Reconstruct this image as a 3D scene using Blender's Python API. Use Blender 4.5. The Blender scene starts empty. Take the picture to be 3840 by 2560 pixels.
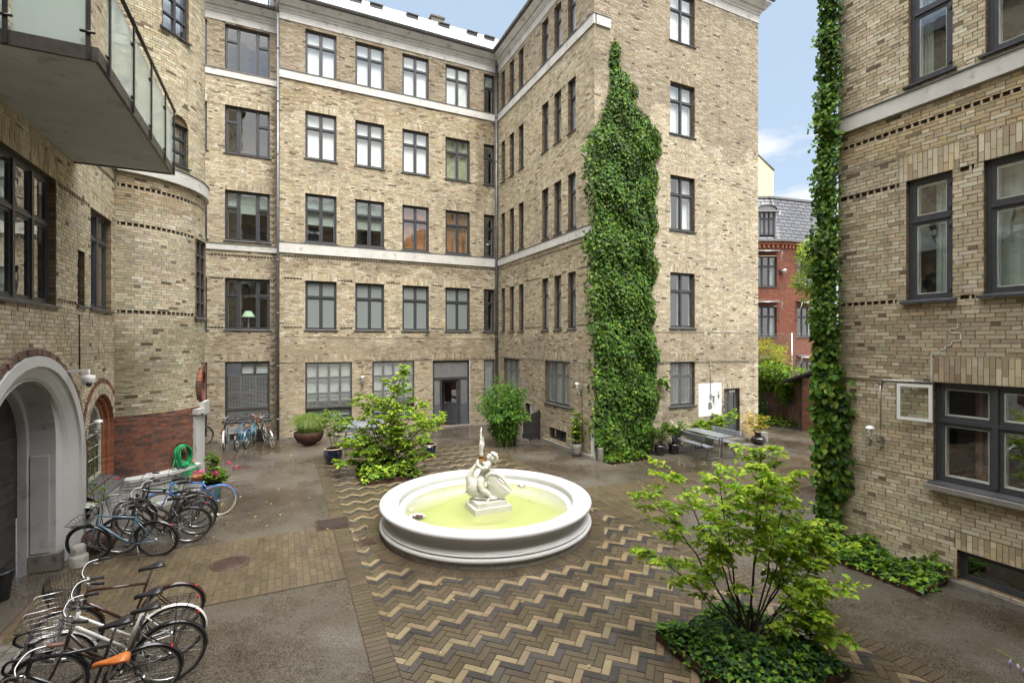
import bpy, math, random, colorsys
import numpy as np
from mathutils import Matrix, Vector
R = math.radians
random.seed(7)
rng = np.random.default_rng(11)
scene = bpy.context.scene
COL = scene.collection

# ------------------------------------------------------------------ camera
cam_d = bpy.data.cameras.new("camera")
cam = bpy.data.objects.new("camera", cam_d)
COL.objects.link(cam)
cam_d.sensor_width = 36.0
cam_d.lens = 36.0 * 1827.0 / 3840.0
cam_d.clip_start = 0.05
cam_d.clip_end = 2000.0
CAM = Vector((0.0, 0.0, 3.9))
cam.location = CAM
cam.rotation_euler = (R(90), 0, R(-25.2))
scene.camera = cam

# ------------------------------------------------------------------ world
SUN_EL, SUN_AZ = 60.0, 178.0          # azimuth clockwise from +Y
world = bpy.data.worlds.new("World")
scene.world = world
world.use_nodes = True
nt = world.node_tree
for n in list(nt.nodes): nt.nodes.remove(n)
out = nt.nodes.new("ShaderNodeOutputWorld")
bg = nt.nodes.new("ShaderNodeBackground")
bg.inputs[1].default_value = 0.1
sky = nt.nodes.new("ShaderNodeTexSky")
sky.sky_type = 'NISHITA'
sky.sun_disc = False
sky.sun_elevation = R(SUN_EL)
sky.sun_rotation = R(SUN_AZ)
sky.air_density = 1.0
sky.dust_density = 1.5
tc = nt.nodes.new("ShaderNodeTexCoord")
mp = nt.nodes.new("ShaderNodeMapping"); mp.inputs['Scale'].default_value = (1.0, 1.0, 2.6)
mp.inputs['Location'].default_value = (1.35, 2.1, 0.72)
nz = nt.nodes.new("ShaderNodeTexNoise"); nz.inputs['Scale'].default_value = 2.6
nz.inputs['Detail'].default_value = 9; nz.inputs['Roughness'].default_value = 0.58
cr = nt.nodes.new("ShaderNodeValToRGB")
cr.color_ramp.elements[0].position = 0.56; cr.color_ramp.elements[0].color = (0, 0, 0, 1)
cr.color_ramp.elements[1].position = 0.68; cr.color_ramp.elements[1].color = (1, 1, 1, 1)
sc_ = nt.nodes.new("ShaderNodeMix"); sc_.data_type = 'RGBA'; sc_.inputs[0].default_value = 0.86
sc_.inputs[7].default_value = (1.45, 1.80, 2.22, 1)
cl = nt.nodes.new("ShaderNodeMix"); cl.data_type = 'RGBA'
L = nt.links.new
# cloud cover closes in overhead (the rain cloud the courtyard light comes from)
sep = nt.nodes.new("ShaderNodeSeparateXYZ"); L(tc.outputs['Generated'], sep.inputs[0])
cov = nt.nodes.new("ShaderNodeMapRange"); cov.inputs['From Min'].default_value = .57; cov.inputs['From Max'].default_value = .80
cov.inputs['To Min'].default_value = 0.0; cov.inputs['To Max'].default_value = 0.46; L(sep.outputs[2], cov.inputs['Value'])
add = nt.nodes.new("ShaderNodeMath"); add.operation = 'ADD'; L(nz.outputs[0], add.inputs[0])
# the cloud bank also fills the sky behind the camera (south), blue only shows to the north
bk_ = nt.nodes.new("ShaderNodeMapRange"); bk_.inputs['From Min'].default_value = .15; bk_.inputs['From Max'].default_value = -.35
bk_.inputs['To Min'].default_value = 0.0; bk_.inputs['To Max'].default_value = 0.26; L(sep.outputs[1], bk_.inputs['Value'])
lowc = nt.nodes.new("ShaderNodeMapRange"); lowc.inputs['From Min'].default_value = .15; lowc.inputs['From Max'].default_value = .50
lowc.inputs['To Min'].default_value = 0.22; lowc.inputs['To Max'].default_value = -0.12; L(sep.outputs[2], lowc.inputs['Value'])
mxx = nt.nodes.new("ShaderNodeMath"); mxx.operation = 'MAXIMUM'; L(cov.outputs[0], mxx.inputs[0]); L(bk_.outputs[0], mxx.inputs[1]); 
low2 = nt.nodes.new("ShaderNodeMath"); low2.operation = 'ADD'; L(mxx.outputs[0], low2.inputs[0]); L(lowc.outputs[0], low2.inputs[1]); L(low2.outputs[0], add.inputs[1])
lum = nt.nodes.new("ShaderNodeMapRange"); lum.inputs['From Min'].default_value = .45; lum.inputs['From Max'].default_value = .9
lum.inputs['To Min'].default_value = 3.0; lum.inputs['To Max'].default_value = 18.5; L(sep.outputs[2], lum.inputs['Value'])
ccol = nt.nodes.new("ShaderNodeVectorMath"); ccol.operation = 'SCALE'; ccol.inputs[0].default_value = (1.0, .985, .975); L(lum.outputs[0], ccol.inputs['Scale'])
L(tc.outputs['Generated'], mp.inputs[0]); L(mp.outputs[0], nz.inputs[0]); L(add.outputs[0], cr.inputs[0])
L(sky.outputs[0], sc_.inputs[6]); L(sc_.outputs[2], cl.inputs[6]); L(ccol.outputs[0], cl.inputs[7]); L(cr.outputs[0], cl.inputs[0])
L(cl.outputs[2], bg.inputs[0]); L(bg.outputs[0], out.inputs[0])

sun_d = bpy.data.lights.new("sun", 'SUN')
sun_d.energy = 1.5; sun_d.angle = R(30); sun_d.color = (1.0, 0.955, 0.88)
sun = bpy.data.objects.new("sun", sun_d); COL.objects.link(sun)
_sd = Vector((math.sin(R(SUN_AZ)) * math.cos(R(SUN_EL)), math.cos(R(SUN_AZ)) * math.cos(R(SUN_EL)), math.sin(R(SUN_EL))))
sun.rotation_euler = _sd.to_track_quat('Z', 'Y').to_euler()
sun.location = (0, 0, 40)

vs = scene.view_settings
vs.view_transform = 'Standard'; vs.look = 'None'; vs.gamma = 1.0; vs.use_curve_mapping = False
vs.exposure = 1.94
scene.cycles.max_bounces = 8
scene.cycles.transparent_max_bounces = 24

# ------------------------------------------------------------------ materials
MATS = {}
def newmat(name):
    m = bpy.data.materials.new(name); m.use_nodes = True
    t = m.node_tree
    for n in list(t.nodes): t.nodes.remove(n)
    o = t.nodes.new("ShaderNodeOutputMaterial")
    MATS[name] = m
    return m, t, o
def N(t, ty, **kw):
    n = t.nodes.new(ty)
    for k, v in kw.items():
        if k.startswith('i_'): n.inputs[k[2:]].default_value = v
        else: setattr(n, k, v)
    return n
def mixc(t, fac, a, b, blend='MIX'):
    m = t.nodes.new("ShaderNodeMix"); m.data_type = 'RGBA'; m.blend_type = blend
    for idx, v in ((0, fac), (6, a), (7, b)):
        if isinstance(v, (int, float, tuple)):
            m.inputs[idx].default_value = v if not isinstance(v, tuple) else (*v[:3], 1)
        else: t.links.new(v, m.inputs[idx])
    return m.outputs[2]
def noise(t, scale, detail=5, rough=.55, vec=None, sc=None):
    n = N(t, "ShaderNodeTexNoise"); n.inputs['Scale'].default_value = scale
    n.inputs['Detail'].default_value = detail; n.inputs['Roughness'].default_value = rough
    g = N(t, "ShaderNodeNewGeometry")
    if sc:
        mm = N(t, "ShaderNodeMapping"); mm.inputs['Scale'].default_value = sc
        t.links.new(g.outputs['Position'], mm.inputs[0]); t.links.new(mm.outputs[0], n.inputs[0])
    else: t.links.new(g.outputs['Position'], n.inputs[0])
    return n.outputs[0]
def ramp(t, v, p0, p1, c0=(0, 0, 0), c1=(1, 1, 1)):
    r = N(t, "ShaderNodeValToRGB"); e = r.color_ramp.elements
    e[0].position = p0; e[1].position = p1; e[0].color = (*c0, 1); e[1].color = (*c1, 1)
    t.links.new(v, r.inputs[0]); return r.outputs[0]
def bump(t, h, strength=.3, dist=.01):
    b = N(t, "ShaderNodeBump"); b.inputs['Strength'].default_value = strength; b.inputs['Distance'].default_value = dist
    t.links.new(h, b.inputs['Height']); return b.outputs[0]
def bsdf(t, o, col, rough=.8, metal=0, spec=.5, normal=None, coat=0):
    p = N(t, "ShaderNodeBsdfPrincipled")
    for key, v in (('Base Color', col), ('Roughness', rough), ('Metallic', metal), ('Specular IOR Level', spec), ('Coat Weight', coat)):
        if isinstance(v, tuple): p.inputs[key].default_value = (*v[:3], 1)
        elif isinstance(v, (int, float)): p.inputs[key].default_value = v
        else: t.links.new(v, p.inputs[key])
    if normal is not None: t.links.new(normal, p.inputs['Normal'])
    t.links.new(p.outputs[0], o.inputs[0]); return p
def plain(name, col, rough=.6, metal=0, var=.12, scale=6, bmp=0.0, bscale=60, spec=.5, coat=0, dirt=None):
    m, t, o = newmat(name)
    n = noise(t, scale, 4)
    lo = tuple(c * (1 - var) for c in col); hi = tuple(min(1, c * (1 + var)) for c in col)
    c = ramp(t, n, .3, .7, lo, hi)
    if dirt:
        d = noise(t, dirt[1], 8, .65)
        f = ramp(t, d, dirt[2], dirt[2] + .16)
        c = mixc(t, f, c, dirt[0])
    nb = bump(t, noise(t, bscale, 4), bmp, .01) if bmp else None
    r = ramp(t, noise(t, scale * 2.3, 3), .3, .7, (rough * .8,) * 3, (min(1, rough * 1.2),) * 3)
    bsdf(t, o, c, r, metal, spec, nb, coat)
    return m
def brickmat(name, soot=(.07, .055, .04), amount=.5, lime=.25):
    m, t, o = newmat(name)
    a = N(t, "ShaderNodeAttribute"); a.attribute_name = "tint"
    s1 = noise(t, .45, 9, .68, sc=(1, 1, 1.6))
    s2 = noise(t, 7.0, 7, .6, sc=(1, 1, 3.0))
    s3 = noise(t, 2.2, 6, .7, sc=(1.4, 1.4, .35))
    f1 = ramp(t, s1, .50, .74)
    c = mixc(t, .0, a.outputs[0], (0, 0, 0))
    fm = N(t, "ShaderNodeMath", operation='MULTIPLY'); t.links.new(f1, fm.inputs[0]); fm.inputs[1].default_value = amount
    c = mixc(t, fm.outputs[0], c, soot)
    f2 = ramp(t, s2, .56, .72)
    fm2 = N(t, "ShaderNodeMath", operation='MULTIPLY'); t.links.new(f2, fm2.inputs[0]); fm2.inputs[1].default_value = amount * .32
    c = mixc(t, fm2.outputs[0], c, tuple(x * 1.5 for x in soot))
    f3 = ramp(t, s3, .60, .78)
    fm3 = N(t, "ShaderNodeMath", operation='MULTIPLY'); t.links.new(f3, fm3.inputs[0]); fm3.inputs[1].default_value = lime
    c = mixc(t, fm3.outputs[0], c, (.50, .46, .38))
    stk = ramp(t, noise(t, 1.0, 6, .62, sc=(4.2, 4.2, .42)), .54, .72)
    fm4 = N(t, "ShaderNodeMath", operation='MULTIPLY'); t.links.new(stk, fm4.inputs[0]); fm4.inputs[1].default_value = .34
    c = mixc(t, fm4.outputs[0], c, tuple(x * 1.3 for x in soot))
    fine = noise(t, 90, 5, .7)
    c = mixc(t, .55, c, ramp(t, fine, .28, .72, (.62, .6, .58), (1.14, 1.21, 1.30)), 'MULTIPLY')
    bsdf(t, o, c, .88, 0, .3, bump(t, fine, .45, .006))
    return m
brickmat('yellow_brick', soot=(.10, .085, .065), amount=.42, lime=.22); brickmat('red_brick', soot=(.045, .03, .025), amount=.55, lime=.12)
def mortarmat(name, c0, c1):
    m, t, o = newmat(name)
    c = ramp(t, noise(t, 1.1, 8, .7), .3, .7, c0, c1)
    c = mixc(t, .5, c, ramp(t, noise(t, 40, 5, .7), .3, .7, (.6, .6, .6), (1.2, 1.2, 1.2)), 'MULTIPLY')
    bsdf(t, o, c, .95, 0, .2, bump(t, noise(t, 120, 3), .4, .004)); return m
mortarmat('mortar', (.17, .145, .11), (.33, .29, .225))
mortarmat('red_mortar', (.13, .095, .075), (.3, .24, .2))
def revealmat(name, c0, c1, joint):
    # brick reveals: courses only where they really are (every 66.7 mm)
    m, t, o = newmat(name)
    g = N(t, "ShaderNodeNewGeometry"); sx = N(t, "ShaderNodeSeparateXYZ"); t.links.new(g.outputs['Position'], sx.inputs[0])
    d = N(t, "ShaderNodeMath", operation='DIVIDE'); t.links.new(sx.outputs[2], d.inputs[0]); d.inputs[1].default_value = .0667
    fr = N(t, "ShaderNodeMath", operation='FRACT'); t.links.new(d.outputs[0], fr.inputs[0])
    fl = N(t, "ShaderNodeMath", operation='FLOOR'); t.links.new(d.outputs[0], fl.inputs[0])
    wn = N(t, "ShaderNodeTexWhiteNoise"); wn.noise_dimensions = '1D'; t.links.new(fl.outputs[0], wn.inputs['W'])
    c = ramp(t, wn.outputs[0], 0, 1, c0, c1)
    j = N(t, "ShaderNodeMath", operation='GREATER_THAN'); t.links.new(fr.outputs[0], j.inputs[0]); j.inputs[1].default_value = .86
    c = mixc(t, j.outputs[0], c, joint)
    c = mixc(t, .5, c, ramp(t, noise(t, 30, 6, .7), .3, .7, (.5, .5, .5), (1.2, 1.2, 1.2)), 'MULTIPLY')
    bsdf(t, o, c, .9, 0, .2); return m
revealmat('brick_reveal', (.13, .09, .055), (.27, .2, .125), (.10, .08, .055))
revealmat('red_reveal', (.26, .085, .04), (.42, .16, .08), (.26, .2, .16))
plain('wire_light', (.42, .43, .43), .5)
plain('stone', (.54, .53, .50), .85, var=.1, scale=2.5, bmp=.25, bscale=70, dirt=((.25, .235, .21), 3.5, .56))
plain('dark_stone', (.16, .145, .125), .85, var=.25, scale=5, bmp=.4, bscale=60, dirt=((.07, .06, .05), 5, .5))
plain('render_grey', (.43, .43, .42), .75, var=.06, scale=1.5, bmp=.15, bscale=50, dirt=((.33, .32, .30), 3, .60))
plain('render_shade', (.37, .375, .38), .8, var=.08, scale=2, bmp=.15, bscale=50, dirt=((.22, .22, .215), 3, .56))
plain('white_plaster', (.44, .445, .445), .55, var=.03, scale=2, bmp=.35, bscale=70, dirt=((.38, .38, .37), 5, .64))
plain('worn_plaster', (.33, .32, .30), .8, var=.18, scale=14, bmp=.5, bscale=60, dirt=((.16, .15, .12), 9, .52))
plain('white_stone', (.52, .51, .455), .5, var=.05, scale=5, bmp=.2, bscale=50, dirt=((.40, .39, .27), 8, .58))
plain('frame_dark', (.045, .048, .055), .42, var=.15, scale=8)
plain('frame_black', (.02, .02, .022), .5, var=.2, scale=8)
plain('panel_grey', (.075, .08, .09), .5, var=.15, scale=3)
plain('inner_white', (.72, .73, .71), .5, var=.05)
plain('lead_grey', (.12, .125, .13), .45, metal=.3, var=.25, scale=5)
plain('pipe_grey', (.15, .16, .17), .4, metal=.4, var=.2, scale=3)
plain('slate_glare', (.80, .81, .84), .3, var=.15, scale=3, bmp=.2, bscale=20)  # near-white base colour stands in for sky glare on wet slate
plain('slate', (.16, .17, .19), .45, var=.25, scale=2, bmp=.3, bscale=20)
plain('room_dark', (.035, .032, .03), .9, var=.4, scale=2)
plain('room_brown', (.30, .13, .045), .8, var=.35, scale=3)
plain('room_mid', (.16, .15, .13), .9, var=.4, scale=2)
plain('blind_white', (.88, .90, .90), .9, var=.04, scale=3)
plain('blind_green', (.42, .49, .45), .9, var=.10, scale=3)
plain('curtain_green', (.34, .37, .24), .9, var=.25, scale=5)
plain('rust', (.065, .03, .02), .7, metal=.3, var=.35, scale=9, bmp=.4, bscale=60)
plain('cast_iron', (.075, .045, .034), .6, metal=.4, var=.3, scale=9, bmp=.3, bscale=50)
plain('dark_wood', (.028, .028, .03), .65, var=.3, scale=8)
plain('old_wood', (.17, .115, .08), .85, var=.35, scale=3, bmp=.3, bscale=40)
plain('grey_wood', (.20, .215, .235), .4, var=.2, scale=6, bmp=.2, bscale=50)
plain('steel', (.45, .45, .44), .3, metal=.9, var=.15)
plain('dull_steel', (.22, .21, .19), .4, metal=.8, var=.25)
plain('chrome', (.42, .42, .43), .25, metal=1, var=.06)
plain('black_metal', (.012, .012, .013), .35, var=.2)
plain('rubber', (.02, .02, .02), .65, var=.2)
plain('pale_rubber', (.50, .44, .33), .7, var=.1)
plain('black_leather', (.018, .018, .02), .3, var=.2)
plain('tan_leather', (.42, .13, .03), .33, var=.12, scale=20)
plain('maroon_paint', (.05, .016, .012), .25, var=.15, coat=.6)
plain('brown_paint', (.035, .02, .015), .3, var=.15, coat=.5)
plain('white_paint', (.72, .72, .70), .3, var=.05, coat=.4)
plain('black_paint', (.012, .012, .014), .25, var=.1, coat=.6)
plain('bluegrey_paint', (.11, .19, .27), .3, var=.08, coat=.5)
plain('blue_paint', (.035, .15, .50), .3, var=.08, coat=.5)
plain('teal_paint', (.04, .17, .26), .3, var=.1, coat=.5)
plain('green_paint', (.03, .10, .06), .3, var=.1, coat=.5)
plain('grip_brown', (.20, .10, .08), .6, var=.2)
plain('cork', (.28, .2, .14), .7, var=.2)
plain('wicker', (.16, .085, .05), .7, var=.4, scale=40, bmp=.5, bscale=100)
plain('glazed_blue', (.006, .008, .022), .15, var=.3, scale=6, coat=.6)
plain('glazed_black', (.015, .013, .016), .2, var=.3, coat=.6)
plain('pot_teal', (.05, .13, .12), .4, var=.15)
plain('terracotta', (.42, .16, .09), .8, var=.15)
plain('pot_rim', (.45, .34, .25), .6, var=.1)
plain('concrete_pot', (.20, .19, .17), .85, var=.15, bmp=.3)
plain('soil', (.05, .03, .02), .95, var=.4, scale=30, bmp=.6)
plain('green_hose', (.01, .33, .11), .35, var=.06)
plain('red_plastic', (.50, .02, .02), .4, var=.1)
plain('orange_plastic', (.75, .22, .02), .4, var=.1)
plain('gold', (.55, .27, .08), .25, metal=1, var=.3, scale=30)
plain('bark', (.035, .025, .02), .85, var=.35, scale=15)
plain('green_stem', (.25, .35, .06), .6, var=.1)
plain('pink_flower', (.75, .03, .22), .6, var=.25, scale=30)
plain('salmon_flower', (.70, .18, .12), .6, var=.2)
plain('cream_flower', (.62, .60, .40), .7, var=.15)
plain('lilac_flower', (.55, .45, .68), .6, var=.15, scale=30)
plain('shade_green', (.55, .80, .55), .8, var=.03)
plain('cream_render', (.66, .56, .37), .85, var=.04, scale=1)
plain('white_print', (.84, .85, .86), .75, var=.03, scale=4, bmp=.2)
plain('lamp_white', (.82, .82, .80), .4, var=.03)
plain('balcony_steel', (.055, .05, .045), .4, metal=.5, var=.2)
plain('fallen_leaf', (.5, .38, .2), .8, var=.3, scale=40)
plain('straw', (.36, .26, .12), .8, var=.2)
plain('zinc', (.20, .20, .205), .4, metal=.5, var=.1)

def tintmat(name, rough=.8, metal=0, spec=.5, bmp=.3, bscale=80, wet=False):
    m, t, o = newmat(name)
    a = N(t, "ShaderNodeAttribute"); a.attribute_name = "tint"
    c = mixc(t, .6, a.outputs[0], ramp(t, noise(t, 70, 6, .75), .3, .7, (.72, .72, .72), (1.3, 1.28, 1.25)), 'MULTIPLY')
    if wet:
        w = ramp(t, noise(t, .9, 6, .6), .38, .62)
        c = mixc(t, .55, c, ramp(t, noise(t, 1.7, 5, .6), .35, .7, (.62, .6, .58), (1.12, 1.1, 1.05)), 'MULTIPLY')
        r = ramp(t, noise(t, .9, 6, .6), .36, .64, (.13,) * 3, (.42,) * 3)
    else: r = rough
    bsdf(t, o, c, r, metal, spec, bump(t, noise(t, bscale, 4), bmp, .004)); return m
tintmat('paver', wet=True, spec=.5)
tintmat('slate_tint', rough=.45)

m, t, o = newmat('asphalt')
sp = N(t, "ShaderNodeTexVoronoi"); sp.inputs['Scale'].default_value = 85
g = N(t, "ShaderNodeNewGeometry"); t.links.new(g.outputs['Position'], sp.inputs['Vector'])
sprgb = N(t, "ShaderNodeSeparateColor"); t.links.new(sp.outputs['Color'], sprgb.inputs[0])
sr = ramp(t, sprgb.outputs[0], .0, 1.0, (.024, .021, .0175), (.155, .142, .122))
big = noise(t, .42, 7, .62)
c = mixc(t, 1.0, sr, ramp(t, big, .37, .63, (.50, .42, .33), (1.10, 1.07, 1.03)), 'MULTIPLY')
moss = ramp(t, noise(t, .8, 7, .65), .52, .68)
mm_ = N(t, "ShaderNodeMath", operation='MULTIPLY'); t.links.new(moss, mm_.inputs[0]); mm_.inputs[1].default_value = .45
c = mixc(t, mm_.outputs[0], c, (.055, .043, .024))
rr = ramp(t, noise(t, .42, 7, .62), .38, .62, (.11,) * 3, (.42,) * 3)
bsdf(t, o, c, rr, 0, .5, bump(t, sprgb.outputs[1], .35, .004))

def glassmat(name, base=.22, tint=(.92, .95, .94), gl=(.97, .98, 1), mul=1.5):
    m, t, o = newmat(name)
    tr = N(t, "ShaderNodeBsdfTransparent"); tr.inputs[0].default_value = (*tint, 1)
    go = N(t, "ShaderNodeBsdfGlossy"); go.inputs[0].default_value = (*gl, 1); go.inputs['Roughness'].default_value = .015
    nb = bump(t, noise(t, 2.2, 2), .05, .05); t.links.new(nb, go.inputs['Normal'])
    lw = N(t, "ShaderNodeLayerWeight"); lw.inputs['Blend'].default_value = .5
    pw = N(t, "ShaderNodeMath", operation='POWER'); t.links.new(lw.outputs['Facing'], pw.inputs[0]); pw.inputs[1].default_value = 4.0
    ad = N(t, "ShaderNodeMath", operation='MULTIPLY_ADD'); ad.use_clamp = True
    t.links.new(pw.outputs[0], ad.inputs[0]); ad.inputs[1].default_value = mul * .5; ad.inputs[2].default_value = base
    mx = N(t, "ShaderNodeMixShader"); t.links.new(ad.outputs[0], mx.inputs[0]); t.links.new(tr.outputs[0], mx.inputs[1]); t.links.new(go.outputs[0], mx.inputs[2])
    t.links.new(mx.outputs[0], o.inputs[0]); return m
glassmat('glass'); glassmat('clear_glass', .03, (.95, .97, .96), mul=.9); glassmat('dark_glass', .02, (.5, .52, .5), mul=.3)
m, t, o = newmat('frosted_glass')
tr = N(t, "ShaderNodeBsdfTransparent"); tr.inputs[0].default_value = (.80, .88, .87, 1)
df = N(t, "ShaderNodeBsdfDiffuse"); df.inputs[0].default_value = (.62, .70, .69, 1)
tl = N(t, "ShaderNodeBsdfTranslucent"); tl.inputs[0].default_value = (.62, .72, .72, 1)
a1 = N(t, "ShaderNodeMixShader"); a1.inputs[0].default_value = .5; t.links.new(df.outputs[0], a1.inputs[1]); t.links.new(tl.outputs[0], a1.inputs[2])
a2 = N(t, "ShaderNodeMixShader"); a2.inputs[0].default_value = .62; t.links.new(tr.outputs[0], a2.inputs[1]); t.links.new(a1.outputs[0], a2.inputs[2])
go = N(t, "ShaderNodeBsdfGlossy"); go.inputs['Roughness'].default_value = .06
a3 = N(t, "ShaderNodeMixShader"); a3.inputs[0].default_value = .09; t.links.new(a2.outputs[0], a3.inputs[1]); t.links.new(go.outputs[0], a3.inputs[2])
t.links.new(a3.outputs[0], o.inputs[0])
m, t, o = newmat('balcony_glass')
tr = N(t, "ShaderNodeBsdfTransparent"); tr.inputs[0].default_value = (.90, .96, .94, 1)
df = N(t, "ShaderNodeBsdfDiffuse"); df.inputs[0].default_value = (.7, .78, .76, 1)
a2 = N(t, "ShaderNodeMixShader"); a2.inputs[0].default_value = .36; t.links.new(tr.outputs[0], a2.inputs[1]); t.links.new(df.outputs[0], a2.inputs[2])
go = N(t, "ShaderNodeBsdfGlossy"); go.inputs['Roughness'].default_value = .03
a3 = N(t, "ShaderNodeMixShader"); a3.inputs[0].default_value = .14; t.links.new(a2.outputs[0], a3.inputs[1]); t.links.new(go.outputs[0], a3.inputs[2])
t.links.new(a3.outputs[0], o.inputs[0])
# wired mesh for a bicycle basket
# water: clear surface, yellow green body
m, t, o = newmat('pool_water')
tr = N(t, "ShaderNodeBsdfTransparent")
go = N(t, "ShaderNodeBsdfGlossy"); go.inputs['Roughness'].default_value = .03
t.links.new(bump(t, noise(t, 6, 3), .12, .03), go.inputs['Normal'])
lw = N(t, "ShaderNodeLayerWeight"); lw.inputs['Blend'].default_value = .5
pw = N(t, "ShaderNodeMath", operation='POWER'); t.links.new(lw.outputs['Facing'], pw.inputs[0]); pw.inputs[1].default_value = 4.0
fr = N(t, "ShaderNodeMath", operation='MULTIPLY_ADD'); t.links.new(pw.outputs[0], fr.inputs[0]); fr.inputs[1].default_value = .7; fr.inputs[2].default_value = .025
mk_ = N(t, "ShaderNodeBsdfDiffuse"); mk_.inputs[0].default_value = (.43, .46, .19, 1)
mt_ = N(t, "ShaderNodeMixShader"); mt_.inputs[0].default_value = .58; t.links.new(tr.outputs[0], mt_.inputs[1]); t.links.new(mk_.outputs[0], mt_.inputs[2])
mx = N(t, "ShaderNodeMixShader"); t.links.new(fr.outputs[0], mx.inputs[0]); t.links.new(mt_.outputs[0], mx.inputs[1]); t.links.new(go.outputs[0], mx.inputs[2])
t.links.new(mx.outputs[0], o.inputs[0])
va = N(t, "ShaderNodeVolumeAbsorption"); va.inputs[0].default_value = (.80, .93, .10, 1); va.inputs[1].default_value = 1.7
t.links.new(va.outputs[0], o.inputs['Volume'])
m, t, o = newmat('drop_water')
bsdf(t, o, (.85, .88, .86), .15, 0, .6)

def leafmat(name, rough=.42, trans=.45):
    m, t, o = newmat(name)
    a = N(t, "ShaderNodeAttribute"); a.attribute_name = "tint"
    p = N(t, "ShaderNodeBsdfPrincipled"); p.inputs['Roughness'].default_value = rough; t.links.new(a.outputs[0], p.inputs['Base Color'])
    p.inputs['Specular IOR Level'].default_value = .2
    tl = N(t, "ShaderNodeBsdfTranslucent")
    c = mixc(t, 1.0, a.outputs[0], (1.5, 1.45, .6), 'MULTIPLY'); t.links.new(c, tl.inputs[0])
    mx = N(t, "ShaderNodeMixShader"); mx.inputs[0].default_value = trans
    t.links.new(p.outputs[0], mx.inputs[1]); t.links.new(tl.outputs[0], mx.inputs[2]); t.links.new(mx.outputs[0], o.inputs[0]); return m
leafmat('leaf'); leafmat('ivy_leaf', .52, .30); leafmat('grass_blade', .5, .3)

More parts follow.
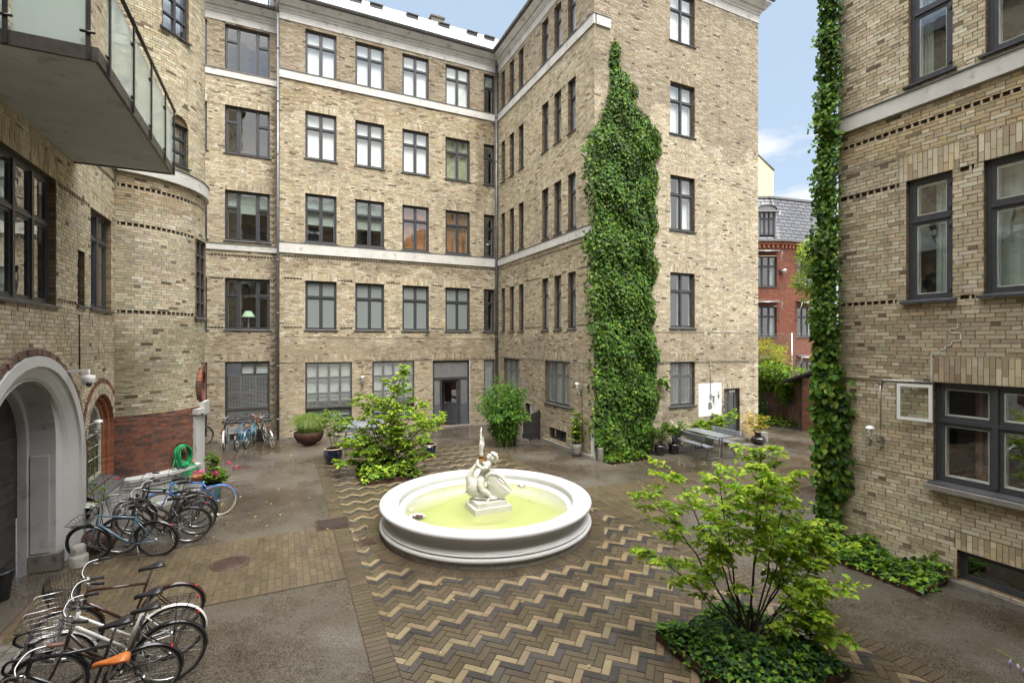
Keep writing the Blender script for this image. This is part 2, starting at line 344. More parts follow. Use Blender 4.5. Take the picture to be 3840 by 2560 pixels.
# ------------------------------------------------------------------ mesh builder
class Pl:
    """vertical wall plane: u along the wall, z up, d outward."""
    def __init__(s, O, U, Nn):
        s.O = Vector(O); s.U = Vector(U); s.N = Vector(Nn)
        s.flip = s.U.cross(Vector((0, 0, 1))).dot(s.N) < 0
        s.rot = math.atan2(s.U.y, s.U.x)
    def w(s, u, z, d): return s.O + s.U * u + s.N * d + Vector((0, 0, z))
class Cyl:
    def __init__(s, c, r): s.c = Vector((*c, 0)); s.r = r; s.flip = False; s.flip = False
    def w(s, u, z, d):
        a = u / s.r
        return s.c + Vector((math.sin(a), -math.cos(a), 0)) * (s.r + d) + Vector((0, 0, z))
ID = Pl((0, 0, 0), (1, 0, 0), (0, -1, 0))
class MB:
    def __init__(s): s.v = []; s.f = []; s.t = []; s.s = []
    def add(s, vs, fs, tint=None, smooth=False):
        b = len(s.v); s.v += [tuple(x) for x in vs]
        for f in fs: s.f.append(tuple(i + b for i in f)); s.t.append(tint); s.s.append(smooth)
    def box(s, pl, u0, u1, z0, z1, d0, d1, tint=None, back=True):
        w = pl.w
        vs = [w(u0, z0, d0), w(u1, z0, d0), w(u1, z1, d0), w(u0, z1, d0), w(u0, z0, d1), w(u1, z0, d1), w(u1, z1, d1), w(u0, z1, d1)]
        fs = [(4, 5, 6, 7), (0, 4, 7, 3), (5, 1, 2, 6), (7, 6, 2, 3), (0, 1, 5, 4)]
        if back: fs.append((1, 0, 3, 2))
        if pl.flip: fs = [f[::-1] for f in fs]
        s.add(vs, fs, tint)
    def quad(s, a, b, c, d, tint=None): s.add([a, b, c, d], [(0, 1, 2, 3)], tint)
    def wq(s, pl, u0, u1, z0, z1, d, tint=None):
        q = [pl.w(u0, z0, d), pl.w(u1, z0, d), pl.w(u1, z1, d), pl.w(u0, z1, d)]
        if pl.flip: q = q[::-1]
        s.add(q, [(0, 1, 2, 3)], tint)
    def xbox(s, x0, x1, y0, y1, z0, z1, tint=None): s.box(ID, x0, x1, z0, z1, -y1, -y0, tint)
    def obox(s, c, ax, ay, az, tint=None):
        c, ax, ay, az = map(Vector, (c, ax, ay, az))
        vs = [c + ax * i + ay * j + az * k for k in (-1, 1) for j in (-1, 1) for i in (-1, 1)]
        fs = [(0, 2, 3, 1), (4, 5, 7, 6), (0, 1, 5, 4), (2, 6, 7, 3), (0, 4, 6, 2), (1, 3, 7, 5)]
        s.add(vs, fs, tint)
    def tube(s, pts, r, n=8, tint=None, cap=True, closed=False):
        pts = [Vector(p) for p in pts]; k = len(pts)
        rs = r if isinstance(r, (list, tuple)) else [r] * k
        vs = []; up = None
        for i, p in enumerate(pts):
            if closed: tdir = (pts[(i + 1) % k] - pts[i - 1])
            else: tdir = (pts[min(i + 1, k - 1)] - pts[max(i - 1, 0)])
            if tdir.length < 1e-9: tdir = Vector((0, 0, 1))
            tdir.normalize()
            if up is None:
                up = Vector((0, 0, 1)) if abs(tdir.z) < .9 else Vector((1, 0, 0))
            sd = tdir.cross(up)
            if sd.length < 1e-4: sd = tdir.cross(Vector((1, 0, 0)))
            sd.normalize(); up = sd.cross(tdir).normalized()
            for j in range(n):
                a = 2 * math.pi * j / n
                vs.append(p + (sd * math.cos(a) + up * math.sin(a)) * rs[i])
        fs = []
        for i in range(k if closed else k - 1):
            i2 = (i + 1) % k
            for j in range(n):
                fs.append((i * n + j, i * n + (j + 1) % n, i2 * n + (j + 1) % n, i2 * n + j))
        if cap and not closed:
            fs.append(tuple(range(n))[::-1]); fs.append(tuple((k - 1) * n + j for j in range(n)))
        s.add(vs, fs, tint, True)
    def lathe(s, c, prof, n=24, tint=None, a0=0, a1=2 * math.pi, jit=0):
        c = Vector(c); full = abs(a1 - a0 - 2 * math.pi) < 1e-6
        m_ = n if full else n + 1; vs = []
        for (r, z) in prof:
            for j in range(m_):
                a = a0 + (a1 - a0) * j / n
                rr_ = r * (1 + random.uniform(-jit, jit))
                vs.append(c + Vector((math.cos(a) * rr_, math.sin(a) * rr_, z)))
        fs = []
        for i in range(len(prof) - 1):
            for j in range(n if not full else m_):
                j2 = (j + 1) % m_ if full else j + 1
                if not full and j2 >= m_: continue
                fs.append((i * m_ + j, i * m_ + j2, (i + 1) * m_ + j2, (i + 1) * m_ + j))
        s.add(vs, fs, tint, True)
    def ball(s, c, r, n=10, sc=(1, 1, 1), rot=None, tint=None):
        vs = []; c = Vector(c); k = n // 2
        for i in range(k + 1):
            th = math.pi * i / k
            for j in range(n):
                a = 2 * math.pi * j / n
                p = Vector((math.sin(th) * math.cos(a) * sc[0], math.sin(th) * math.sin(a) * sc[1], math.cos(th) * sc[2])) * r
                if rot: p = rot @ p
                vs.append(c + p)
        fs = [(i * n + j, (i + 1) * n + j, (i + 1) * n + (j + 1) % n, i * n + (j + 1) % n) for i in range(k) for j in range(n)]
        s.add(vs, fs, tint, True)
    def build(s, name, mat, parent=None, origin=True, **props):
        if not s.v: return None
        v = np.array(s.v, dtype=float)
        off = np.array([(v[:, 0].min() + v[:, 0].max()) / 2, (v[:, 1].min() + v[:, 1].max()) / 2, v[:, 2].min()]) if origin else np.zeros(3)
        me = bpy.data.meshes.new(name); me.from_pydata((v - off).tolist(), [], s.f)
        if any(s.s): me.polygons.foreach_set('use_smooth', s.s)
        if any(x is not None for x in s.t):
            at = me.attributes.new('tint', 'FLOAT_COLOR', 'FACE')
            at.data.foreach_set('color', np.array([(*(x or (.5, .5, .5)), 1) for x in s.t], dtype=np.float32).ravel())
        me.materials.append(MATS[mat]); me.update()
        ob = bpy.data.objects.new(name, me); COL.objects.link(ob)
        ob.location = off
        if parent: attach(ob, parent)
        for k, x in props.items(): ob[k] = x
        return ob
WM = {}
def wmat(o):
    return WM.get(o.name, Matrix.Identity(4)) if o.type == 'EMPTY' and o.name in WM else o.matrix_basis.copy()
def attach(ob, par):
    ob.parent = par
    ob.matrix_parent_inverse = par.matrix_basis.inverted() if par.parent is None else (world_of(par)).inverted()
def world_of(o):
    if o.parent is None: return o.matrix_basis.copy()
    return world_of(o.parent) @ o.matrix_parent_inverse @ o.matrix_basis
def tag(o, label, cat, group=None):
    o['label'] = label; o['category'] = cat
    if group: o['group'] = group
    return o
def thing(name, label, cat, loc=(0, 0, 0), group=None):
    o = bpy.data.objects.new(name, None); COL.objects.link(o); o.location = loc
    o.empty_display_size = .2
    return tag(o, label, cat, group)
def struct(o): o['kind'] = 'structure'; return o
def inst(name, mesh, M, parent=None):
    o = bpy.data.objects.new(name, mesh); COL.objects.link(o); o.matrix_basis = M
    if parent: attach(o, parent)
    return o
def jit(c, a, h=.0):
    k = 1 + random.uniform(-a, a)
    return tuple(max(0, x * k * (1 + random.uniform(-h, h))) for x in c)
# ------------------------------------------------------------------ brick walls
YB = [(.50, .43, .30), (.54, .47, .34), (.46, .39, .265), (.43, .36, .245), (.49, .425, .31), (.58, .52, .40), (.37, .305, .205), (.44, .375, .26), (.33, .265, .18), (.49, .39, .24)]
RB = [(.225, .085, .055), (.19, .075, .05), (.26, .10, .06), (.15, .075, .058), (.21, .10, .07), (.11, .062, .05)]
CH = .0667
class Wallset:
    """gathers mortar, bricks and reveals of one building"""
    def __init__(s): s.m = MB(); s.bricks = []; s.rv = MB(); s.rm = MB(); s.rbr = []; s.rrv = MB()
def cutfree(a, b, blk):
    out = [(a, b)]
    for (x, y) in blk:
        nx = []
        for (p, q) in out:
            if y <= p or x >= q: nx.append((p, q)); continue
            if x > p: nx.append((p, x))
            if y < q: nx.append((y, q))
        out = nx
    return out
def wall(ws, pl, u0, u1, z0, z1, holes=(), lintels=(), bands=(), dentils=(), red=None, arch=(), pal=None, tone=None):
    """holes: window openings; arch: (uc,zc,r) rounded heads cut from the bricks; red: z below which brick is red"""
    pal = pal or YB
    dh = [(a, b, z, z + .068) for (a, b, z) in dentils]
    us = sorted({u0, u1, *[x for h in list(holes) + dh for x in h[:2] if u0 < x < u1]})
    if isinstance(pl, Cyl):
        k = int((u1 - u0) / .12); us = sorted({*us, *[u0 + (u1 - u0) * i / k for i in range(k + 1)]})
    zs = sorted({z0, z1, *[x for h in list(holes) + dh for x in h[2:4] if z0 < x < z1], *([red] if red and z0 < red < z1 else [])})
    allh = list(holes) + dh
    for j in range(len(zs) - 1):
        zc = (zs[j] + zs[j + 1]) / 2; run = None
        for i in range(len(us) - 1):
            uc = (us[i] + us[i + 1]) / 2
            inside = any(a < uc < b and c < zc < d for (a, b, c, d) in allh)
            if isinstance(pl, Cyl):
                if not inside: (ws.rm if red and zc < red else ws.m).wq(pl, us[i], us[i + 1], zs[j], zs[j + 1], 0)
                continue
            if inside:
                if run is not None: (ws.rm if red and zc < red else ws.m).wq(pl, run, us[i], zs[j], zs[j + 1], 0); run = None
            elif run is None: run = us[i]
        if run is not None: (ws.rm if red and zc < red else ws.m).wq(pl, run, u1, zs[j], zs[j + 1], 0)
    # dentil courses: a course of openings between brick headers
    for (a, b, z) in dentils:
        st = .12 if isinstance(pl, Cyl) else b - a
        n = max(1, int(round((b - a) / st)))
        for i in range(n):
            p, q = a + (b - a) * i / n, a + (b - a) * (i + 1) / n
            ws.rv.wq(pl, p, q, z, z + .068, -.05)
            for zz, fl in ((z, 0), (z + .068, 1)):
                ws.rv.add([pl.w(p, zz, -.075), pl.w(q, zz, -.075), pl.w(q, zz, 0), pl.w(p, zz, 0)], [(0, 1, 2, 3)])
        ws.rv.add([pl.w(a, z, -.075), pl.w(a, z, 0), pl.w(a, z + .068, 0), pl.w(a, z + .068, -.075)], [(0, 1, 2, 3)])
        ws.rv.add([pl.w(b, z, -.075), pl.w(b, z, 0), pl.w(b, z + .068, 0), pl.w(b, z + .068, -.075)], [(0, 1, 2, 3)])
        u = a + .03
        while u < b - .03:
            ws.bricks.append((pl, u, min(u + .030, b), z + .002, z + .066, .001, tuple(.85 * x for x in jit(random.choice(YB[:6]), .15)), -.07)); u += .115
    blk = [(*h, 0) for h in allh] + [(*h, 1) for h in lintels] + [(*h, 2) for h in bands]
    k0, k1 = int(math.floor(z0 / CH)), int(math.ceil(z1 / CH))
    for k in range(k0, k1):
        za, zb = max(z0, k * CH + .004), min(z1, (k + 1) * CH - .005)
        if zb - za < .015: continue
        cuts = sorted({za, zb, *[x for h in blk for x in h[2:4] if za < x < zb]})
        rr = random.Random(k * 7919 + int(u0 * 100) + int(pl.w(0, 0, 0).x * 31))
        for ci in range(len(cuts) - 1):
            zl, zh = cuts[ci], cuts[ci + 1]
            if zh - zl < .016: continue
            zm = (zl + zh) / 2
            free = cutfree(u0, u1, [(h[0], h[1]) for h in blk if h[2] < zm < h[3]])
            for (uc, ac, ar) in arch:
                if zm > ac and zm < ac + ar:
                    hw = math.sqrt(ar * ar - (zm - ac) ** 2); nf = []
                    for (p, q) in free: nf += cutfree(p, q, [(uc - hw, uc + hw)])
                    free = nf
            for (fa, fb) in free:
                # Danish cross bond: stretchers and headers
                u = math.floor((fa) / .354) * .354 + (.177 if k % 2 else 0) + (.06 if k % 4 > 1 else 0) - .354
                i = 0
                while u < fb:
                    Lb = .228 if i % 2 == 0 else .108
                    p, q = max(u, fa + .003), min(u + Lb, fb - .003)
                    if q - p > .022:
                        isr = red is not None and zm < red
                        c = jit(random.choice(RB if isr else pal), .11, .035)
                        if random.random() < .03 and not isr: c = jit((.17, .135, .095), .25)
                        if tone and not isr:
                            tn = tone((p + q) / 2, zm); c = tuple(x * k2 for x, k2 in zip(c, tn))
                        dz = random.uniform(-.0015, .0015)
                        (ws.rbr if isr else ws.bricks).append((pl, p + random.uniform(0, .003), q - random.uniform(0, .003), zl + dz, zh + dz, .008 + random.uniform(-.004, .004), c, 0))
                    u += Lb + .010; i += 1
    for (a, b, c_, d) in lintels:   # soldier courses over the openings
        u = a + .002; i = 0
        while u < b - .02:
            q = min(u + .062, b - .002)
            H = d - c_; cutz = c_ + (H * .64 if i % 2 else H * .34)
            for (zl, zh) in ((c_ + .004, cutz - .004), (cutz + .004, d - .003)):
                ws.bricks.append((pl, u, q, zl, zh, .008 + random.uniform(-.003, .003), tuple(x * k2 for x, k2 in zip(jit(random.choice(YB), .13, .04), tone(u, zl) if tone else (1, 1, 1))), 0))
            u = q + .009; i += 1

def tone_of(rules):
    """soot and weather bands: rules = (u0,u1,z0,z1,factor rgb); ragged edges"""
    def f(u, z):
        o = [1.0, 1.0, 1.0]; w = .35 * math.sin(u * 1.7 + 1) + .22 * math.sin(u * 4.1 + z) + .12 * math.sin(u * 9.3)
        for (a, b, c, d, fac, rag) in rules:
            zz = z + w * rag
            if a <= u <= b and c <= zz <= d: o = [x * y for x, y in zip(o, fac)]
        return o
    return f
BRICKMESH = {}
def brickmesh(L_, H_, tint):
    key = (round(L_, 3), round(H_, 3), tint)
    if key not in BRICKMESH:
        b = MB(); b.box(ID, -L_ / 2, L_ / 2, -H_ / 2, H_ / 2, -.012, .008, tint)
        me_ob = b.build('brick', 'yellow_brick' if len(tint) == 3 else 'yellow_brick', None, origin=False)
        BRICKMESH[key] = me_ob.data; bpy.data.objects.remove(me_ob)
    return BRICKMESH[key]
def finish_walls(ws, root, n_ind=300):
    ws.m.build('wall', 'mortar', root)
    if ws.rm.v: ws.rm.build('plinth_wall', 'red_mortar', root)
    # nearest whole stretchers become single bricks
    cand = []
    for i, b in enumerate(ws.bricks):
        pl, p, q, zl, zh, d, c, dd = b
        if isinstance(pl, Cyl) or dd: continue
        if .222 < q - p < .232 and zh - zl > .055:
            w = pl.w((p + q) / 2, (zl + zh) / 2, 0); v = w - CAM
            f = v.x * math.sin(R(25.2)) + v.y * math.cos(R(25.2)); l = v.x * math.cos(R(25.2)) - v.y * math.sin(R(25.2))
            if f > .5 and abs(l / f) < 1.03 and abs(v.z / f) < .69: cand.append((v.length, i))
    cand.sort(); chosen = {i for _, i in cand[:n_ind]}
    variants = [jit(random.choice(YB), .12, .04) for _ in range(40)]
    for i in sorted(chosen):
        pl, p, q, zl, zh, d, c, dd = ws.bricks[i]
        me = brickmesh(.225, .057, min(random.sample(variants, 12), key=lambda v: sum(abs(x - y) for x, y in zip(v, c))))
        Nn = pl.N; M = Matrix.Translation(pl.w((p + q) / 2, (zl + zh) / 2, d - .008))
        ang = math.atan2(Nn.x, -Nn.y)
        inst('brick', me, M @ Matrix.Rotation(ang, 4, 'Z') @ Matrix.Rotation(random.uniform(-.006, .006), 4, 'Y'), root)
    for arr, nm, mat in ((ws.bricks, 'brickwork', 'yellow_brick'), (ws.rbr, 'red_brickwork', 'red_brick')):
        mb = MB()
        for i, (pl, p, q, zl, zh, d, c, dd) in enumerate(arr):
            if nm == 'brickwork' and i in chosen: continue
            mb.box(pl, p, q, zl, zh, dd if dd else -.004, d, c, back=False)
        mb.build(nm, mat, root, kind='stuff')
    if ws.rv.v: ws.rv.build('brick_reveal', 'brick_reveal', root)
    if ws.rrv.v: ws.rrv.build('red_reveal', 'red_reveal', root)
    ws.rv, ws.rrv = MB(), MB()

# ------------------------------------------------------------------ windows
def window(root, ws, pl, u0, u1, z0, z1, cols=None, splits=(.665,), depth=.11, fr=.055, sash=.045, glass='glass', liner=True,
           back='room_dark', blind=None, blind_h=1.0, curtain=None, sill=True, sill_out=.05, lin=.028, mat='frame_dark', reveal='brick', grill=None, name='window', pane_mat=None, arch=False, lining='inner_white', hinges=False):
    cols = cols or [.5, .5]
    W_, H_ = u1 - u0, z1 - z0
    rv = MB()
    for a, b, c, d in ((u0, u0, z0, z1), (u1, u1, z0, z1)):
        rv.add([pl.w(a, c, .0), pl.w(a, c, -depth - .05), pl.w(a, d, -depth - .05), pl.w(a, d, .0)], [(0, 1, 2, 3)])
    for zz in (z0, z1):
        rv.add([pl.w(u0, zz, 0), pl.w(u1, zz, 0), pl.w(u1, zz, -depth - .05), pl.w(u0, zz, -depth - .05)], [(0, 1, 2, 3)])
    d0, d1 = -depth - .07, -depth
    f = MB()
    f.box(pl, u0, u0 + fr, z0, z1, d0, d1); f.box(pl, u1 - fr, u1, z0, z1, d0, d1)
    f.box(pl, u0 + fr, u1 - fr, z0, z0 + fr, d0, d1 - .003); f.box(pl, u0 + fr, u1 - fr, z1 - fr, z1, d0, d1 - .003)
    edges = [u0 + fr * .5]; tot = sum(cols)
    inner = W_ - fr
    for c in cols: edges.append(edges[-1] + inner * c / tot)
    cells = []
    for i in range(len(cols)):
        a, b = edges[i], edges[i + 1]
        if i: f.box(pl, a - fr * .55, a + fr * .55, z0 + fr, z1 - fr, d0, d1 + .022)
        sp = splits[i] if splits and isinstance(splits[0], (list, tuple)) else splits
        zs = [z0 + fr * .4] + [z0 + H_ * s_ for s_ in sp] + [z1 - fr * .4]
        for j in range(len(zs) - 1):
            if j: f.box(pl, a + fr * .5, b - fr * .5, zs[j] - fr * .5, zs[j] + fr * .5, d0, d1 + .015)
            cells.append((a + fr * .42, b - fr * .42, zs[j] + fr * .45, zs[j + 1] - fr * .45))
    fo = f.build(name, mat, root)
    rv.build('reveal', 'brick_reveal' if reveal == 'brick' else 'red_reveal', fo)
    for (a, b, c, d) in cells:
        s_ = MB(); x0, x1 = d1 - .045, d1 - .008
        s_.box(pl, a, a + sash, c, d, x0, x1); s_.box(pl, b - sash, b, c, d, x0, x1)
        s_.box(pl, a + sash, b - sash, c, c + sash, x0, x1 - .002); s_.box(pl, a + sash, b - sash, d - sash, d, x0, x1 - .002)
        if hinges:
            for zz in (c + .12, d - .12): s_.box(pl, a - .025, a + .03, zz - .035, zz + .035, x1, x1 + .014); s_.tube([pl.w(a - .004, zz - .05, x1 + .012), pl.w(a - .004, zz + .05, x1 + .012)], .010, 6)
        s_.build('sash', mat, fo)
        p = MB(); p.wq(pl, a + sash * .6, b - sash * .6, c + sash * .6, d - sash * .6, d1 - .026 + random.uniform(-.001, .001))
        p.build('pane', pane_mat or glass, fo)
    li = MB()
    if liner:
        for (a, b, c, d) in cells:
            t_ = lin; x0, x1 = d0 - .05, (d0 + .018 if lin < .04 else d1 - .034)
            li.box(pl, a + .02, a + .02 + t_, c + .02, d - .02, x0, x1); li.box(pl, b - .02 - t_, b - .02, c + .02, d - .02, x0, x1)
            li.box(pl, a + .02 + t_, b - .02 - t_, c + .02, c + .02 + t_, x0, x1); li.box(pl, a + .02 + t_, b - .02 - t_, d - .02 - t_, d - .02, x0, x1)
        li.build('inner_frame', lining, fo)
    # the room behind
    dr = d0 - .75; rm = MB(); g = .02
    A = [pl.w(u0 + g, z0 + g, d0 - .052), pl.w(u1 - g, z0 + g, d0 - .052), pl.w(u1 - g, z1 - g, d0 - .052), pl.w(u0 + g, z1 - g, d0 - .052)]
    B = [pl.w(u0 - .3, z0 - .3, dr), pl.w(u1 + .3, z0 - .3, dr), pl.w(u1 + .3, z1 + .15, dr), pl.w(u0 - .3, z1 + .15, dr)]
    rm.add(A + B, [(4, 5, 6, 7), (0, 1, 5, 4), (1, 2, 6, 5), (2, 3, 7, 6), (3, 0, 4, 7)])
    rm.build('interior', back, fo)
    if blind:
        b_ = MB(); zz = z1 - .04 - (H_ - .08) * blind_h
        b_.wq(pl, u0 + .05, u1 - .05, zz, z1 - .04, d0 - .075)
        b_.build('blind', blind, fo)
    if curtain:
        mat_c, spans = curtain
        for (a, b) in spans:
            c_ = MB(); n = 14; vs = []
            for i in range(n + 1):
                x = u0 + W_ * (a + (b - a) * i / n); dd = d0 - .12 - .02 * math.sin(i * 2.1)
                vs += [pl.w(x, z0 + .04, dd), pl.w(x, z1 - .04, dd)]
            c_.add(vs, [(2 * i, 2 * i + 2, 2 * i + 3, 2 * i + 1) for i in range(n)]); c_.build('curtain', mat_c, fo)
    if grill:
        n1, n2, (ga, gb, gc, gd) = grill; g_ = MB(); dd = d1 + .03
        for i in range(n1 + 1):
            u = ga + (gb - ga) * i / n1; g_.box(pl, u - .0028, u + .0028, gc, gd, dd - .003, dd + .003)
        for i in range(n2 + 1):
            z = gc + (gd - gc) * i / n2; g_.box(pl, ga, gb, z - .0028, z + .0028, dd + .003, dd + .008)
        g_.build('wire_grille', 'wire_light', fo)
    if sill:
        s_ = MB(); w = pl.w; o_ = sill_out
        vs = [w(u0 - .06, z0 - .045, .0), w(u1 + .06, z0 - .045, .0), w(u1 + .06, z0 - .055, o_), w(u0 - .06, z0 - .055, o_),
              w(u0 - .06, z0 + .02, -depth + .02), w(u1 + .06, z0 + .02, -depth + .02), w(u1 + .06, z0 - .02, o_), w(u0 - .06, z0 - .02, o_)]
        s_.add(vs, [(0, 1, 2, 3), (4, 7, 6, 5), (3, 2, 6, 7), (0, 3, 7, 4), (1, 5, 6, 2)]); s_.build('sill', mat, fo)
    return fo
def stone_band(root, pl, u0, u1, z0, z1, out_=.06, cap=True, ret=None):
    b = MB(); u = u0; i = 0
    if isinstance(pl, Cyl):
        n = int((u1 - u0) / .1)
        for k in range(n): b.box(pl, u0 + (u1 - u0) * k / n, u0 + (u1 - u0) * (k + 1) / n, z0, z1, -.01, out_)
    else:
        b.box(pl, u0, u1, z0, z1, -.01, out_)
    o = b.build('stone_band', 'stone', root)
    if cap:
        c = MB()
        n = int((u1 - u0) / .1) if isinstance(pl, Cyl) else 1
        for k in range(n): c.box(pl, u0 + (u1 - u0) * k / n - (.01 if n == 1 else 0), u0 + (u1 - u0) * (k + 1) / n + (.01 if n == 1 else 0), z1 + .002, z1 + .022, -.01, out_ + .018)
        c.build('flashing', 'lead_grey', root)
    return o
def cornice(root, pl, u0, u1, zb, e0=0, e1=0, depth=.42):
    prof = [(0, 0), (.03, 0), (.03, .30), (.055, .30), (.055, .36), (.10, .40), (.13, .47), (.13, .50), (.20, .50), (.22, .53), (.28, .60), (.34, .66), (.34, .72)]
    b = MB(); vs = []
    for (d, z) in prof: vs += [pl.w(u0 - d * e0, zb + z, d), pl.w(u1 + d * e1, zb + z, d)]
    b.add(vs, [(2 * i, 2 * i + 1, 2 * i + 3, 2 * i + 2) for i in range(len(prof) - 1)])
    n = len(prof)
    b.quad(pl.w(u0 - .34 * e0, zb + .72, .34), pl.w(u1 + .34 * e1, zb + .72, .34), pl.w(u1, zb + .72, -.1), pl.w(u0, zb + .72, -.1))
    for (uu, e, s_) in ((u0, e0, -1), (u1, e1, 1)):
        if e:   # end return
            b.add([pl.w(uu + s_ * d, zb + z, d) for (d, z) in prof] + [pl.w(uu + s_ * d, zb + z, -.3) for (d, z) in prof], [(i, i + 1, n + i + 1, n + i) for i in range(n - 1)])
    b.build('cornice', 'stone', root)
    g = MB(); d = .42; r = .075
    g2 = []
    for i in range(9):
        a = math.pi * i / 8; g2.append((d - r * math.cos(a), zb + .80 - r * math.sin(a)))
    vs = []
    for (dd, z) in g2: vs += [pl.w(u0 - .4 * e0, z, dd), pl.w(u1 + .4 * e1, z, dd)]
    g.add(vs, [(2 * i, 2 * i + 1, 2 * i + 3, 2 * i + 2) for i in range(8)], smooth=True)
    g.add([pl.w(u1 + .4 * e1, z, dd) for (dd, z) in g2], [tuple(range(9))]); g.add([pl.w(u0 - .4 * e0, z, dd) for (dd, z) in g2], [tuple(range(9))])
    g.box(pl, u0, u1, zb + .72, zb + .80, .30, .345)
    g.build('gutter', 'zinc', root)
def downpipe(root, x, y, z0, z1, r=.05, top=None):
    b = MB(); b.tube([(x, y, z0), (x, y, z1)], r, 10)
    z = z0 + .8
    while z < z1: b.tube([(x, y, z - .03), (x, y, z + .03)], r * 1.25, 10); z += 2.1
    if top: b.tube([(x, y, z1), *top], r, 8)
    return b.build('downpipe', 'pipe_grey', root)
# ================================================================== ground
g_ = MB(); g_.quad((-300, -300, -.03), (300, -300, -.03), (300, 300, -.03), (-300, 300, -.03))
struct(g_.build('ground', 'asphalt', None, origin=False))
g_ = MB(); nx = 30
g_.quad((-6.5, -1.0, -.012), (26, -1.0, -.012), (26, 26, -.012), (-6.5, 26, -.012))
struct(g_.build('courtyard_asphalt', 'asphalt', None, origin=False))

# paving: herringbone field with light and dark zigzag rows
PX0, PX1, PY0, PY1 = 0.95, 7.0, 1.6, 17.75
pav = bpy.data.objects.new('paving', None); COL.objects.link(pav); pav.location = (4, 9, 0); struct(pav)
jb = MB(); jb.quad((PX0, PY0, -.006), (PX1, PY0, -.006), (PX1, PY1, -.006), (PX0, PY1, -.006))
jb.quad((-3.44, 8.45, -.0062), (PX0, 8.45, -.0062), (PX0, 10.97, -.0062), (-3.44, 10.97, -.0062))
jb.quad((PX1, 8.45, -.0061), (16.0, 8.45, -.0061), (16.0, 10.9, -.0061), (PX1, 10.9, -.0061))
jb.quad((-3.85, 6.0, -.0064), (-2.75, 6.0, -.0064), (-2.75, 8.45, -.0064), (-3.85, 8.45, -.0064))
jb.build('joint_sand', 'soil', pav)
LIGHT = [(.190, .152, .096), (.210, .168, .108), (.165, .132, .082), (.190, .148, .090)]
DARK = [(.044, .040, .038), (.052, .047, .044), (.038, .035, .034)]
MID = [(.078, .062, .041), (.088, .069, .046), (.070, .056, .039), (.082, .063, .043), (.074, .061, .038)]
FC, FR = (3.98, 9.75), 2.23
beds = [(4.42, 5.92, 3.45, 4.95), (2.0, 3.5, 13.65, 15.2)]
def clip_poly(poly, axis, val, keep_less):
    o = []
    for i in range(len(poly)):
        a, b = poly[i - 1], poly[i]
        ia = (a[axis] <= val) == keep_less; ib = (b[axis] <= val) == keep_less
        if ia != ib:
            t_ = (val - a[axis]) / (b[axis] - a[axis]); o.append((a[0] + (b[0] - a[0]) * t_, a[1] + (b[1] - a[1]) * t_))
        if ib: o.append(b)
    return o
pieces = []     # (poly, tint, full?, centre, angle, L, W)
def paver_rect(cx, cy, ang, L_, W_, tint, clip=None, ring=True, kind='p'):
    c, s = math.cos(ang), math.sin(ang)
    P = [(cx + c * x - s * y, cy + s * x + c * y) for x, y in ((-L_ / 2, -W_ / 2), (L_ / 2, -W_ / 2), (L_ / 2, W_ / 2), (-L_ / 2, W_ / 2))]
    n0 = 4; Q = P
    if clip:
        x0, x1, y0, y1 = clip
        if max(p[0] for p in P) < x0 or min(p[0] for p in P) > x1 or max(p[1] for p in P) < y0 or min(p[1] for p in P) > y1: return
        full = all(x0 <= p[0] <= x1 and y0 <= p[1] <= y1 for p in P)
        if not full:
            for ax, v, kl in ((0, x0, False), (0, x1, True), (1, y0, False), (1, y1, True)):
                Q = clip_poly(Q, ax, v, kl)
                if len(Q) < 3: return
    else: full = True
    for (a, b, c2, d2) in beds:
        if a + .05 < cx < b - .05 and c2 + .05 < cy < d2 - .05: return
    if ring:
        d = math.hypot(cx - FC[0], cy - FC[1])
        if d < FR + .33:
            if d < FR + .20: return
            full = False
            far = [p for p in Q if math.hypot(p[0] - FC[0], p[1] - FC[1]) > FR + .27]
            if len(far) < 2: return
            Q = [p if math.hypot(p[0] - FC[0], p[1] - FC[1]) > FR + .27 else (FC[0] + (p[0] - FC[0]) * (FR + .27) / max(.01, math.hypot(p[0] - FC[0], p[1] - FC[1])), FC[1] + (p[1] - FC[1]) * (FR + .27) / max(.01, math.hypot(p[0] - FC[0], p[1] - FC[1]))) for p in Q]
    pieces.append((Q, tint, full, (cx, cy), ang, L_, W_))
Lp, Wp = .292, .1017
p_ = Vector((1, -1)) / math.sqrt(2); q_ = Vector((1, 1)) / math.sqrt(2)
O_ = Vector((2.348, 6.668))
JN = .006
clipr = (PX0 + .30, PX1 - .30, PY0, PY1 - .30)
for row in range(-82, 50):
    kind = row % 4      # rows step towards -Y : light, dark, mid, mid
    for k in range(-60, 60):
        # chain origin: row shift is (+W,-W) in (p,q)
        o = O_ + p_ * (Lp * k + Wp * row) + q_ * (Lp * k - Wp * row)
        for typ in (0, 1):
            if typ == 0: c = o + p_ * (Lp / 2) + q_ * (Wp / 2); ang = -math.pi / 4
            else: c = o + p_ * (Lp + Wp / 2) + q_ * (Lp / 2); ang = math.pi / 4
            if not (PX0 < c.x < PX1 and PY0 - .2 < c.y < PY1): continue
            tint = jit(random.choice(LIGHT if kind == 0 else DARK if kind == 1 else MID), .14, .03)
            if kind == 0 and random.random() < .12: tint = jit((.19, .14, .078), .1)
            paver_rect(c.x, c.y, ang, Lp - JN, Wp - JN, tint, clipr)
# soldier border strips along the field
y = PY0
while y < PY1:
    for x in (PX0 + .15, PX1 - .15):
        if not (x < 2 and 10.74 < y + .05 < 11.42): paver_rect(x, y + .05, 0, .29, .094, jit(random.choice(MID), .14, .03), None, False)
    y += .1
x = PX0 + .3
while x < PX1 - .3:
    paver_rect(x + .05, PY1 - .15, math.pi / 2, .29, .094, jit(random.choice(MID), .14, .03), None, False); x += .1
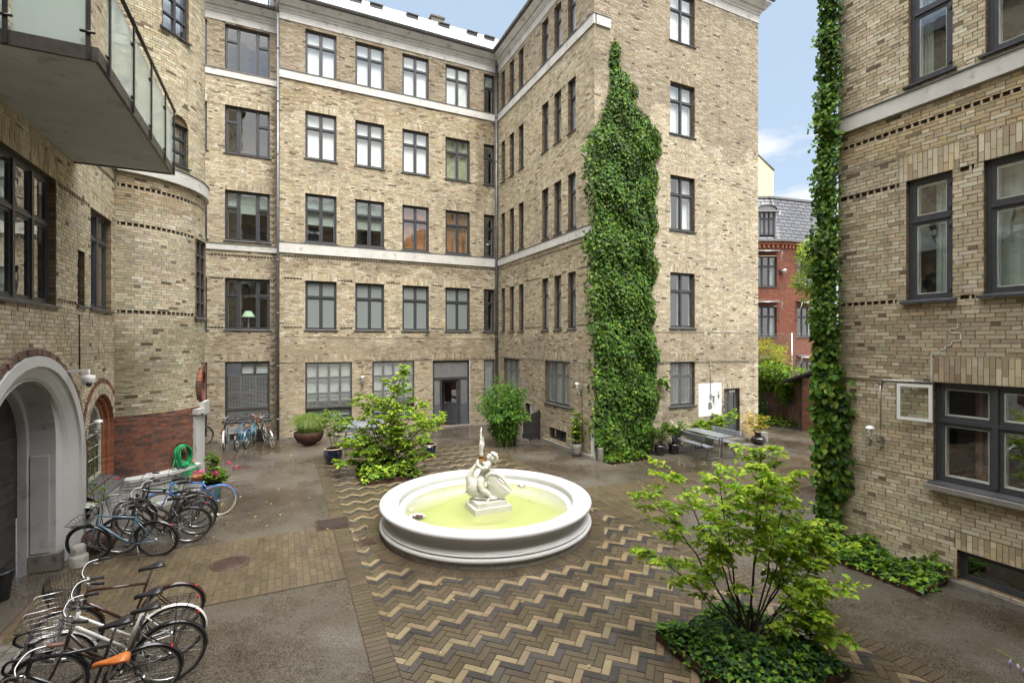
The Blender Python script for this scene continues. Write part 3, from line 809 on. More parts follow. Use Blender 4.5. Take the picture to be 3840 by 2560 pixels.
# running-bond strips to the gateway and to the alley
for (xa, xb, ya, yb) in ((-3.4, .93, 8.45, 10.97), (7.02, 15.9, 8.45, 10.9)):
    i = 0; x = xa
    while x < xb - .05:
        yy = ya + (.15 if i % 2 else 0) - .3
        while yy < yb:
            paver_rect(x + .052, yy + .15, math.pi / 2, .295, .099, jit(random.choice([(.105, .082, .052), (.115, .09, .058), (.092, .074, .05), (.10, .082, .048)]), .12, .03), (xa, xb, ya, yb), False)
            yy += .3
        x += .106; i += 1
# stone setts before the gate
for i in range(5):
    for j in range(17):
        paver_rect(-3.70 + i * .22 + (.0), 6.1 + j * .15 + (.07 if i % 2 else 0), 0, .21, .138, jit((.15, .14, .125), .2, .03), None, False)
# curved soldier ring round the fountain
n = 190
for i in range(n):
    a = 2 * math.pi * i / n
    if FC[0] + math.cos(a) * (FR + .13) > PX1 - .3: continue
    paver_rect(FC[0] + math.cos(a) * (FR + .13), FC[1] + math.sin(a) * (FR + .13), a, .25, .072, jit(random.choice(MID), .16, .03), None, False)
scored = sorted([(math.hypot(pc[3][0], pc[3][1]), i) for i, pc in enumerate(pieces) if pc[2] and pc[3][0] / max(.1, pc[3][1]) > -.45 and pc[5] > .25 and pc[6] < .11 and pc[6] > .0955 and abs(math.sin(2 * pc[4])) > .9 and pc[3][1] * .905 + pc[3][0] * .426 > 5.4])
chosenp = {i for _, i in scored[:300]}
PM = {}
def paver_mesh(L_, W_, tint):
    k_ = (L_, W_, tint)
    if k_ not in PM:
        b = MB(); e = .004
        b.add([(-L_ / 2, -W_ / 2, -.01), (L_ / 2, -W_ / 2, -.01), (L_ / 2, W_ / 2, -.01), (-L_ / 2, W_ / 2, -.01), (-L_ / 2 + e, -W_ / 2 + e, 0), (L_ / 2 - e, -W_ / 2 + e, 0), (L_ / 2 - e, W_ / 2 - e, 0), (-L_ / 2 + e, W_ / 2 - e, 0)],
              [(4, 5, 6, 7), (0, 1, 5, 4), (1, 2, 6, 5), (2, 3, 7, 6), (3, 0, 4, 7)], tint)
        o = b.build('paver', 'paver', None, origin=False); PM[k_] = o.data; bpy.data.objects.remove(o)
    return PM[k_]
fam = {'L': [jit(random.choice(LIGHT), .12, .03) for _ in range(6)], 'D': [jit(random.choice(DARK), .12, .03) for _ in range(6)], 'M': [jit(random.choice(MID), .12, .03) for _ in range(10)]}
pf = MB()
for i, (Q, tint, full, c, ang, L_, W_) in enumerate(pieces):
    z = .002 + random.uniform(-.0015, .0015)
    if i in chosenp:
        k_ = 'L' if tint[0] > .125 else 'D' if tint[2] / tint[0] > .76 else 'M'
        inst('paver', paver_mesh(round(L_, 4), round(W_, 4), random.choice(fam[k_])), Matrix.Translation((c[0], c[1], z)) @ Matrix.Rotation(ang, 4, 'Z'), pav)
    else:
        n = len(Q); cx = sum(p[0] for p in Q) / n; cy = sum(p[1] for p in Q) / n
        top = [(p[0] + (cx - p[0]) * .03, p[1] + (cy - p[1]) * .03, z) for p in Q]; bot = [(p[0], p[1], z - .01) for p in Q]
        pf.add(top + bot, [tuple(range(n))] + [(j, (j + 1) % n + 0, (j + 1) % n + n, j + n)[::-1] for j in range(n)], tint)
pf.build('paver_field', 'paver', pav, kind='stuff')

# ================================================================== buildings
back = Pl((0, 21.5, 0), (1, 0, 0), (0, -1, 0))
rec = Pl((0, 22.15, 0), (1, 0, 0), (0, -1, 0))
wing = Pl((9.35, 0, 0), (0, 1, 0), (-1, 0, 0))
endw = Pl((0, 13.47, 0), (1, 0, 0), (0, -1, 0))
right = Pl((9.79, 0, 0), (0, 1, 0), (-1, 0, 0))
left = Pl((-3.44, 0, 0), (0, 1, 0), (1, 0, 0))
SZ = [(4.38, 6.38), (7.95, 9.93), (11.37, 13.28), (14.79, 16.62)]
def lint(u0, u1, z, h=.31, e=.06): return (u0 - e, u1 + e, z, z + h)

# ---- back building
B = thing('brick_building', 'five storey yellow brick building across the back, with rows of cross-barred windows', 'building', (4.5, 22, 0))
ws = Wallset()
cols4 = [(.83, 2.03), (2.78, 3.98), (4.775, 5.965), (6.75, 7.93)]; nar = (8.64, 9.19)
holes, lnt = [], []
for (z0, z1) in SZ:
    for c in cols4 + [nar]:
        holes.append((*c, z0, z1));
        if z0 < 14: lnt.append(lint(*c, z1))
gh = [(.83, 2.645, .70, 3.04), (3.485, 5.305, .70, 3.04), (6.152, 7.94, .02, 3.03), (8.645, 9.19, 1.3, 3.03)]
for h in gh: holes.append(h); lnt.append(lint(h[0], h[1], h[3]))
dn = [(0.0, 9.2, 7.29), (-.02, 9.2, 3.30 + .75)][:1]
gaps = [(-.02, .70), (2.14, 2.66), (4.08, 4.66), (6.08, 6.64), (8.04, 8.52)]
for g in gaps: dn += [(g[0], g[1], 6.40), (g[0], g[1], 4.43)]
wall(ws, back, -.12, 9.35, 0, 16.78, holes, lnt, tone=tone_of([(-9, 99, 14.7, 20, (.66, .64, .64), 0), (-9, 99, 6.95, 7.5, (.70, .68, .66), .5), (-9, 99, 0, 4.1, (.82, .80, .80), .6), (-9, 99, 3.0, 3.9, (.88, .86, .84), .5), (8.3, 9.4, 10.8, 14.4, (.72, .70, .68), 1), (-9, 99, 13.6, 14.5, (.86, .82, .76), .8)]), bands=[(-.2, 9.35, 14.40, 14.74), (-.2, 9.35, 7.43, 7.86)], dentils=dn)
ws.rv.add([(-.12, 21.5, 0), (-.12, 22.2, 0), (-.12, 22.2, 16.8), (-.12, 21.5, 16.8)], [(0, 1, 2, 3)])
rc = (-2.055, -.475); rc0 = (-2.95, -2.66)
rh = [(*rc, a, b) for a, b in ((4.37, 6.41), (7.9, 9.88), (11.35, 13.22), (14.62, 16.41), (.74, 3.10))] + [(*rc0, a, b) for a, b in ((4.37, 6.41), (7.9, 9.88), (11.35, 13.22), (14.62, 16.41), (.2, 3.10))]
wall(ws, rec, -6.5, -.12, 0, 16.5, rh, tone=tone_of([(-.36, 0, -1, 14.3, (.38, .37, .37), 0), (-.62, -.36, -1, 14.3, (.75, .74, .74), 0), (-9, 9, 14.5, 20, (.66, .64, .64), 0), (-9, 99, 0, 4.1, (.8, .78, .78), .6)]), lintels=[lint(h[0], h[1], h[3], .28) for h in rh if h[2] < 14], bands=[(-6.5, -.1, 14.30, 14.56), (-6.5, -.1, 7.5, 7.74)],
     dentils=[(-2.6, -.14, 7.25), (-2.6, -2.12, 6.35), (-2.6, -2.12, 4.42), (-.42, -.14, 6.35)])
finish_walls(ws, B, 300)
stone_band(B, back, -.20, 9.29, 14.42, 14.74); stone_band(B, back, -.20, 9.29, 7.45, 7.86)
stone_band(B, rec, -6.5, -.20, 14.30, 14.55, .05); stone_band(B, rec, -6.5, -.20, 7.5, 7.73, .05)
cornice(B, back, -.12, 9.35 + .4, 16.76, e0=.25); cornice(B, rec, -6.5, -.2, 16.47)
BL = {  # white blinds added behind upper panes to match their bright sky reflection
 (3, 0): ('blind_white', 1), (3, 1): ('blind_white', 1), (3, 2): ('blind_white', 1), (3, 3): ('blind_white', 1),
 (2, 0): ('blind_white', 1), (2, 1): ('blind_white', 1), (2, 2): ('blind_white', .98),
 (1, 0): ('blind_green', .62), (1, 1): ('blind_green', .62)}
for r, (z0, z1) in enumerate(SZ):
    for c, (a, b) in enumerate(cols4):
        kw = {}
        if (r, c) in BL: kw = dict(blind=BL[(r, c)][0], blind_h=BL[(r, c)][1])
        if (r, c) == (2, 3): kw = dict(blind='curtain_green')
        if r == 1 and c > 1: kw = dict(back='room_brown', blind='room_brown')
        if r == 0: kw = dict(pane_mat='frosted_glass', back='room_mid')
        window(B, ws, back, a, b, z0, z1, **kw)
    window(B, ws, back, *nar, z0, z1, cols=[1], blind='blind_green' if r == 3 else None, blind_h=.3)
# swan ornament in one narrow window: small pale figure
# shop windows
for (a, b) in ((.83, 2.645), (3.485, 5.305)):
    window(B, ws, back, a, b, 1.13, 3.04, cols=[1, 1, 1, 1], splits=(.32, .66), fr=.06, sash=.018, depth=.05, liner=False, back='room_mid', blind='blind_white', blind_h=.86, sill=False,
           grill=(33, 35, (a + .07, b - .07, 1.2, 2.98)), name='shop_window')
    window(B, ws, back, a, b, .70, 1.125, cols=[1, 1], splits=(), fr=.06, sash=.03, depth=.05, liner=False, back='room_mid', blind='blind_white', blind_h=.8, sill=True, name='cellar_window')
window(B, ws, back, *nar, 1.3, 3.03, cols=[1], splits=(), grill=(12, 38, (8.7, 9.13, 1.36, 2.97)), depth=.08, blind='blind_green', blind_h=.9)
# recess windows: wide fixed light between two narrow casements
for r, (z0, z1) in enumerate([(4.37, 6.41), (7.9, 9.88), (11.35, 13.22), (14.62, 16.41)]):
    sp = .66 if r else .66
    window(B, ws, rec, *rc, z0, z1, cols=[.45, .70, .43], splits=[[sp], [], [sp]], sill=r < 3, blind='blind_green' if r == 1 else None, blind_h=.42, back='room_dark' if r < 2 else 'room_mid')
    window(B, ws, rec, *rc0, z0, z1, cols=[1], sill=r < 3)
window(B, ws, rec, *rc0, .2, 3.10, cols=[1], sill=False)
window(B, ws, rec, *rc, 1.19, 3.10, cols=[1, 1, 1], splits=(.35, .70), fr=.07, sash=.02, depth=.06, liner=False, back='room_dark', blind='blind_white', blind_h=.25, sill=False,
       grill=(26, 24, (-1.95, -.58, 1.26, 2.52)), name='shop_window')
window(B, ws, rec, *rc, .74, 1.185, cols=[1], splits=(), fr=.06, sash=.03, depth=.06, liner=False, sill=True, name='cellar_window', grill=(27, 6, (-1.98, -.55, .82, 1.12)))
pn = MB(); pn.box(rec, -2.0, -1.5, 2.52, 3.03, -.06, -.03); pn.build('vent_panel', 'panel_grey', B)
# doorway
dw = MB(); pl = back
for (a, b) in ((6.152, 6.23), (7.86, 7.94), (6.52, 6.60), (7.42, 7.50)): dw.box(pl, a, b, .02, 3.03 if a in (6.152, 7.86) else 2.14, -.20, -.08)
dw.box(pl, 6.23, 7.86, 2.14, 2.24, -.20, -.07); dw.box(pl, 6.23, 7.86, 2.95, 3.03, -.20, -.08)
dfo = dw.build('door_frame', 'frame_dark', B)
for (a, b) in ((6.23, 6.52), (7.50, 7.86)):
    k = MB(); k.box(pl, a, b, .02, .98, -.18, -.05); k.build('side_panel', 'panel_grey', dfo)
    p = MB(); p.wq(pl, a, b, .98, 2.14, -.14); p.build('pane', 'glass', dfo)
    k = MB()
    n = 7
    for i in range(n + 1): u = a + .03 + (b - a - .06) * i / n; k.box(pl, u - .004, u + .004, 1.02, 2.10, -.10, -.092)
    for i in range(25): z = 1.02 + 1.08 * i / 24; k.box(pl, a + .03, b - .03, z - .004, z + .004, -.092, -.084)
    k.build('wire_grille', 'wire_light', dfo)
p = MB(); p.wq(pl, 6.23, 7.86, 2.24, 2.95, -.14); p.build('pane', 'glass', dfo)
k = MB()
for i in range(42): u = 6.26 + 1.57 * i / 41; k.box(pl, u - .004, u + .004, 2.27, 2.92, -.10, -.092)
for i in range(17): z = 2.27 + .65 * i / 16; k.box(pl, 6.26, 7.83, z - .004, z + .004, -.092, -.084)
k.build('wire_grille', 'wire_light', dfo)
dr = MB(); c0 = Vector((7.42, 21.62, 0)); dv = Vector((-.62, .55, 0)).normalized()
def leafd(b, u0, u1, z0, z1, t0, t1):
    n_ = Vector((-dv.y, dv.x, 0))
    vs = [c0 + dv * u + n_ * t_ + Vector((0, 0, z)) for t_ in (t0, t1) for z in (z0, z1) for u in (u0, u1)]
    b.add(vs, [(0, 1, 3, 2), (4, 6, 7, 5), (0, 4, 5, 1), (2, 3, 7, 6), (0, 2, 6, 4), (1, 5, 7, 3)])
leafd(dr, 0, .10, .05, 2.1, 0, .04); leafd(dr, .70, .80, .05, 2.1, 0, .04); leafd(dr, .1, .7, .05, .25, 0, .04); leafd(dr, .1, .7, .95, 1.08, 0, .04); leafd(dr, .1, .7, 2.0, 2.1, 0, .04)
leafd(dr, .1, .7, .25, .95, .01, .03); leafd(dr, .2, .6, .35, .85, .0, .04)
do = dr.build('door', 'frame_dark', B)
p = MB(); leafd(p, .1, .7, 1.08, 2.0, .018, .024); p.build('pane', 'glass', do)
p = MB(); p.tube([c0 + dv * .74 + Vector((-.03, -.05, 1.03)), c0 + dv * .62 + Vector((-.03, -.05, 1.03))], .012, 6); p.build('handle', 'steel', do)
hl = MB(); hl.add([(6.2, 21.7, 0), (7.9, 21.7, 0), (7.9, 21.7, 3), (6.2, 21.7, 3), (6.0, 25, 0), (8.1, 25, 0), (8.1, 25, 3), (6.0, 25, 3)], [(4, 5, 6, 7), (0, 1, 5, 4), (1, 2, 6, 5), (2, 3, 7, 6), (3, 0, 4, 7)])
hl.build('hallway', 'room_brown', B)
st = MB(); st.box(pl, 6.10, 7.99, -.01, .045, -.10, .30); st.build('doorstep', 'dark_stone', B)
pb = MB(); pb.box(back, -.12, .82, -.02, .08, .012, .05); pb.box(back, 2.66, 6.05, -.02, .08, .012, .05); pb.build('plinth', 'dark_stone', B)
downpipe(B, -.17, 21.42, 0.02, 16.9, .045, [(-.2, 21.30, 17.1), (-.2, 21.15, 17.45)])
downpipe(B, 9.24, 21.39, 1.2, 17.0, .06, [(9.2, 21.30, 17.2), (9.1, 21.15, 17.5)])
cb = MB(); cb.tube([(-.02, 21.47, 3.12 + .98), (4, 21.47, 4.06), (9.2, 21.47, 4.02)], .006, 4); cb.tube([(2.75, 21.47, 3.10), (5.3, 21.465, 3.12), (9.25, 21.47, 3.10)], .008, 4)
cb.tube([(3.06, 21.47, 3.10), (3.06, 21.47, 2.2)], .008, 4); cb.build('cable', 'dull_steel', B)
# roof: steep slated slope behind the gutter, hatches along its top
def roof(root, xa, xb, ya, za, run, rise, hatches):
    r = MB(); sl = math.hypot(run, rise); nrow = 7
    for i in range(nrow):
        t0, t1 = i / nrow, (i + 1) / nrow; x = xa; off = (i % 2) * .3
        while x < xb:
            q = min(x + (.6 if x > xa or not off else .3), xb)
            y0, z0_, y1, z1_ = ya + run * t0, za + rise * t0, ya + run * t1, za + rise * t1
            r.add([(x + .004, y0, z0_ + .03), (q - .004, y0, z0_ + .03), (q - .004, y1, z1_ + .008), (x + .004, y1, z1_ + .008)], [(0, 1, 2, 3)]); x = q
    ro = r.build('roof', 'slate_glare', root)
    u = MB(); u.quad((xa, ya, za), (xb, ya, za), (xb, ya + run, za + rise), (xa, ya + run, za + rise)); u.quad((xa, ya + run, za + rise), (xb, ya + run, za + rise), (xb, ya + 8, za + rise + .3), (xa, ya + 8, za + rise + .3)); u.build('roof_deck', 'lead_grey', ro)
    for hx in hatches:
        h = MB(); t_ = .74; y0, z0_ = ya + run * t_, za + rise * t_
        h.xbox(hx, hx + .5, y0 - .03, y0 + .6, z0_ - .03, z0_ + .17); h.build('roof_hatch', 'frame_black', ro)
        h = MB(); h.xbox(hx - .04, hx + .54, y0 - .09, y0 + .7, z0_ + .172, z0_ + .20); h.build('hatch_cover', 'lead_grey', ro)
roof(B, -.5, 10.2, 21.10, 17.52, 1.2, 1.42, [2.6, 3.5, 5.1, 6.6, 8.0, 8.9])
roof(B, -6.5, -.55, 21.75, 17.25, 1.2, 1.4, [-1.6, -3.5])
ch = MB(); ch.xbox(6.35, 6.95, 22.4, 22.9, 18.4, 19.25); ch.xbox(6.3, 7.0, 22.35, 22.95, 19.25, 19.32); ch.build('chimney', 'dark_stone', B)
sw = MB(); fl = 8.92
sw.ball((fl, 21.70, 8.55), .06, 8, (1.6, .4, .8)); sw.tube([(fl + .08, 21.70, 8.57), (fl + .12, 21.7, 8.68), (fl + .06, 21.7, 8.74)], .014, 6)
sw.build('window_figure', 'lamp_white', B)

# ---- wing (side wall and end wall)
Wg = thing('brick_wing', 'tall yellow brick wing with slim triple windows, jutting into the courtyard behind the ivy column', 'building', (13.3, 17.5, 0))
ws = Wallset()
trip = [(20.64, 21.04), (19.66, 20.11), (18.69, 19.16), (16.54, 17.05), (15.57, 16.08), (14.59, 15.10)]
SW = [(4.36, 6.38), (7.95, 9.9), (11.39, 13.27), (14.88, 16.55)]
holes = [(*c, *z) for c in trip for z in SW]
lnt = [lint(c[0], c[1], z[1], .28, .04) for c in trip for z in SW[:3]]
g1, g2, g3 = (19.08, 20.77, 1.65, 3.13), (14.98, 16.81, 1.52, 3.18), (15.22, 16.47, .16, .60)
holes += [g1, g2, g3, (18.0, 18.5, .5, 1.3)]; lnt += [lint(*g1[:2], 3.13), lint(*g2[:2], 3.18), lint(*g3[:2], .6, .25)]
dn = [(13.6, 21.3, 7.27)]
for a, b in ((13.6, 14.5), (17.15, 18.6)): dn += [(a, b, 6.40), (a, b, 4.43)]
for a, b in ((15.17, 15.5), (16.15, 16.48), (19.22, 19.6), (20.17, 20.58)): dn += [(a, b, 6.40)]
wall(ws, wing, 13.47, 21.5, 0, 16.75, holes, lnt, tone=tone_of([(-9, 99, 14.7, 20, (.82, .80, .80), 0), (-9, 99, 9.0, 14.5, (1.10, 1.10, 1.08), 1), (-9, 99, 0, 4.1, (.84, .82, .82), .7), (-9, 99, 6.9, 7.5, (.8, .78, .75), .5)]), bands=[(13.4, 21.5, 14.40, 14.75), (13.4, 21.5, 7.50, 7.80)], dentils=dn)
ecol = (12.645, 13.83)
eh = [(*ecol, a, b) for a, b in ((4.40, 6.40), (7.95, 9.92), (11.43, 13.30), (14.80, 16.6), (1.55, 3.16))]
eh += [(15.34, 16.19, .16, 2.08), (12.72, 13.15, .14, .72)]
wall(ws, endw, 9.35, 17.24, 0, 16.62, eh, [lint(h[0], h[1], h[3], .31) for h in eh if h[2] < 14], bands=[(9.3, 9.99, 14.40, 14.75)], pal=YB[:6] + [(.38, .33, .24)], tone=tone_of([(9, 13, 12.3, 20, (.70, .68, .67), 1), (13, 15.2, 11.6, 20, (.72, .70, .69), 1), (15.2, 18, 10.8, 20, (.72, .70, .69), 1), (9, 18, 2.9, 4.25, (.84, .82, .81), .6), (12.3, 14.1, .9, 1.5, (.75, .73, .72), .5), (16.4, 17.3, 0, 1.0, (1.0, .86, .55), .4)]))
ws.rv.add([(17.24, 13.47, 0), (17.24, 22, 0), (17.24, 22, 17), (17.24, 13.47, 17)], [(0, 1, 2, 3)])
finish_walls(ws, Wg, 300)
jn = MB(); jn.box(endw, 9.36, 17.23, 4.215, 4.24, -.004, .011); jn.build('drip_course', 'dark_stone', Wg)
stone_band(Wg, wing, 13.41, 21.44, 14.42, 14.75); stone_band(Wg, wing, 13.41, 21.44, 7.50, 7.80)
b = MB(); b.box(endw, 9.41, 9.99, 14.42, 14.75, -.01, .062); b.build('stone_band', 'stone', Wg)
b = MB(); b.box(endw, 9.29, 10.0, 14.752, 14.772, -.01, .08); b.build('flashing', 'lead_grey', Wg)
cornice(Wg, wing, 13.47, 21.5 - .0, 16.72, e0=1); cornice(Wg, endw, 9.35, 17.24, 16.62, e1=1, e0=1)
for r, (z0, z1) in enumerate(SW):
    for c, (a, b) in enumerate(trip):
        kw = {}
        if r == 3: kw = dict(blind='blind_white')  # white blind added so the sky-mirroring panes look brighter
        elif r == 0: kw = dict(pane_mat='frosted_glass' if c in (0, 1, 3) else None, back='room_mid', curtain=('blind_green', [(.1, .9)]) if c in (2, 4) else None)
        elif r == 1: kw = dict(curtain=('blind_white', [(.1, .5)]), back='room_mid')
        else: kw = dict(blind='blind_green', blind_h=.5 if c % 2 else 1, back='room_mid')
        kw = {k: v for k, v in kw.items() if v is not None}
        window(Wg, ws, wing, a, b, z0, z1, cols=[1], **kw)
window(Wg, ws, wing, *g1, cols=[1, 1, 1], splits=(.66,), blind='blind_green', blind_h=1, grill=(24, 22, (19.2, 20.65, 1.75, 3.05)))
window(Wg, ws, wing, *g2, cols=[1, 1, 1], splits=(.66,), curtain=('blind_green', [(.05, .3), (.6, .8)]), back='room_mid', grill=(28, 25, (15.06, 16.73, 1.6, 3.1)))
window(Wg, ws, wing, *g3, cols=[1, 1], splits=(), sill=False, liner=False, name='cellar_window', depth=.15)
window(Wg, ws, wing, 18.0, 18.5, .5, 1.3, cols=[1], splits=(), liner=False, name='cellar_window')
for r, h in enumerate(eh[:4]):
    kw = [dict(glass='glass', back='room_dark'), dict(curtain=('blind_white', [(.05, .25), (.72, .95)]), back='room_mid'), dict(blind='blind_white'), dict(blind='blind_white')][r]  # white blinds of the upper rows are added to brighten the panes
    window(Wg, ws, endw, *h, **kw)
window(Wg, ws, endw, *eh[4], curtain=('blind_green', [(.35, .5), (.85, .98)]), back='room_mid', grill=(18, 25, (12.72, 13.76, 1.63, 3.08)))
window(Wg, ws, endw, *eh[6], cols=[1], splits=(), liner=False, name='cellar_window', fr=.04)
# end wall door
d = MB(); pl = endw
d.box(pl, 15.34, 15.40, .16, 2.08, -.20, -.10); d.box(pl, 16.13, 16.19, .16, 2.08, -.20, -.10); d.box(pl, 15.40, 16.13, 2.02, 2.08, -.2, -.101)
df_ = d.build('door_frame', 'frame_dark', Wg)
d = MB()
for a, b, c_, e in ((15.40, 15.50, .18, 2.02), (16.03, 16.13, .18, 2.02), (15.72, 15.81, .18, 2.02)): d.box(pl, a, b, c_, e, -.17, -.125)
for a, b in ((.18, .34), (1.02, 1.14), (1.90, 2.02)): d.box(pl, 15.5, 15.72, a, b, -.17, -.127); d.box(pl, 15.81, 16.03, a, b, -.17, -.127)
d.box(pl, 15.5, 15.72, .34, 1.02, -.16, -.14); d.box(pl, 15.81, 16.03, .34, 1.02, -.16, -.14)
do = d.build('door', 'panel_grey', df_)
p = MB(); p.wq(pl, 15.5, 15.72, 1.14, 1.9, -.145); p.wq(pl, 15.81, 16.03, 1.14, 1.9, -.145); p.build('pane', 'glass', df_)
p = MB(); p.wq(pl, 15.4, 16.13, .2, 2.0, -.6); p.build('interior', 'room_dark', df_)
s_ = MB(); s_.box(pl, 15.75, 16.08, 1.92, 1.99, -.124, -.118); s_.build('door_sign', 'lamp_white', df_)
s_ = MB(); s_.box(pl, 15.25, 16.30, -.01, .155, -.1, .30); s_.build('doorstep', 'dark_stone', Wg)
s_ = MB(); s_.tube([(15.46, 13.57, 1.05), (15.46, 13.53, 1.05), (15.56, 13.53, 1.05)], .01, 6); s_.build('handle', 'steel', df_)
s_ = MB(); s_.box(pl, 15.24, 15.32, 1.22, 1.50, .012, .06); s_.build('door_phone', 'steel', Wg)
s_ = MB(); s_.box(pl, 15.255, 15.305, 1.36, 1.48, .061, .066); s_.build('keypad', 'black_metal', Wg)
# painted rectangle with the letters
ws2 = MB()
for i in range(19):
    z = 1.09 + i * CH; u = 14.01 + (i % 2) * -.11
    while u < 15.19:
        a, b = max(u, 14.01), min(u + .226, 15.19)
        if b - a > .02: ws2.box(endw, a, b, z + .003, min(z + CH - .003, 2.33), .0, .016 + random.uniform(-.002, .002))
        u += .232
ws2.box(endw, 14.01, 15.19, 1.09, 2.33, -.003, .0095)
pan = ws2.build('painted_panel', 'white_print', Wg)
lt = MB(); e0, e1 = .019, .023
lt.box(endw, 14.70, 14.83, 1.80, 1.84, e0, e1); lt.box(endw, 14.745, 14.785, 1.60, 1.80, e0, e1)
lt.build('letter_t', 'frame_black', pan)
bcur = bpy.data.curves.new('letter_b', 'FONT'); bcur.body = 'B'; bcur.size = .34; bcur.extrude = .003; bcur.offset = .006
bo = bpy.data.objects.new('letter_b', bcur); COL.objects.link(bo); bo.location = (14.49, 13.47 - .021, 1.36); bo.rotation_euler = (R(90), 0, 0)
bme = bpy.data.meshes.new_from_object(bo); bme.materials.clear(); bme.materials.append(MATS['frame_black']); _m = bo.matrix_basis.copy(); bpy.data.objects.remove(bo)
bo = bpy.data.objects.new('letter_b', bme); COL.objects.link(bo); bo.matrix_basis = _m; attach(bo, pan)
cb = MB(); cb.tube([(9.31, 21.2, 3.17), (9.31, 17, 3.16), (9.31, 13.42, 3.17), (12, 13.43, 3.17), (17.1, 13.43, 3.14)], .012, 5)
cb.tube([(14.60, 13.43, 3.15), (14.60, 13.43, 1.95)], .012, 5); cb.tube([(9.31, 14.12, 3.16), (9.31, 14.12, .6)], .009, 5); cb.build('cable', 'dull_steel', Wg)
pb = MB(); pb.box(wing, 13.45, 16.85, -.02, .10, .012, .12); pb.box(endw, 11.4, 15.24, -.02, .07, .012, .09); pb.build('plinth', 'concrete_pot', Wg)
pb = MB(); pb.box(wing, 13.47, 13.62, 0, .95, .012, .03); pb.box(endw, 9.32, 9.42, 0, .95, .012, .03); pb.build('corner_render', 'stone', Wg)

# ---- right building
Rb = thing('brick_house', 'near yellow brick building at the right edge with one small window pane swung open', 'building', (12, 2.5, 0))
ws = Wallset()
rh = [(4.09, 4.735, 4.60, 6.67), (2.78, 3.70, 4.62, 6.68), (4.09, 4.70, 8.31, 10.45), (2.78, 3.68, 8.31, 10.45), (2.1, 4.345, 1.58, 3.225), (2.4, 4.03, .10, .57)]
rl = [(4.00, 4.84, 6.67, 7.10), (2.7, 3.78, 6.68, 7.11), (2.0, 4.37, 3.23, 3.645), (2.35, 4.06, .57, .85)]
wall(ws, right, -1.2, 5.88, 0, 12.2, rh, rl, bands=[(-1.2, 5.9, 7.89, 8.17)],
     dentils=[(1.5, 5.83, 7.57), (4.85, 5.83, 6.60), (3.82, 3.99, 6.60), (4.88, 5.83, 4.57), (3.82, 3.99, 4.57)], pal=YB[:8], tone=tone_of([(-9, 9, 7.15, 7.9, (.98, .90, .76), .3), (-9, 9, 3.3, 4.5, (.80, .78, .74), .5), (-9, 9, 2.0, 2.5, (.86, .84, .80), .5), (-9, 9, 0, 3.3, (1.10, 1.08, 1.04), .5), (-9, 9, 4.5, 6.0, (.98, .97, .94), .8), (-9, 9, 6, 13, (1.10, 1.10, 1.09), 0)]))
ws.rv.add([(9.79, 5.88, 0), (16, 5.88, 0), (16, 5.88, 12.2), (9.79, 5.88, 12.2)], [(0, 1, 2, 3)])
finish_walls(ws, Rb, 300)
b = MB(); b.box(right, -1.2, 5.94, 7.89, 8.165, -.01, .075); b.build('stone_band', 'stone', Rb)
b = MB(); b.box(right, -1.2, 5.96, 8.168, 8.19, -.01, .095); b.build('flashing', 'lead_grey', Rb)
kw = dict(depth=.07, fr=.06, sash=.055, hinges=True, sill_out=.09, lin=.055)
window(Rb, ws, right, *rh[0], cols=[1], splits=(.66,), blind=None, curtain=('blind_green', [(.05, .5)]), back='room_mid', **kw)
window(Rb, ws, right, *rh[1], cols=[1], splits=(.66,), curtain=('blind_green', [(.3, .9)]), back='room_mid', **kw)
window(Rb, ws, right, *rh[2], cols=[1], splits=(.56,), curtain=('blind_green', [(.6, .95)]), back='room_mid', **kw)
window(Rb, ws, right, *rh[3], cols=[1], splits=(.56,), curtain=('blind_green', [(.1, .5)]), back='room_mid', **kw)
window(Rb, ws, right, *rh[4], cols=[1, 1, 1], splits=(.62,), curtain=('old_wood', [(.62, .8)]), back='room_dark', **kw)
window(Rb, ws, right, *rh[5], cols=[1, 1], splits=(), sill=False, liner=False, name='cellar_window', depth=.09, hinges=True)
b = MB(); b.box(right, 1.5, 4.42, 1.47, 1.545, -.02, .16); b.build('window_ledge', 'concrete_pot', Rb)
os_ = MB(); hp = Vector((9.76, 4.34, 0)); dv2 = Vector((-.10, .47, 0)).normalized(); nn = Vector((-dv2.y, dv2.x, 0))
def ob_(b, u0, u1, z0, z1, t0, t1):
    vs = [hp + dv2 * u + nn * t_ + Vector((0, 0, z)) for t_ in (t0, t1) for z in (z0, z1) for u in (u0, u1)]
    b.add(vs, [(0, 1, 3, 2), (4, 6, 7, 5), (0, 4, 5, 1), (2, 3, 7, 6), (0, 2, 6, 4), (1, 5, 7, 3)])
for a in ((0, .05, 2.56, 3.18), (.43, .48, 2.56, 3.18), (.05, .43, 2.56, 2.61), (.05, .43, 3.13, 3.18)): ob_(os_, *a, 0, .035)
oo = os_.build('open_sash', 'inner_white', Rb)
p = MB(); ob_(p, .05, .43, 2.61, 3.13, .014, .018); p.build('pane', 'clear_glass', oo)
p = MB(); ob_(p, .46, .50, 2.55, 3.19, -.02, -.001); ob_(p, .0, .50, 3.182, 3.195, -.02, .03); p.build('sash_edge', 'frame_dark', oo)
cb = MB(); cb.tube([(9.765, 5.85, 3.20), (9.765, 4.38, 3.22)], .012, 6); cb.tube([(9.765, 5.13, 3.2), (9.765, 5.13, 2.3)], .01, 6)
cb.box(right, 5.09, 5.17, 3.14, 3.22, .012, .05); cb.build('cable', 'steel', Rb)
b = MB(); b.box(right, 1.5, 4.12, -.02, .085, .012, .13); b.build('kerb_stone', 'dark_stone', Rb)
cr_ = MB(); zz = 3.64; yy = 4.37
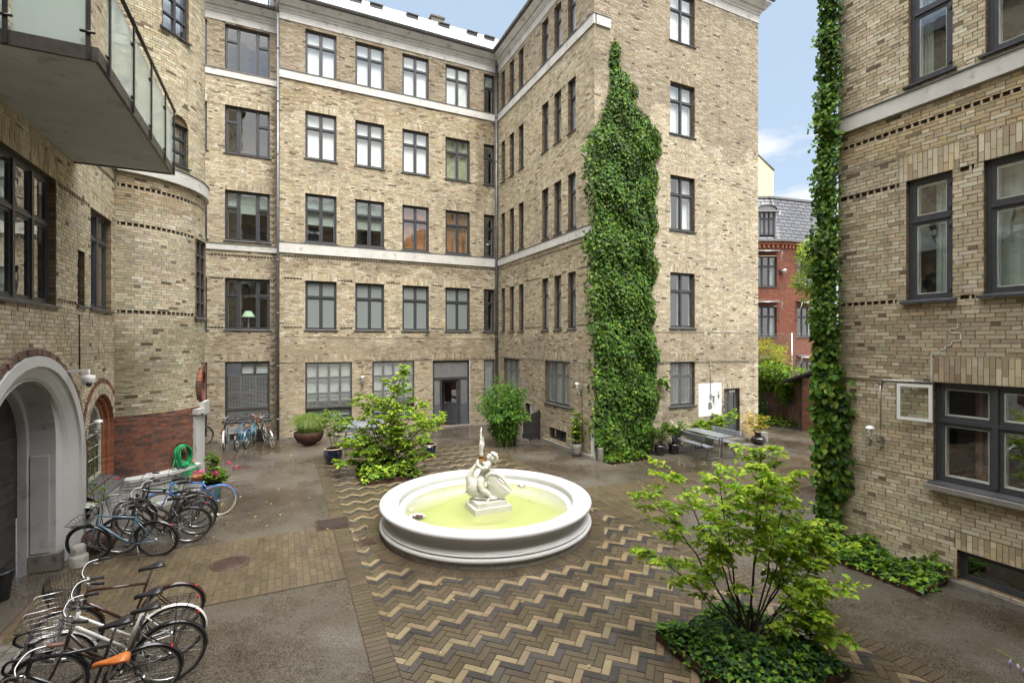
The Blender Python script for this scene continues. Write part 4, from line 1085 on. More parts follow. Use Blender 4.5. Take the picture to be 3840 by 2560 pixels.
pts = [(4.37, 3.23), (4.37, 3.70), (4.26, 3.70), (4.26, 3.77), (4.18, 3.77), (4.18, 3.84), (4.10, 3.84), (4.10, 3.91), (3.98, 3.91), (3.98, 4.04), (4.12, 4.04), (4.12, 4.11), (4.02, 4.11), (4.02, 4.18)]
for i in range(len(pts) - 1):
    (a, b_), (c_, d_) = pts[i], pts[i + 1]; cr_.box(right, min(a, c_) - .008, max(a, c_) + .008, min(b_, d_) - .008, max(b_, d_) + .008, .0, .0155)
cr_.build('repaired_joint', 'stone', Rb)
rf = MB(); rf.xbox(9.5, 16, -1.2, 6.1, 12.2, 12.6); rf.build('roof', 'slate', Rb)

# ---- left building with tower
Lb = thing('brick_tower_house', 'yellow brick building on the left with round stair tower, grey gateway and glass balcony', 'building', (-5.5, 12, 0))
ws = Wallset()
lh = [(8.2, 10.64, 4.50, 6.60), (11.585, 11.935, 4.58, 5.60), (12.25, 13.55, 4.57, 6.56)]
gate_c, gate_r = 9.78, 1.98
arch_c, arch_z, arch_r = 12.89, 1.98, .81
wh = lh + [(7.6, 11.70, 0, 1.72), (12.08, 13.70, .93, 1.98)]
# half-round heads are cut as stacked narrow openings
def archslices(c, z, r, n):
    o = []
    for i in range(n):
        a, b = z + r * i / n, z + r * (i + 1) / n; hw = math.sqrt(max(0, r * r - ((a + b) / 2 - z) ** 2)); o.append((c - hw, c + hw, a, b))
    return o
wh += archslices(gate_c, 1.72, 1.93, 14) + archslices(arch_c, arch_z, arch_r, 10)
wall(ws, left, -1.2, 13.78, 0, 16.0, wh, [(8.1, 10.70, 6.60, 6.98), (12.2, 13.6, 6.56, 6.86)], bands=[(-1.2, 13.9, 7.76, 8.08)],
     dentils=[(10.68, 12.2, 6.52), (10.68, 11.52, 4.56), (11.0, 13.7, 7.45)], arch=[(arch_c, arch_z, 1.15)], red=2.2, pal=YB[:6], tone=tone_of([(-9, 14, 3.2, 4.5, (.86, .83, .80), .6), (-9, 14, 4.5, 20, (1.03, 1.03, 1.0), 0)]))
# voussoir ring
for i in range(44):
    a = math.pi * i / 43
    for (r0, r1, arr) in ((.82, .925, 'y'), (.935, 1.045, 'y'), (1.055, 1.14, 'r')):
        c_, s_ = math.cos(a), math.sin(a); rm_ = (r0 + r1) / 2; hw = .5 * math.pi * rm_ / 44 * .84
        u, z = arch_c + c_ * rm_, arch_z + s_ * rm_
        if u > 13.74 or (z < 2.0 and arr == 'y'): continue
        P = left.w(u, z, .012); tang = Vector((0, -s_, c_)); rad = Vector((0, c_, s_))
        q = MB()
        vs = [P + rad * (sr * (r1 - r0) / 2) + tang * (st_ * hw) + Vector((dx, 0, 0)) for dx in (-.02, random.uniform(.006, .012)) for sr, st_ in ((-1, -1), (1, -1), (1, 1), (-1, 1))]
        ws.__dict__.setdefault('vou', MB()).add(vs, [(4, 5, 6, 7), (0, 1, 5, 4), (1, 2, 6, 5), (2, 3, 7, 6), (3, 0, 4, 7)], jit(random.choice(RB if arr == 'r' else YB), .15))
ws.vou.build('arch_brick', 'yellow_brick', Lb, kind='stuff')
# tower
TC, TR = (-3.84, 15.6), 1.9
tw = Cyl(TC, TR); D2 = lambda deg: TR * R(deg)
th = [(D2(40), D2(61), 11.45, 13.9), (D2(46), D2(61), 8.28, 9.25), (D2(69), D2(92), 4.52, 6.58)]
ocz, ocr = 2.72, .60; occ = D2(88)
th2 = th + [(occ - math.sqrt(max(0, ocr**2 - (ocr * (2 * (i + .5) / 10 - 1))**2)), occ + math.sqrt(max(0, ocr**2 - (ocr * (2 * (i + .5) / 10 - 1))**2)), ocz - ocr + 2 * ocr * i / 10, ocz - ocr + 2 * ocr * (i + 1) / 10) for i in range(10)]
th2 += archslices(D2(53.5), 9.25, D2(7.5), 6)
wall(ws, tw, D2(8), D2(165), .6, 16.0, th2, [], bands=[(0, D2(170), 7.76, 8.08), (D2(67), D2(110), .5, 2.1)],
     dentils=[(D2(14), D2(140), 7.42), (D2(14), D2(67.5), 6.55), (D2(14), D2(67.5), 4.55)], red=2.2, pal=YB[:6] + [(.40, .36, .27)], tone=tone_of([(-9, 99, 2.2, 4.4, (.84, .86, .82), .8), (-9, 99, 3.2, 3.9, (.80, .80, .78), 1), (-9, .75, 2, 7.7, (.78, .79, .75), 0), (-9, 99, 7.0, 7.8, (.86, .80, .72), .3), (-9, 99, 8.1, 20, (1.12, 1.12, 1.08), 0)]))
wall(ws, Pl((0, 17.5, 0), (1, 0, 0), (0, 1, 0)), -6.4, -3.9, 0, 4, []) if False else None
finish_walls(ws, Lb, 300)
stone_band(Lb, left, -1.2, 13.72, 7.76, 8.08, .09)
stone_band(Lb, tw, D2(12), D2(170), 7.76, 8.08, .10)
# tower: courses run on round to the rear wall
b = MB(); b.add([(-3.44, 13.76, 8.0), (-6, 13.76, 8.0), (-6, 13.76, 16), (-3.44, 13.76, 16)], [(0, 1, 2, 3)])
b.add([(-6.4, 17.5, 0), (-3.84, 17.5, 0), (-3.84, 17.5, 16), (-6.4, 17.5, 16)], [(0, 1, 2, 3)]); b.build('rear_wall', 'mortar', Lb)
kw = dict(depth=.09, fr=.06, sash=.05, hinges=True)
window(Lb, ws, left, *lh[0], cols=[1, 1, 1, 1], splits=(.63,), curtain=('blind_green', [(.4, .62)]), back='room_mid', liner=False, **kw)
window(Lb, ws, left, *lh[2], cols=[1, 1], splits=(.72,), curtain=('blind_green', [(.1, .9)]), back='room_mid', liner=False, **kw)
wp = window(Lb, ws, left, *lh[1], cols=[1], splits=(), liner=False, depth=.07, fr=.03, sash=.02, pane_mat='panel_grey')
def tplane(deg):
    a = R(deg); n_ = Vector((math.sin(a), -math.cos(a), 0)); u_ = Vector((math.cos(a), math.sin(a), 0))
    P = Pl(Vector((*TC, 0)) + n_ * TR, u_, n_); return P
t1 = tplane(50.5); hw = TR * math.sin(R(10.5))
window(Lb, ws, t1, -hw, hw, 11.45, 13.9, cols=[1, 1], splits=(.17, .34, .51, .68, .85), fr=.05, sash=.015, depth=.07, liner=False, blind='blind_white', back='room_mid')  # white blind added to lighten the panes like their pale reflection
t2 = tplane(53.5); hw = TR * math.sin(R(7.5))
window(Lb, ws, t2, -hw, hw, 8.28, 9.27, cols=[1], splits=(.33, .66), fr=.05, sash=.02, depth=.07, liner=False, blind='blind_white', back='room_mid')  # here too the white blind is added for the pale reflection
b = MB(); n = 12; vs = [t2.w(0, 9.27, -.05)] + [t2.w(hw * math.cos(math.pi * i / n), 9.27 + hw * math.sin(math.pi * i / n), -.05) for i in range(n + 1)]
b.add(vs, [(0, i + 1, i + 2) for i in range(n)]); b.build('tympanum', 'brick_reveal', Lb)
t3 = tplane(80.5); hw = TR * math.sin(R(11.2))
window(Lb, ws, t3, -hw, hw, 4.52, 6.58, cols=[1, 1], splits=(.2, .4, .6, .8), fr=.05, sash=.015, depth=.05, liner=False, curtain=None, back='room_mid')
# oculus ring in red brick, on the tower's far side
t4 = tplane(91)
b = MB()
for i in range(40):
    a = 2 * math.pi * i / 40; c_, s_ = math.cos(a), math.sin(a); r0, r1 = .38, .60
    vs = []
    for dd in (-.12, .015):
        for rr_, off in ((r0, -1), (r1, -1), (r1, 1), (r0, 1)):
            a2 = a + off * .066; vs.append(t4.w(rr_ * math.cos(a2), ocz + rr_ * math.sin(a2), dd - .02 * abs(c_)))
    b.add(vs, [(4, 5, 6, 7), (0, 1, 5, 4), (1, 2, 6, 5), (2, 3, 7, 6), (3, 0, 4, 7)], jit(random.choice(RB), .15))
b.build('oculus_brick', 'red_brick', Lb, kind='stuff')
b = MB(); b.add([t4.w(.43 * math.cos(2 * math.pi * i / 24), ocz + .43 * math.sin(2 * math.pi * i / 24), -.10) for i in range(24)], [tuple(range(24))]); b.build('oculus_pane', 'glass', Lb)
# white pier and bracket of the tower doorway
b = MB(); b.box(tw, D2(67), D2(74), .0, 2.02, -.05, .07); b.box(tw, D2(74.2), D2(84), .0, 2.02, -.05, .05)
b.build('door_pier', 'render_grey', Lb)
b = MB(); b.box(tw, D2(66), D2(76), 2.02, 2.15, -.05, .14); b.box(tw, D2(76.2), D2(92), 1.95, 2.30, -.05, .12); b.build('door_bracket', 'render_grey', Lb)
# moulded white plinth
def plinth(prof):
    b = MB(); path = []
    for y in (11.66, 12.4, 13.2): path.append((Vector((-3.44, y, 0)), Vector((1, 0, 0))))
    path.append((Vector((-3.44, 13.72, 0)), Vector((.85, -.2, 0))))
    for dg in range(20, 72, 6): path.append((Vector((TC[0] + math.sin(R(dg)) * TR, TC[1] - math.cos(R(dg)) * TR, 0)), Vector((math.sin(R(dg)), -math.cos(R(dg)), 0))))
    vs = []
    for (P, n_) in path:
        for (d_, z) in prof: vs.append(P + n_ * d_ + Vector((0, 0, z)))
    k = len(prof); b.add(vs, [(i * k + j, (i + 1) * k + j, (i + 1) * k + j + 1, i * k + j + 1) for i in range(len(path) - 1) for j in range(k - 1)])
    b.add(vs[-k:], [tuple(range(k))]); return b
plinth([(0, .80), (.20, .765), (.20, .70), (.17, .68), (.17, .63), (.14, .60), (.14, .55), (.10, .53), (.10, .10), (.14, .08), (.14, -.02)]).build('moulded_plinth', 'render_grey', Lb)
b = MB(); b.add([(-3.66, 12.05, 1.03), (-3.66, 13.72, 1.03), (-3.24, 13.86, .79), (-3.24, 12.0, .79), (-3.24, 13.86, .75), (-3.24, 12.0, .75)], [(0, 1, 2, 3), (3, 2, 4, 5)]); b.build('sill', 'lead_grey', Lb)
# arched window: stepped red reveals, leaded glass
def archstrip(mb, c, zc, r, z0, x0, x1, r2=None, n=20, tint=None):
    r2 = r2 or r; P, Q = [], []
    P.append((x0, c + r, z0)); Q.append((x1, c + r2, z0))
    for i in range(n + 1): a = math.pi * i / n; P.append((x0, c + r * math.cos(a), zc + r * math.sin(a))); Q.append((x1, c + r2 * math.cos(a), zc + r2 * math.sin(a)))
    P.append((x0, c - r, z0)); Q.append((x1, c - r2, z0)); k = len(P)
    mb.add(P + Q, [(i, i + 1, k + i + 1, k + i) for i in range(k - 1)], tint)
b = MB(); archstrip(b, arch_c, arch_z, .81, .9, -3.43, -3.50); archstrip(b, arch_c, arch_z, .81, .9, -3.50, -3.50, .72); archstrip(b, arch_c, arch_z, .72, .9, -3.50, -3.57); archstrip(b, arch_c, arch_z, .72, .9, -3.57, -3.57, .64); archstrip(b, arch_c, arch_z, .64, .9, -3.57, -3.66)
b.build('red_reveal', 'red_reveal', Lb)
b = MB(); archstrip(b, arch_c, arch_z, .64, 1.0, -3.61, -3.61, .57); archstrip(b, arch_c, arch_z, .57, 1.0, -3.61, -3.66)
b.xbox(-3.65, -3.61, arch_c - .58, arch_c + .58, 1.0, 1.07)
for z in (1.42, 1.67, 1.92, 2.17): b.xbox(-3.628, -3.614, arch_c - .57, arch_c + .57, z, z + .014)
fo = b.build('window', 'frame_dark', Lb)
b = MB()
for k in range(9):
    y = arch_c - .52 + k * .13; b.tube([(-3.635, y, 1.07), (-3.635, y + (.04 if k % 2 else -.04), 1.5), (-3.635, y, 1.85), (-3.635, y, 1.98 + math.sqrt(max(0.01, .56**2 - (y - arch_c)**2)))], .006, 4)
b.build('lead_bars', 'frame_black', fo)
b = MB(); n = 16; vs = [(-3.64, arch_c + .58, 1.02)] + [(-3.64, arch_c + .58 * math.cos(math.pi * i / n), arch_z + .58 * math.sin(math.pi * i / n)) for i in range(n + 1)] + [(-3.64, arch_c - .58, 1.02)]
b.add(vs, [tuple(range(len(vs)))]); b.build('pane', 'dark_glass', fo)
b = MB(); b.wq(Pl((-4.5, 0, 0), (0, 1, 0), (1, 0, 0)), 11.5, 14.2, .6, 3.2, 0); b.build('interior', 'room_dark', fo)
# gateway surround
prof = [(-3.44, 1.98, 1.70), (-3.36, 1.98, 1.70), (-3.36, 1.78, 1.74), (-3.40, 1.76, 1.75), (-3.42, 1.66, 1.78), (-3.47, 1.52, 1.83), (-3.53, 1.42, 1.88), (-3.55, 1.38, 1.92), (-3.50, 1.36, 1.94), (-3.48, 1.33, 1.97), (-3.50, 1.30, 2.0), (-3.54, 1.17, 2.20)]
b = MB(); n = 28; rows = []
for (x, r, zc) in prof:
    row = [(x, gate_c + r, 0)] + [(x, gate_c + r * math.cos(math.pi * i / n), zc + r * math.sin(math.pi * i / n)) for i in range(n + 1)] + [(x, gate_c - r, 0)]
    rows += row
k = n + 3
b.add(rows, [(i * k + j, i * k + j + 1, (i + 1) * k + j + 1, (i + 1) * k + j) for i in range(len(prof) - 1) for j in range(k - 1)], None, False)
b.build('gateway_surround', 'render_grey', Lb)
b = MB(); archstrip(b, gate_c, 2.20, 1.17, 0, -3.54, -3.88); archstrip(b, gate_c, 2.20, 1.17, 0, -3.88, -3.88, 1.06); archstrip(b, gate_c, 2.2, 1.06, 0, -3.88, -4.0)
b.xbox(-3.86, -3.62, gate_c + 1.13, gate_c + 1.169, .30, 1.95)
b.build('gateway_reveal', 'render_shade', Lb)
b = MB(); b.xbox(-3.87, -3.46, gate_c + 1.07, gate_c + 1.28, 0, .28); b.build('gateway_base', 'dark_stone', Lb)
b = MB(); b.xbox(-4.06, -4.02, gate_c - 1.1, gate_c + 1.07, 0, 3.3)
for z in (0.35, .9, 1.3, 1.62, 1.95, 2.25): b.xbox(-4.02, -4.0, gate_c - 1.0, gate_c + .98, z, z + .09)
b.xbox(-4.02, -4.0, gate_c - .9, gate_c - .8, .05, 2.8); b.build('gate', 'room_dark', Lb)
b = MB()
for i in range(44):
    a = math.pi * i / 43; c_, s_ = math.cos(a), math.sin(a)
    P = left.w(gate_c + c_ * 2.04, 1.70 + s_ * 2.04, .03); tang = Vector((0, -s_, c_)); rad = Vector((0, c_, s_))
    vs = [P + rad * (sr * .045) + tang * (st_ * .062) + Vector((dx, 0, 0)) for dx in (-.03, .03 + random.uniform(-.01, .02)) for sr, st_ in ((-1, -1), (1, -1), (1, 1), (-1, 1))]
    b.add(vs, [(4, 5, 6, 7), (0, 1, 5, 4), (1, 2, 6, 5), (2, 3, 7, 6), (3, 0, 4, 7)], jit((.16, .10, .08), .3))
b.build('arch_brick', 'red_brick', Lb, kind='stuff')
rf = MB(); rf.xbox(-8, -3.2, -1.2, 13.8, 16, 16.4); rf.lathe((*TC, 15.9), [(2.1, 0), (2.1, .2), (.05, 2.6)], 32); rf.build('roof', 'slate', Lb)
wp = MB(); wp.tube([(-3.42, 11.62, 4.4), (-3.42, 11.64, 3.3)], .012, 5); wp.build('rusty_strap', 'rust', Lb)
# balcony (part of the left house)
bz = 7.16; b = MB(); b.xbox(-3.43, -1.97, 7.2, 11.38, bz, bz + .012); b.build('balcony_soffit', 'render_shade', Lb)
plain('soffit', (.62, .62, .56), .3, metal=.15, var=.12, scale=1.5)
Lb.children[-1].data.materials[0] = MATS['soffit']
b = MB(); b.xbox(-3.43, -1.93, 7.15, 7.19, bz - .02, bz + .14); b.xbox(-1.97, -1.93, 7.19, 11.42, bz - .02, bz + .14); b.xbox(-3.43, -1.97, 11.38, 11.42, bz - .02, bz + .14); b.xbox(-3.42, -1.98, 7.2, 11.37, bz + .02, bz + .12); b.build('balcony_slab', 'balcony_steel', Lb)
for y in (7.5, 8.56, 9.58, 10.62, 11.62 - .22):
    b = MB(); b.xbox(-1.925, -1.905, y - .022, y + .022, bz - .02, bz + 1.22)
    for z in (bz + .2, bz + .95): b.tube([(-1.935, y - .05, z), (-1.935, y + .05, z)], .018, 6)
    b.build('baluster', 'black_metal', Lb)
for x in (-2.73, -2.02):
    b = MB(); b.xbox(x - .022, x + .022, 7.12, 7.14, bz - .02, bz + 1.22); b.tube([(x - .07, 7.11, bz + .28), (x + .07, 7.11, bz + .28)], .016, 6); b.build('baluster', 'black_metal', Lb)
ys = [7.5, 8.56, 9.58, 10.62, 11.40]
for i in range(4):
    b = MB(); b.xbox(-1.955, -1.94, ys[i] + .03, ys[i + 1] - .03, bz + .05, bz + 1.14); b.build('glass_panel', 'balcony_glass', Lb)
for (x0, x1) in ((-3.40, -2.77), (-2.69, -2.06)):
    b = MB(); b.xbox(x0, x1, 7.165, 7.18, bz + .02, bz + 1.14)
    b.build('glass_panel', 'frosted_glass', Lb)
b = MB(); b.tube([(-1.915, 7.1, bz + 1.24), (-1.915, 11.45, bz + 1.24)], .028, 8); b.tube([(-3.4, 7.12, bz + 1.24), (-1.915, 7.12, bz + 1.24)], .028, 8); b.build('handrail', 'black_metal', Lb)

# ---- far buildings seen through the gap
Rd = thing('red_brick_house', 'distant red brick house with slate mansard roof behind the wooden fence', 'building', (30, 21.5, 0))
fa, fb = Vector((26.6, 22.85, 0)), Vector((29.59, 21.44, 0)); fc = Vector((33.5, 20.9, 0))
for (P, Q, wins) in ((fa, fb, [(.72 + .93, 3.05)]), (fb, fc, [(1.38, 2.9)])):
    U_ = (Q - P).normalized(); n_ = Vector((U_.y, -U_.x, 0)); pl = Pl(P, U_, n_); Lw = (Q - P).length
    m_ = MB(); hs = [(a, b, z, z + 2.02) for (a, b) in wins for z in (4.2, 7.5, .6)]
    us = sorted({0, Lw, *[x for h in hs for x in h[:2] if x < Lw]}); zs = sorted({0, 10.4, *[x for h in hs for x in h[2:]]})
    for i in range(len(us) - 1):
        for j in range(len(zs) - 1):
            uc, zc = (us[i] + us[i + 1]) / 2, (zs[j] + zs[j + 1]) / 2
            if any(a < uc < b and c < zc < d for a, b, c, d in hs): continue
            m_.wq(pl, us[i], us[i + 1], zs[j], zs[j + 1], 0, (.3, .1, .05))
    m_.build('wall', 'red_mortar', Rd)
    m_ = MB()
    for k in range(int(10.4 / .075)):
        z = k * .075; u = -(k % 2) * .12
        for (p, q) in cutfree(0, Lw, [(h[0], h[1]) for h in hs if h[2] < z + .03 < h[3]]):
            u = p - (k % 2) * .12
            while u < q:
                a, b = max(u, p), min(u + .232, q)
                if b - a > .03: m_.box(pl, a, b, z + .006, z + .070, -.004, .008, jit(random.choice([(.21, .072, .042), (.19, .066, .040), (.165, .060, .040), (.225, .082, .050)]), .12), back=False)
                u += .242
    m_.build('brickwork', 'red_brick', Rd, kind='stuff')
    wt = Wallset()
    for (a, b) in wins:
        for z in (4.2, 7.5, .6):
            window(Rd, wt, pl, a, min(b, Lw - .05), z, z + 2.0, cols=[1, 1, 1] if b - a > 1 else [1], liner=False, depth=.1, reveal='brick', curtain=('blind_green', [(.7, .9)]), back='room_dark')
            aw = MB(); aw.tube([pl.w(a - .1, z + 2.25, .5), pl.w(b + .1, z + 2.25, .5)], .03, 6); aw.tube([pl.w(a - .1, z + 2.25, .5), pl.w(a - .1, z + 1.0, .03)], .02, 6); aw.tube([pl.w(b + .1, z + 2.25, .5), pl.w(b + .1, z + 1.0, .03)], .02, 6)
            aw.quad(pl.w(a - .08, z + 2.26, .49), pl.w(b + .08, z + 2.26, .49), pl.w(b + .08, z + 2.42, .02), pl.w(a - .08, z + 2.42, .02)); aw.build('awning_frame', 'steel', Rd)
    c_ = MB()
    for i in range(int(Lw / .3)): c_.box(pl, i * .3, i * .3 + .14, 10.05, 10.25, .02, .12)
    c_.box(pl, 0, Lw, 10.25, 10.42, .0, .18); c_.build('brick_cornice', 'red_reveal', Rd)
    g_ = MB(); g_.box(pl, -.05, Lw + .05, 10.44, 10.58, -.05, .32); g_.build('gutter', 'zinc', Rd)
    rf = MB()
    for i in range(12):
        t0, t1 = i / 12, (i + 1) / 12; u = -(i % 2) * .3
        while u < Lw:
            a, b = max(u, 0), min(u + .58, Lw)
            if b > a: rf.add([pl.w(a + .01, 10.55 + 3 * t0, .08 - 1.0 * t0 + .03), pl.w(b - .01, 10.55 + 3 * t0, .08 - 1.0 * t0 + .03), pl.w(b - .01, 10.55 + 3 * t1, .08 - 1.0 * t1), pl.w(a + .01, 10.55 + 3 * t1, .08 - 1.0 * t1)], [(0, 1, 2, 3) if not pl.flip else (3, 2, 1, 0)], jit((.085, .09, .105), .18))
            u += .6
    rf.build('roof', 'slate_tint', Rd)
    rb_ = MB(); rb_.wq(pl, 0, Lw, 10.5, 13.56, -1.05); rb_.box(pl, -.05, Lw + .05, 13.56, 13.70, -1.3, -.85); rb_.quad(pl.w(0, 13.6, -.9), pl.w(Lw, 13.6, -.9), pl.w(Lw, 14.0, -6), pl.w(0, 14.0, -6)); rb_.build('roof_ridge', 'zinc', Rd)
pl = Pl(fa, (fb - fa).normalized(), Vector(((fb - fa).normalized().y, -(fb - fa).normalized().x, 0)))
wt = Wallset(); dm = MB(); dm.box(pl, 1.75, 1.85, 10.7, 12.5, -1.2, .12); dm.box(pl, 2.85, 2.95, 10.7, 12.5, -1.2, .12)
n = 10
for i in range(n):
    a, b = math.pi * i / n, math.pi * (i + 1) / n
    dm.add([pl.w(2.35 - .66 * math.cos(a), 12.5 + .34 * math.sin(a), .18), pl.w(2.35 - .66 * math.cos(b), 12.5 + .34 * math.sin(b), .18), pl.w(2.35 - .66 * math.cos(b), 12.5 + .34 * math.sin(b), -1.2), pl.w(2.35 - .66 * math.cos(a), 12.5 + .34 * math.sin(a), -1.2)], [(0, 1, 2, 3)])
    dm.add([pl.w(2.35, 12.5, .1), pl.w(2.35 - .62 * math.cos(a), 12.5 + .31 * math.sin(a), .1), pl.w(2.35 - .62 * math.cos(b), 12.5 + .31 * math.sin(b), .1)], [(0, 1, 2)])
dm.build('dormer', 'zinc', Rd); window(Rd, wt, pl, 1.86, 2.84, 10.85, 12.45, cols=[1, 1, 1], liner=False, depth=-.09, sill=False)
aw = MB(); aw.box(pl, 1.6, 3.1, 12.35, 12.42, .14, .35); aw.tube([pl.w(1.6, 12.4, .34), pl.w(1.65, 11.5, .16)], .02, 5); aw.tube([pl.w(3.1, 12.4, .34), pl.w(3.0, 11.5, .16)], .02, 5); aw.build('awning_frame', 'steel', Rd)
v = MB(); v.tube([fb + Vector((-.05, 0, 8.5)) - (fb - fa).normalized() * .0, fb + Vector((.1, -.35, 8.5))], .13, 10); v.build('vent_pipe', 'steel', Rd)
Cr = MB(); Cr.add([(33.2, 28.5, 10), (36.46, 27.05, 10), (36.46, 27.05, 17.93), (35.27, 27.61, 19.24), (33.2, 28.5, 20.6), (36, 36, 10), (40, 34, 10), (40, 34, 17.9), (36, 36, 21)], [(0, 1, 2, 3, 4), (1, 6, 7, 2), (2, 7, 8, 3)])
Cr.add([(33.2, 28.5, 0), (36.46, 27.05, 0), (36.46, 27.05, 10), (33.2, 28.5, 10)], [(0, 1, 2, 3)])
co = Cr.build('gable', 'cream_render', None)
Cg = thing('cream_house', 'blank cream rendered gable showing above the slate roof beside the wing', 'building', (35, 28, 0)); attach(co, Cg)
cc = MB(); cc.tube([(33.2, 28.48, 20.62), (35.27, 27.59, 19.26), (36.5, 27.0, 17.93)], .06, 4); cc.build('coping', 'zinc', Cg)

# ---- the facade the photograph is taken from, mirrored in the courtyard windows
Ob = thing('brick_facade', 'yellow brick facade behind the viewer that the windows mirror', 'building', (3.2, -1.5, 0))
ob = Pl((0, -1.25, 0), (1, 0, 0), (0, 1, 0)); mb = MB(); wb = MB()
hz_ = [(x, x + 1.2, z, z + 2.0) for x in (-2.6, -.4, 1.8, 4.0, 6.2, 8.2) for z in (1.0, 4.4, 7.9, 11.4)]
us = sorted({-3.43, 9.78, *[v for h in hz_ for v in h[:2] if v < 9.78]}); zs = sorted({0, 15.6, *[v for h in hz_ for v in h[2:]]})
for i in range(len(us) - 1):
    for j in range(len(zs) - 1):
        uc, zc = (us[i] + us[i + 1]) / 2, (zs[j] + zs[j + 1]) / 2
        if any(a < uc < b and c < zc < d for a, b, c, d in hz_): continue
        mb.wq(ob, us[i], us[i + 1], zs[j], zs[j + 1], 0)
mb.build('wall', 'brick_reveal', Ob)
for (a, b, c, d) in hz_:
    b = min(b, 9.7); w_ = MB(); w_.box(ob, a, a + .07, c, d, -.15, -.08); w_.box(ob, b - .07, b, c, d, -.15, -.08); w_.box(ob, (a + b) / 2 - .04, (a + b) / 2 + .04, c, d, -.15, -.08); w_.box(ob, a + .07, b - .07, d - .7, d - .63, -.15, -.081); w_.box(ob, a + .07, b - .07, c, c + .07, -.15, -.081); w_.box(ob, a + .07, b - .07, d - .07, d, -.15, -.081)
    wo = w_.build('window', 'frame_dark', Ob); p = MB(); p.wq(ob, a, b, c, d, -.14); p.build('pane', 'glass', wo)
    p = MB(); p.wq(ob, a - .3, b + .3, c - .3, d + .3, -.6); p.build('interior', 'room_dark', wo)
b = MB(); b.box(ob, -3.43, 9.78, 7.45, 7.8, .0, .06); b.box(ob, -3.43, 9.78, 15.2, 15.7, .0, .3); b.build('stone_band', 'stone', Ob)
# ================================================================== fountain
RR_, FF_ = Vector((math.cos(R(25.2)), -math.sin(R(25.2)), 0)), Vector((math.sin(R(25.2)), math.cos(R(25.2)), 0))
Fo = thing('fountain', 'big round white fountain basin with moulded rim and yellow green water', 'fountain', (*FC, 0))
c3 = (*FC, 0)
def relathe(prof, k=5):   # smooth profile (Catmull-Rom)
    o = []
    for i in range(len(prof) - 1):
        p0, p1, p2, p3 = prof[max(i - 1, 0)], prof[i], prof[i + 1], prof[min(i + 2, len(prof) - 1)]
        for j in range(k):
            t_ = j / k
            o.append(tuple(.5 * (2 * b + (c - a) * t_ + (2 * a - 5 * b + 4 * c - d) * t_ * t_ + (3 * b - a - 3 * c + d) * t_ ** 3) for a, b, c, d in zip(p0, p1, p2, p3)))
    return o + [prof[-1]]
b = MB(); b.lathe(c3, [(2.185, -.02), (2.19, .03), (2.185, .07), (2.17, .085)], 160, jit=.0012); b.build('worn_foot', 'worn_plaster', Fo)
b = MB(); b.lathe(c3, [(2.165, .08)] + relathe([(2.20, .09), (2.23, .115), (2.235, .15), (2.21, .18), (2.175, .19)], 3) + relathe([(2.175, .195), (2.20, .205), (2.195, .225), (2.165, .235)], 3) + relathe([(2.165, .236), (2.10, .29), (2.075, .36), (2.09, .42), (2.15, .46), (2.155, .47)], 4) + relathe([(2.16, .47), (2.215, .49), (2.24, .53), (2.22, .575), (2.15, .592), (2.02, .585), (1.90, .572), (1.855, .55), (1.84, .50), (1.835, .43), (1.80, .405)], 4) + [(1.76, .40), (1.735, .385), (1.72, .34), (1.45, .22), (.9, .13), (0.01, .11)], 160, jit=.0007)
b.build('basin', 'white_plaster', Fo)
b = MB(); ring = []; n = 96
b.lathe(c3, [(.001, .0), (1.728, .0), (1.728, .362), (.8, .362), (.001, .362)], n)
b.build('water', 'pool_water', Fo)
for (x, y, z) in ((2.46, 10.26, .345), (5.28, 10.68, .40)):
    b = MB(); b.lathe((x, y, z - .02), [(.09, 0), (.09, .025), (.06, .028)], 16); lo = b.build('pool_light', 'steel', Fo)
    b = MB(); b.lathe((x, y, z - .02), [(.05, .03), (.02, .045), (.001, .05)], 14); b.build('lens', 'lamp_white', lo)
b = MB(); b.lathe((2.44, 9.66, .35), [(.01, 0), (.10, .005), (.16, .05), (.165, .055)], 20); fb_ = tag(b.build('floating_bowl', 'render_grey'), 'small shallow bowl floating at the left edge of the fountain water', 'bowl')
b = MB()
for i in range(40): a = random.uniform(0, 6.28); r = random.uniform(0, .11); b.ball((2.44 + r * math.cos(a), 9.66 + r * math.sin(a), .385), .02, 6, (1, 1, .6))
b.build('bowl_planting', 'rust', fb_)
# statue: a child riding a swan
St = thing('statue', 'white stone figure of a child riding a swan on a stepped base in the fountain', 'statue', (3.93, 9.55, .37))
b = MB(); b.xbox(3.53, 4.34, 9.24, 9.86, .2, .475); b.build('base', 'white_stone', St)
b = MB(); b.xbox(3.60, 4.27, 9.31, 9.80, .48, .57); b.build('base', 'white_stone', St)
SC = Vector((3.93, 9.56, 0))
def SP(x, y, dep=0): return SC + RR_ * ((x - 560) * .00134) + FF_ * dep + Vector((0, 0, 2.241 - .00134 * y))
def organic(name, fill, mat, par, vox=.011, it=3):
    b = MB(); fill(b); o = b.build(name, mat, par)
    m_ = o.modifiers.new('remesh', 'REMESH'); m_.mode = 'VOXEL'; m_.voxel_size = vox; m_.use_smooth_shade = True
    m2 = o.modifiers.new('smooth', 'SMOOTH'); m2.factor = .5; m2.iterations = it
    return o
def chain(b, pts, rs, n=12):
    P = [SP(*p) for p in pts]
    b.tube(P, rs, n)
    for p, r in zip(P, rs): b.ball(p, r * .99, 12)
rot25 = Matrix.Rotation(-R(25.2), 3, 'Z')
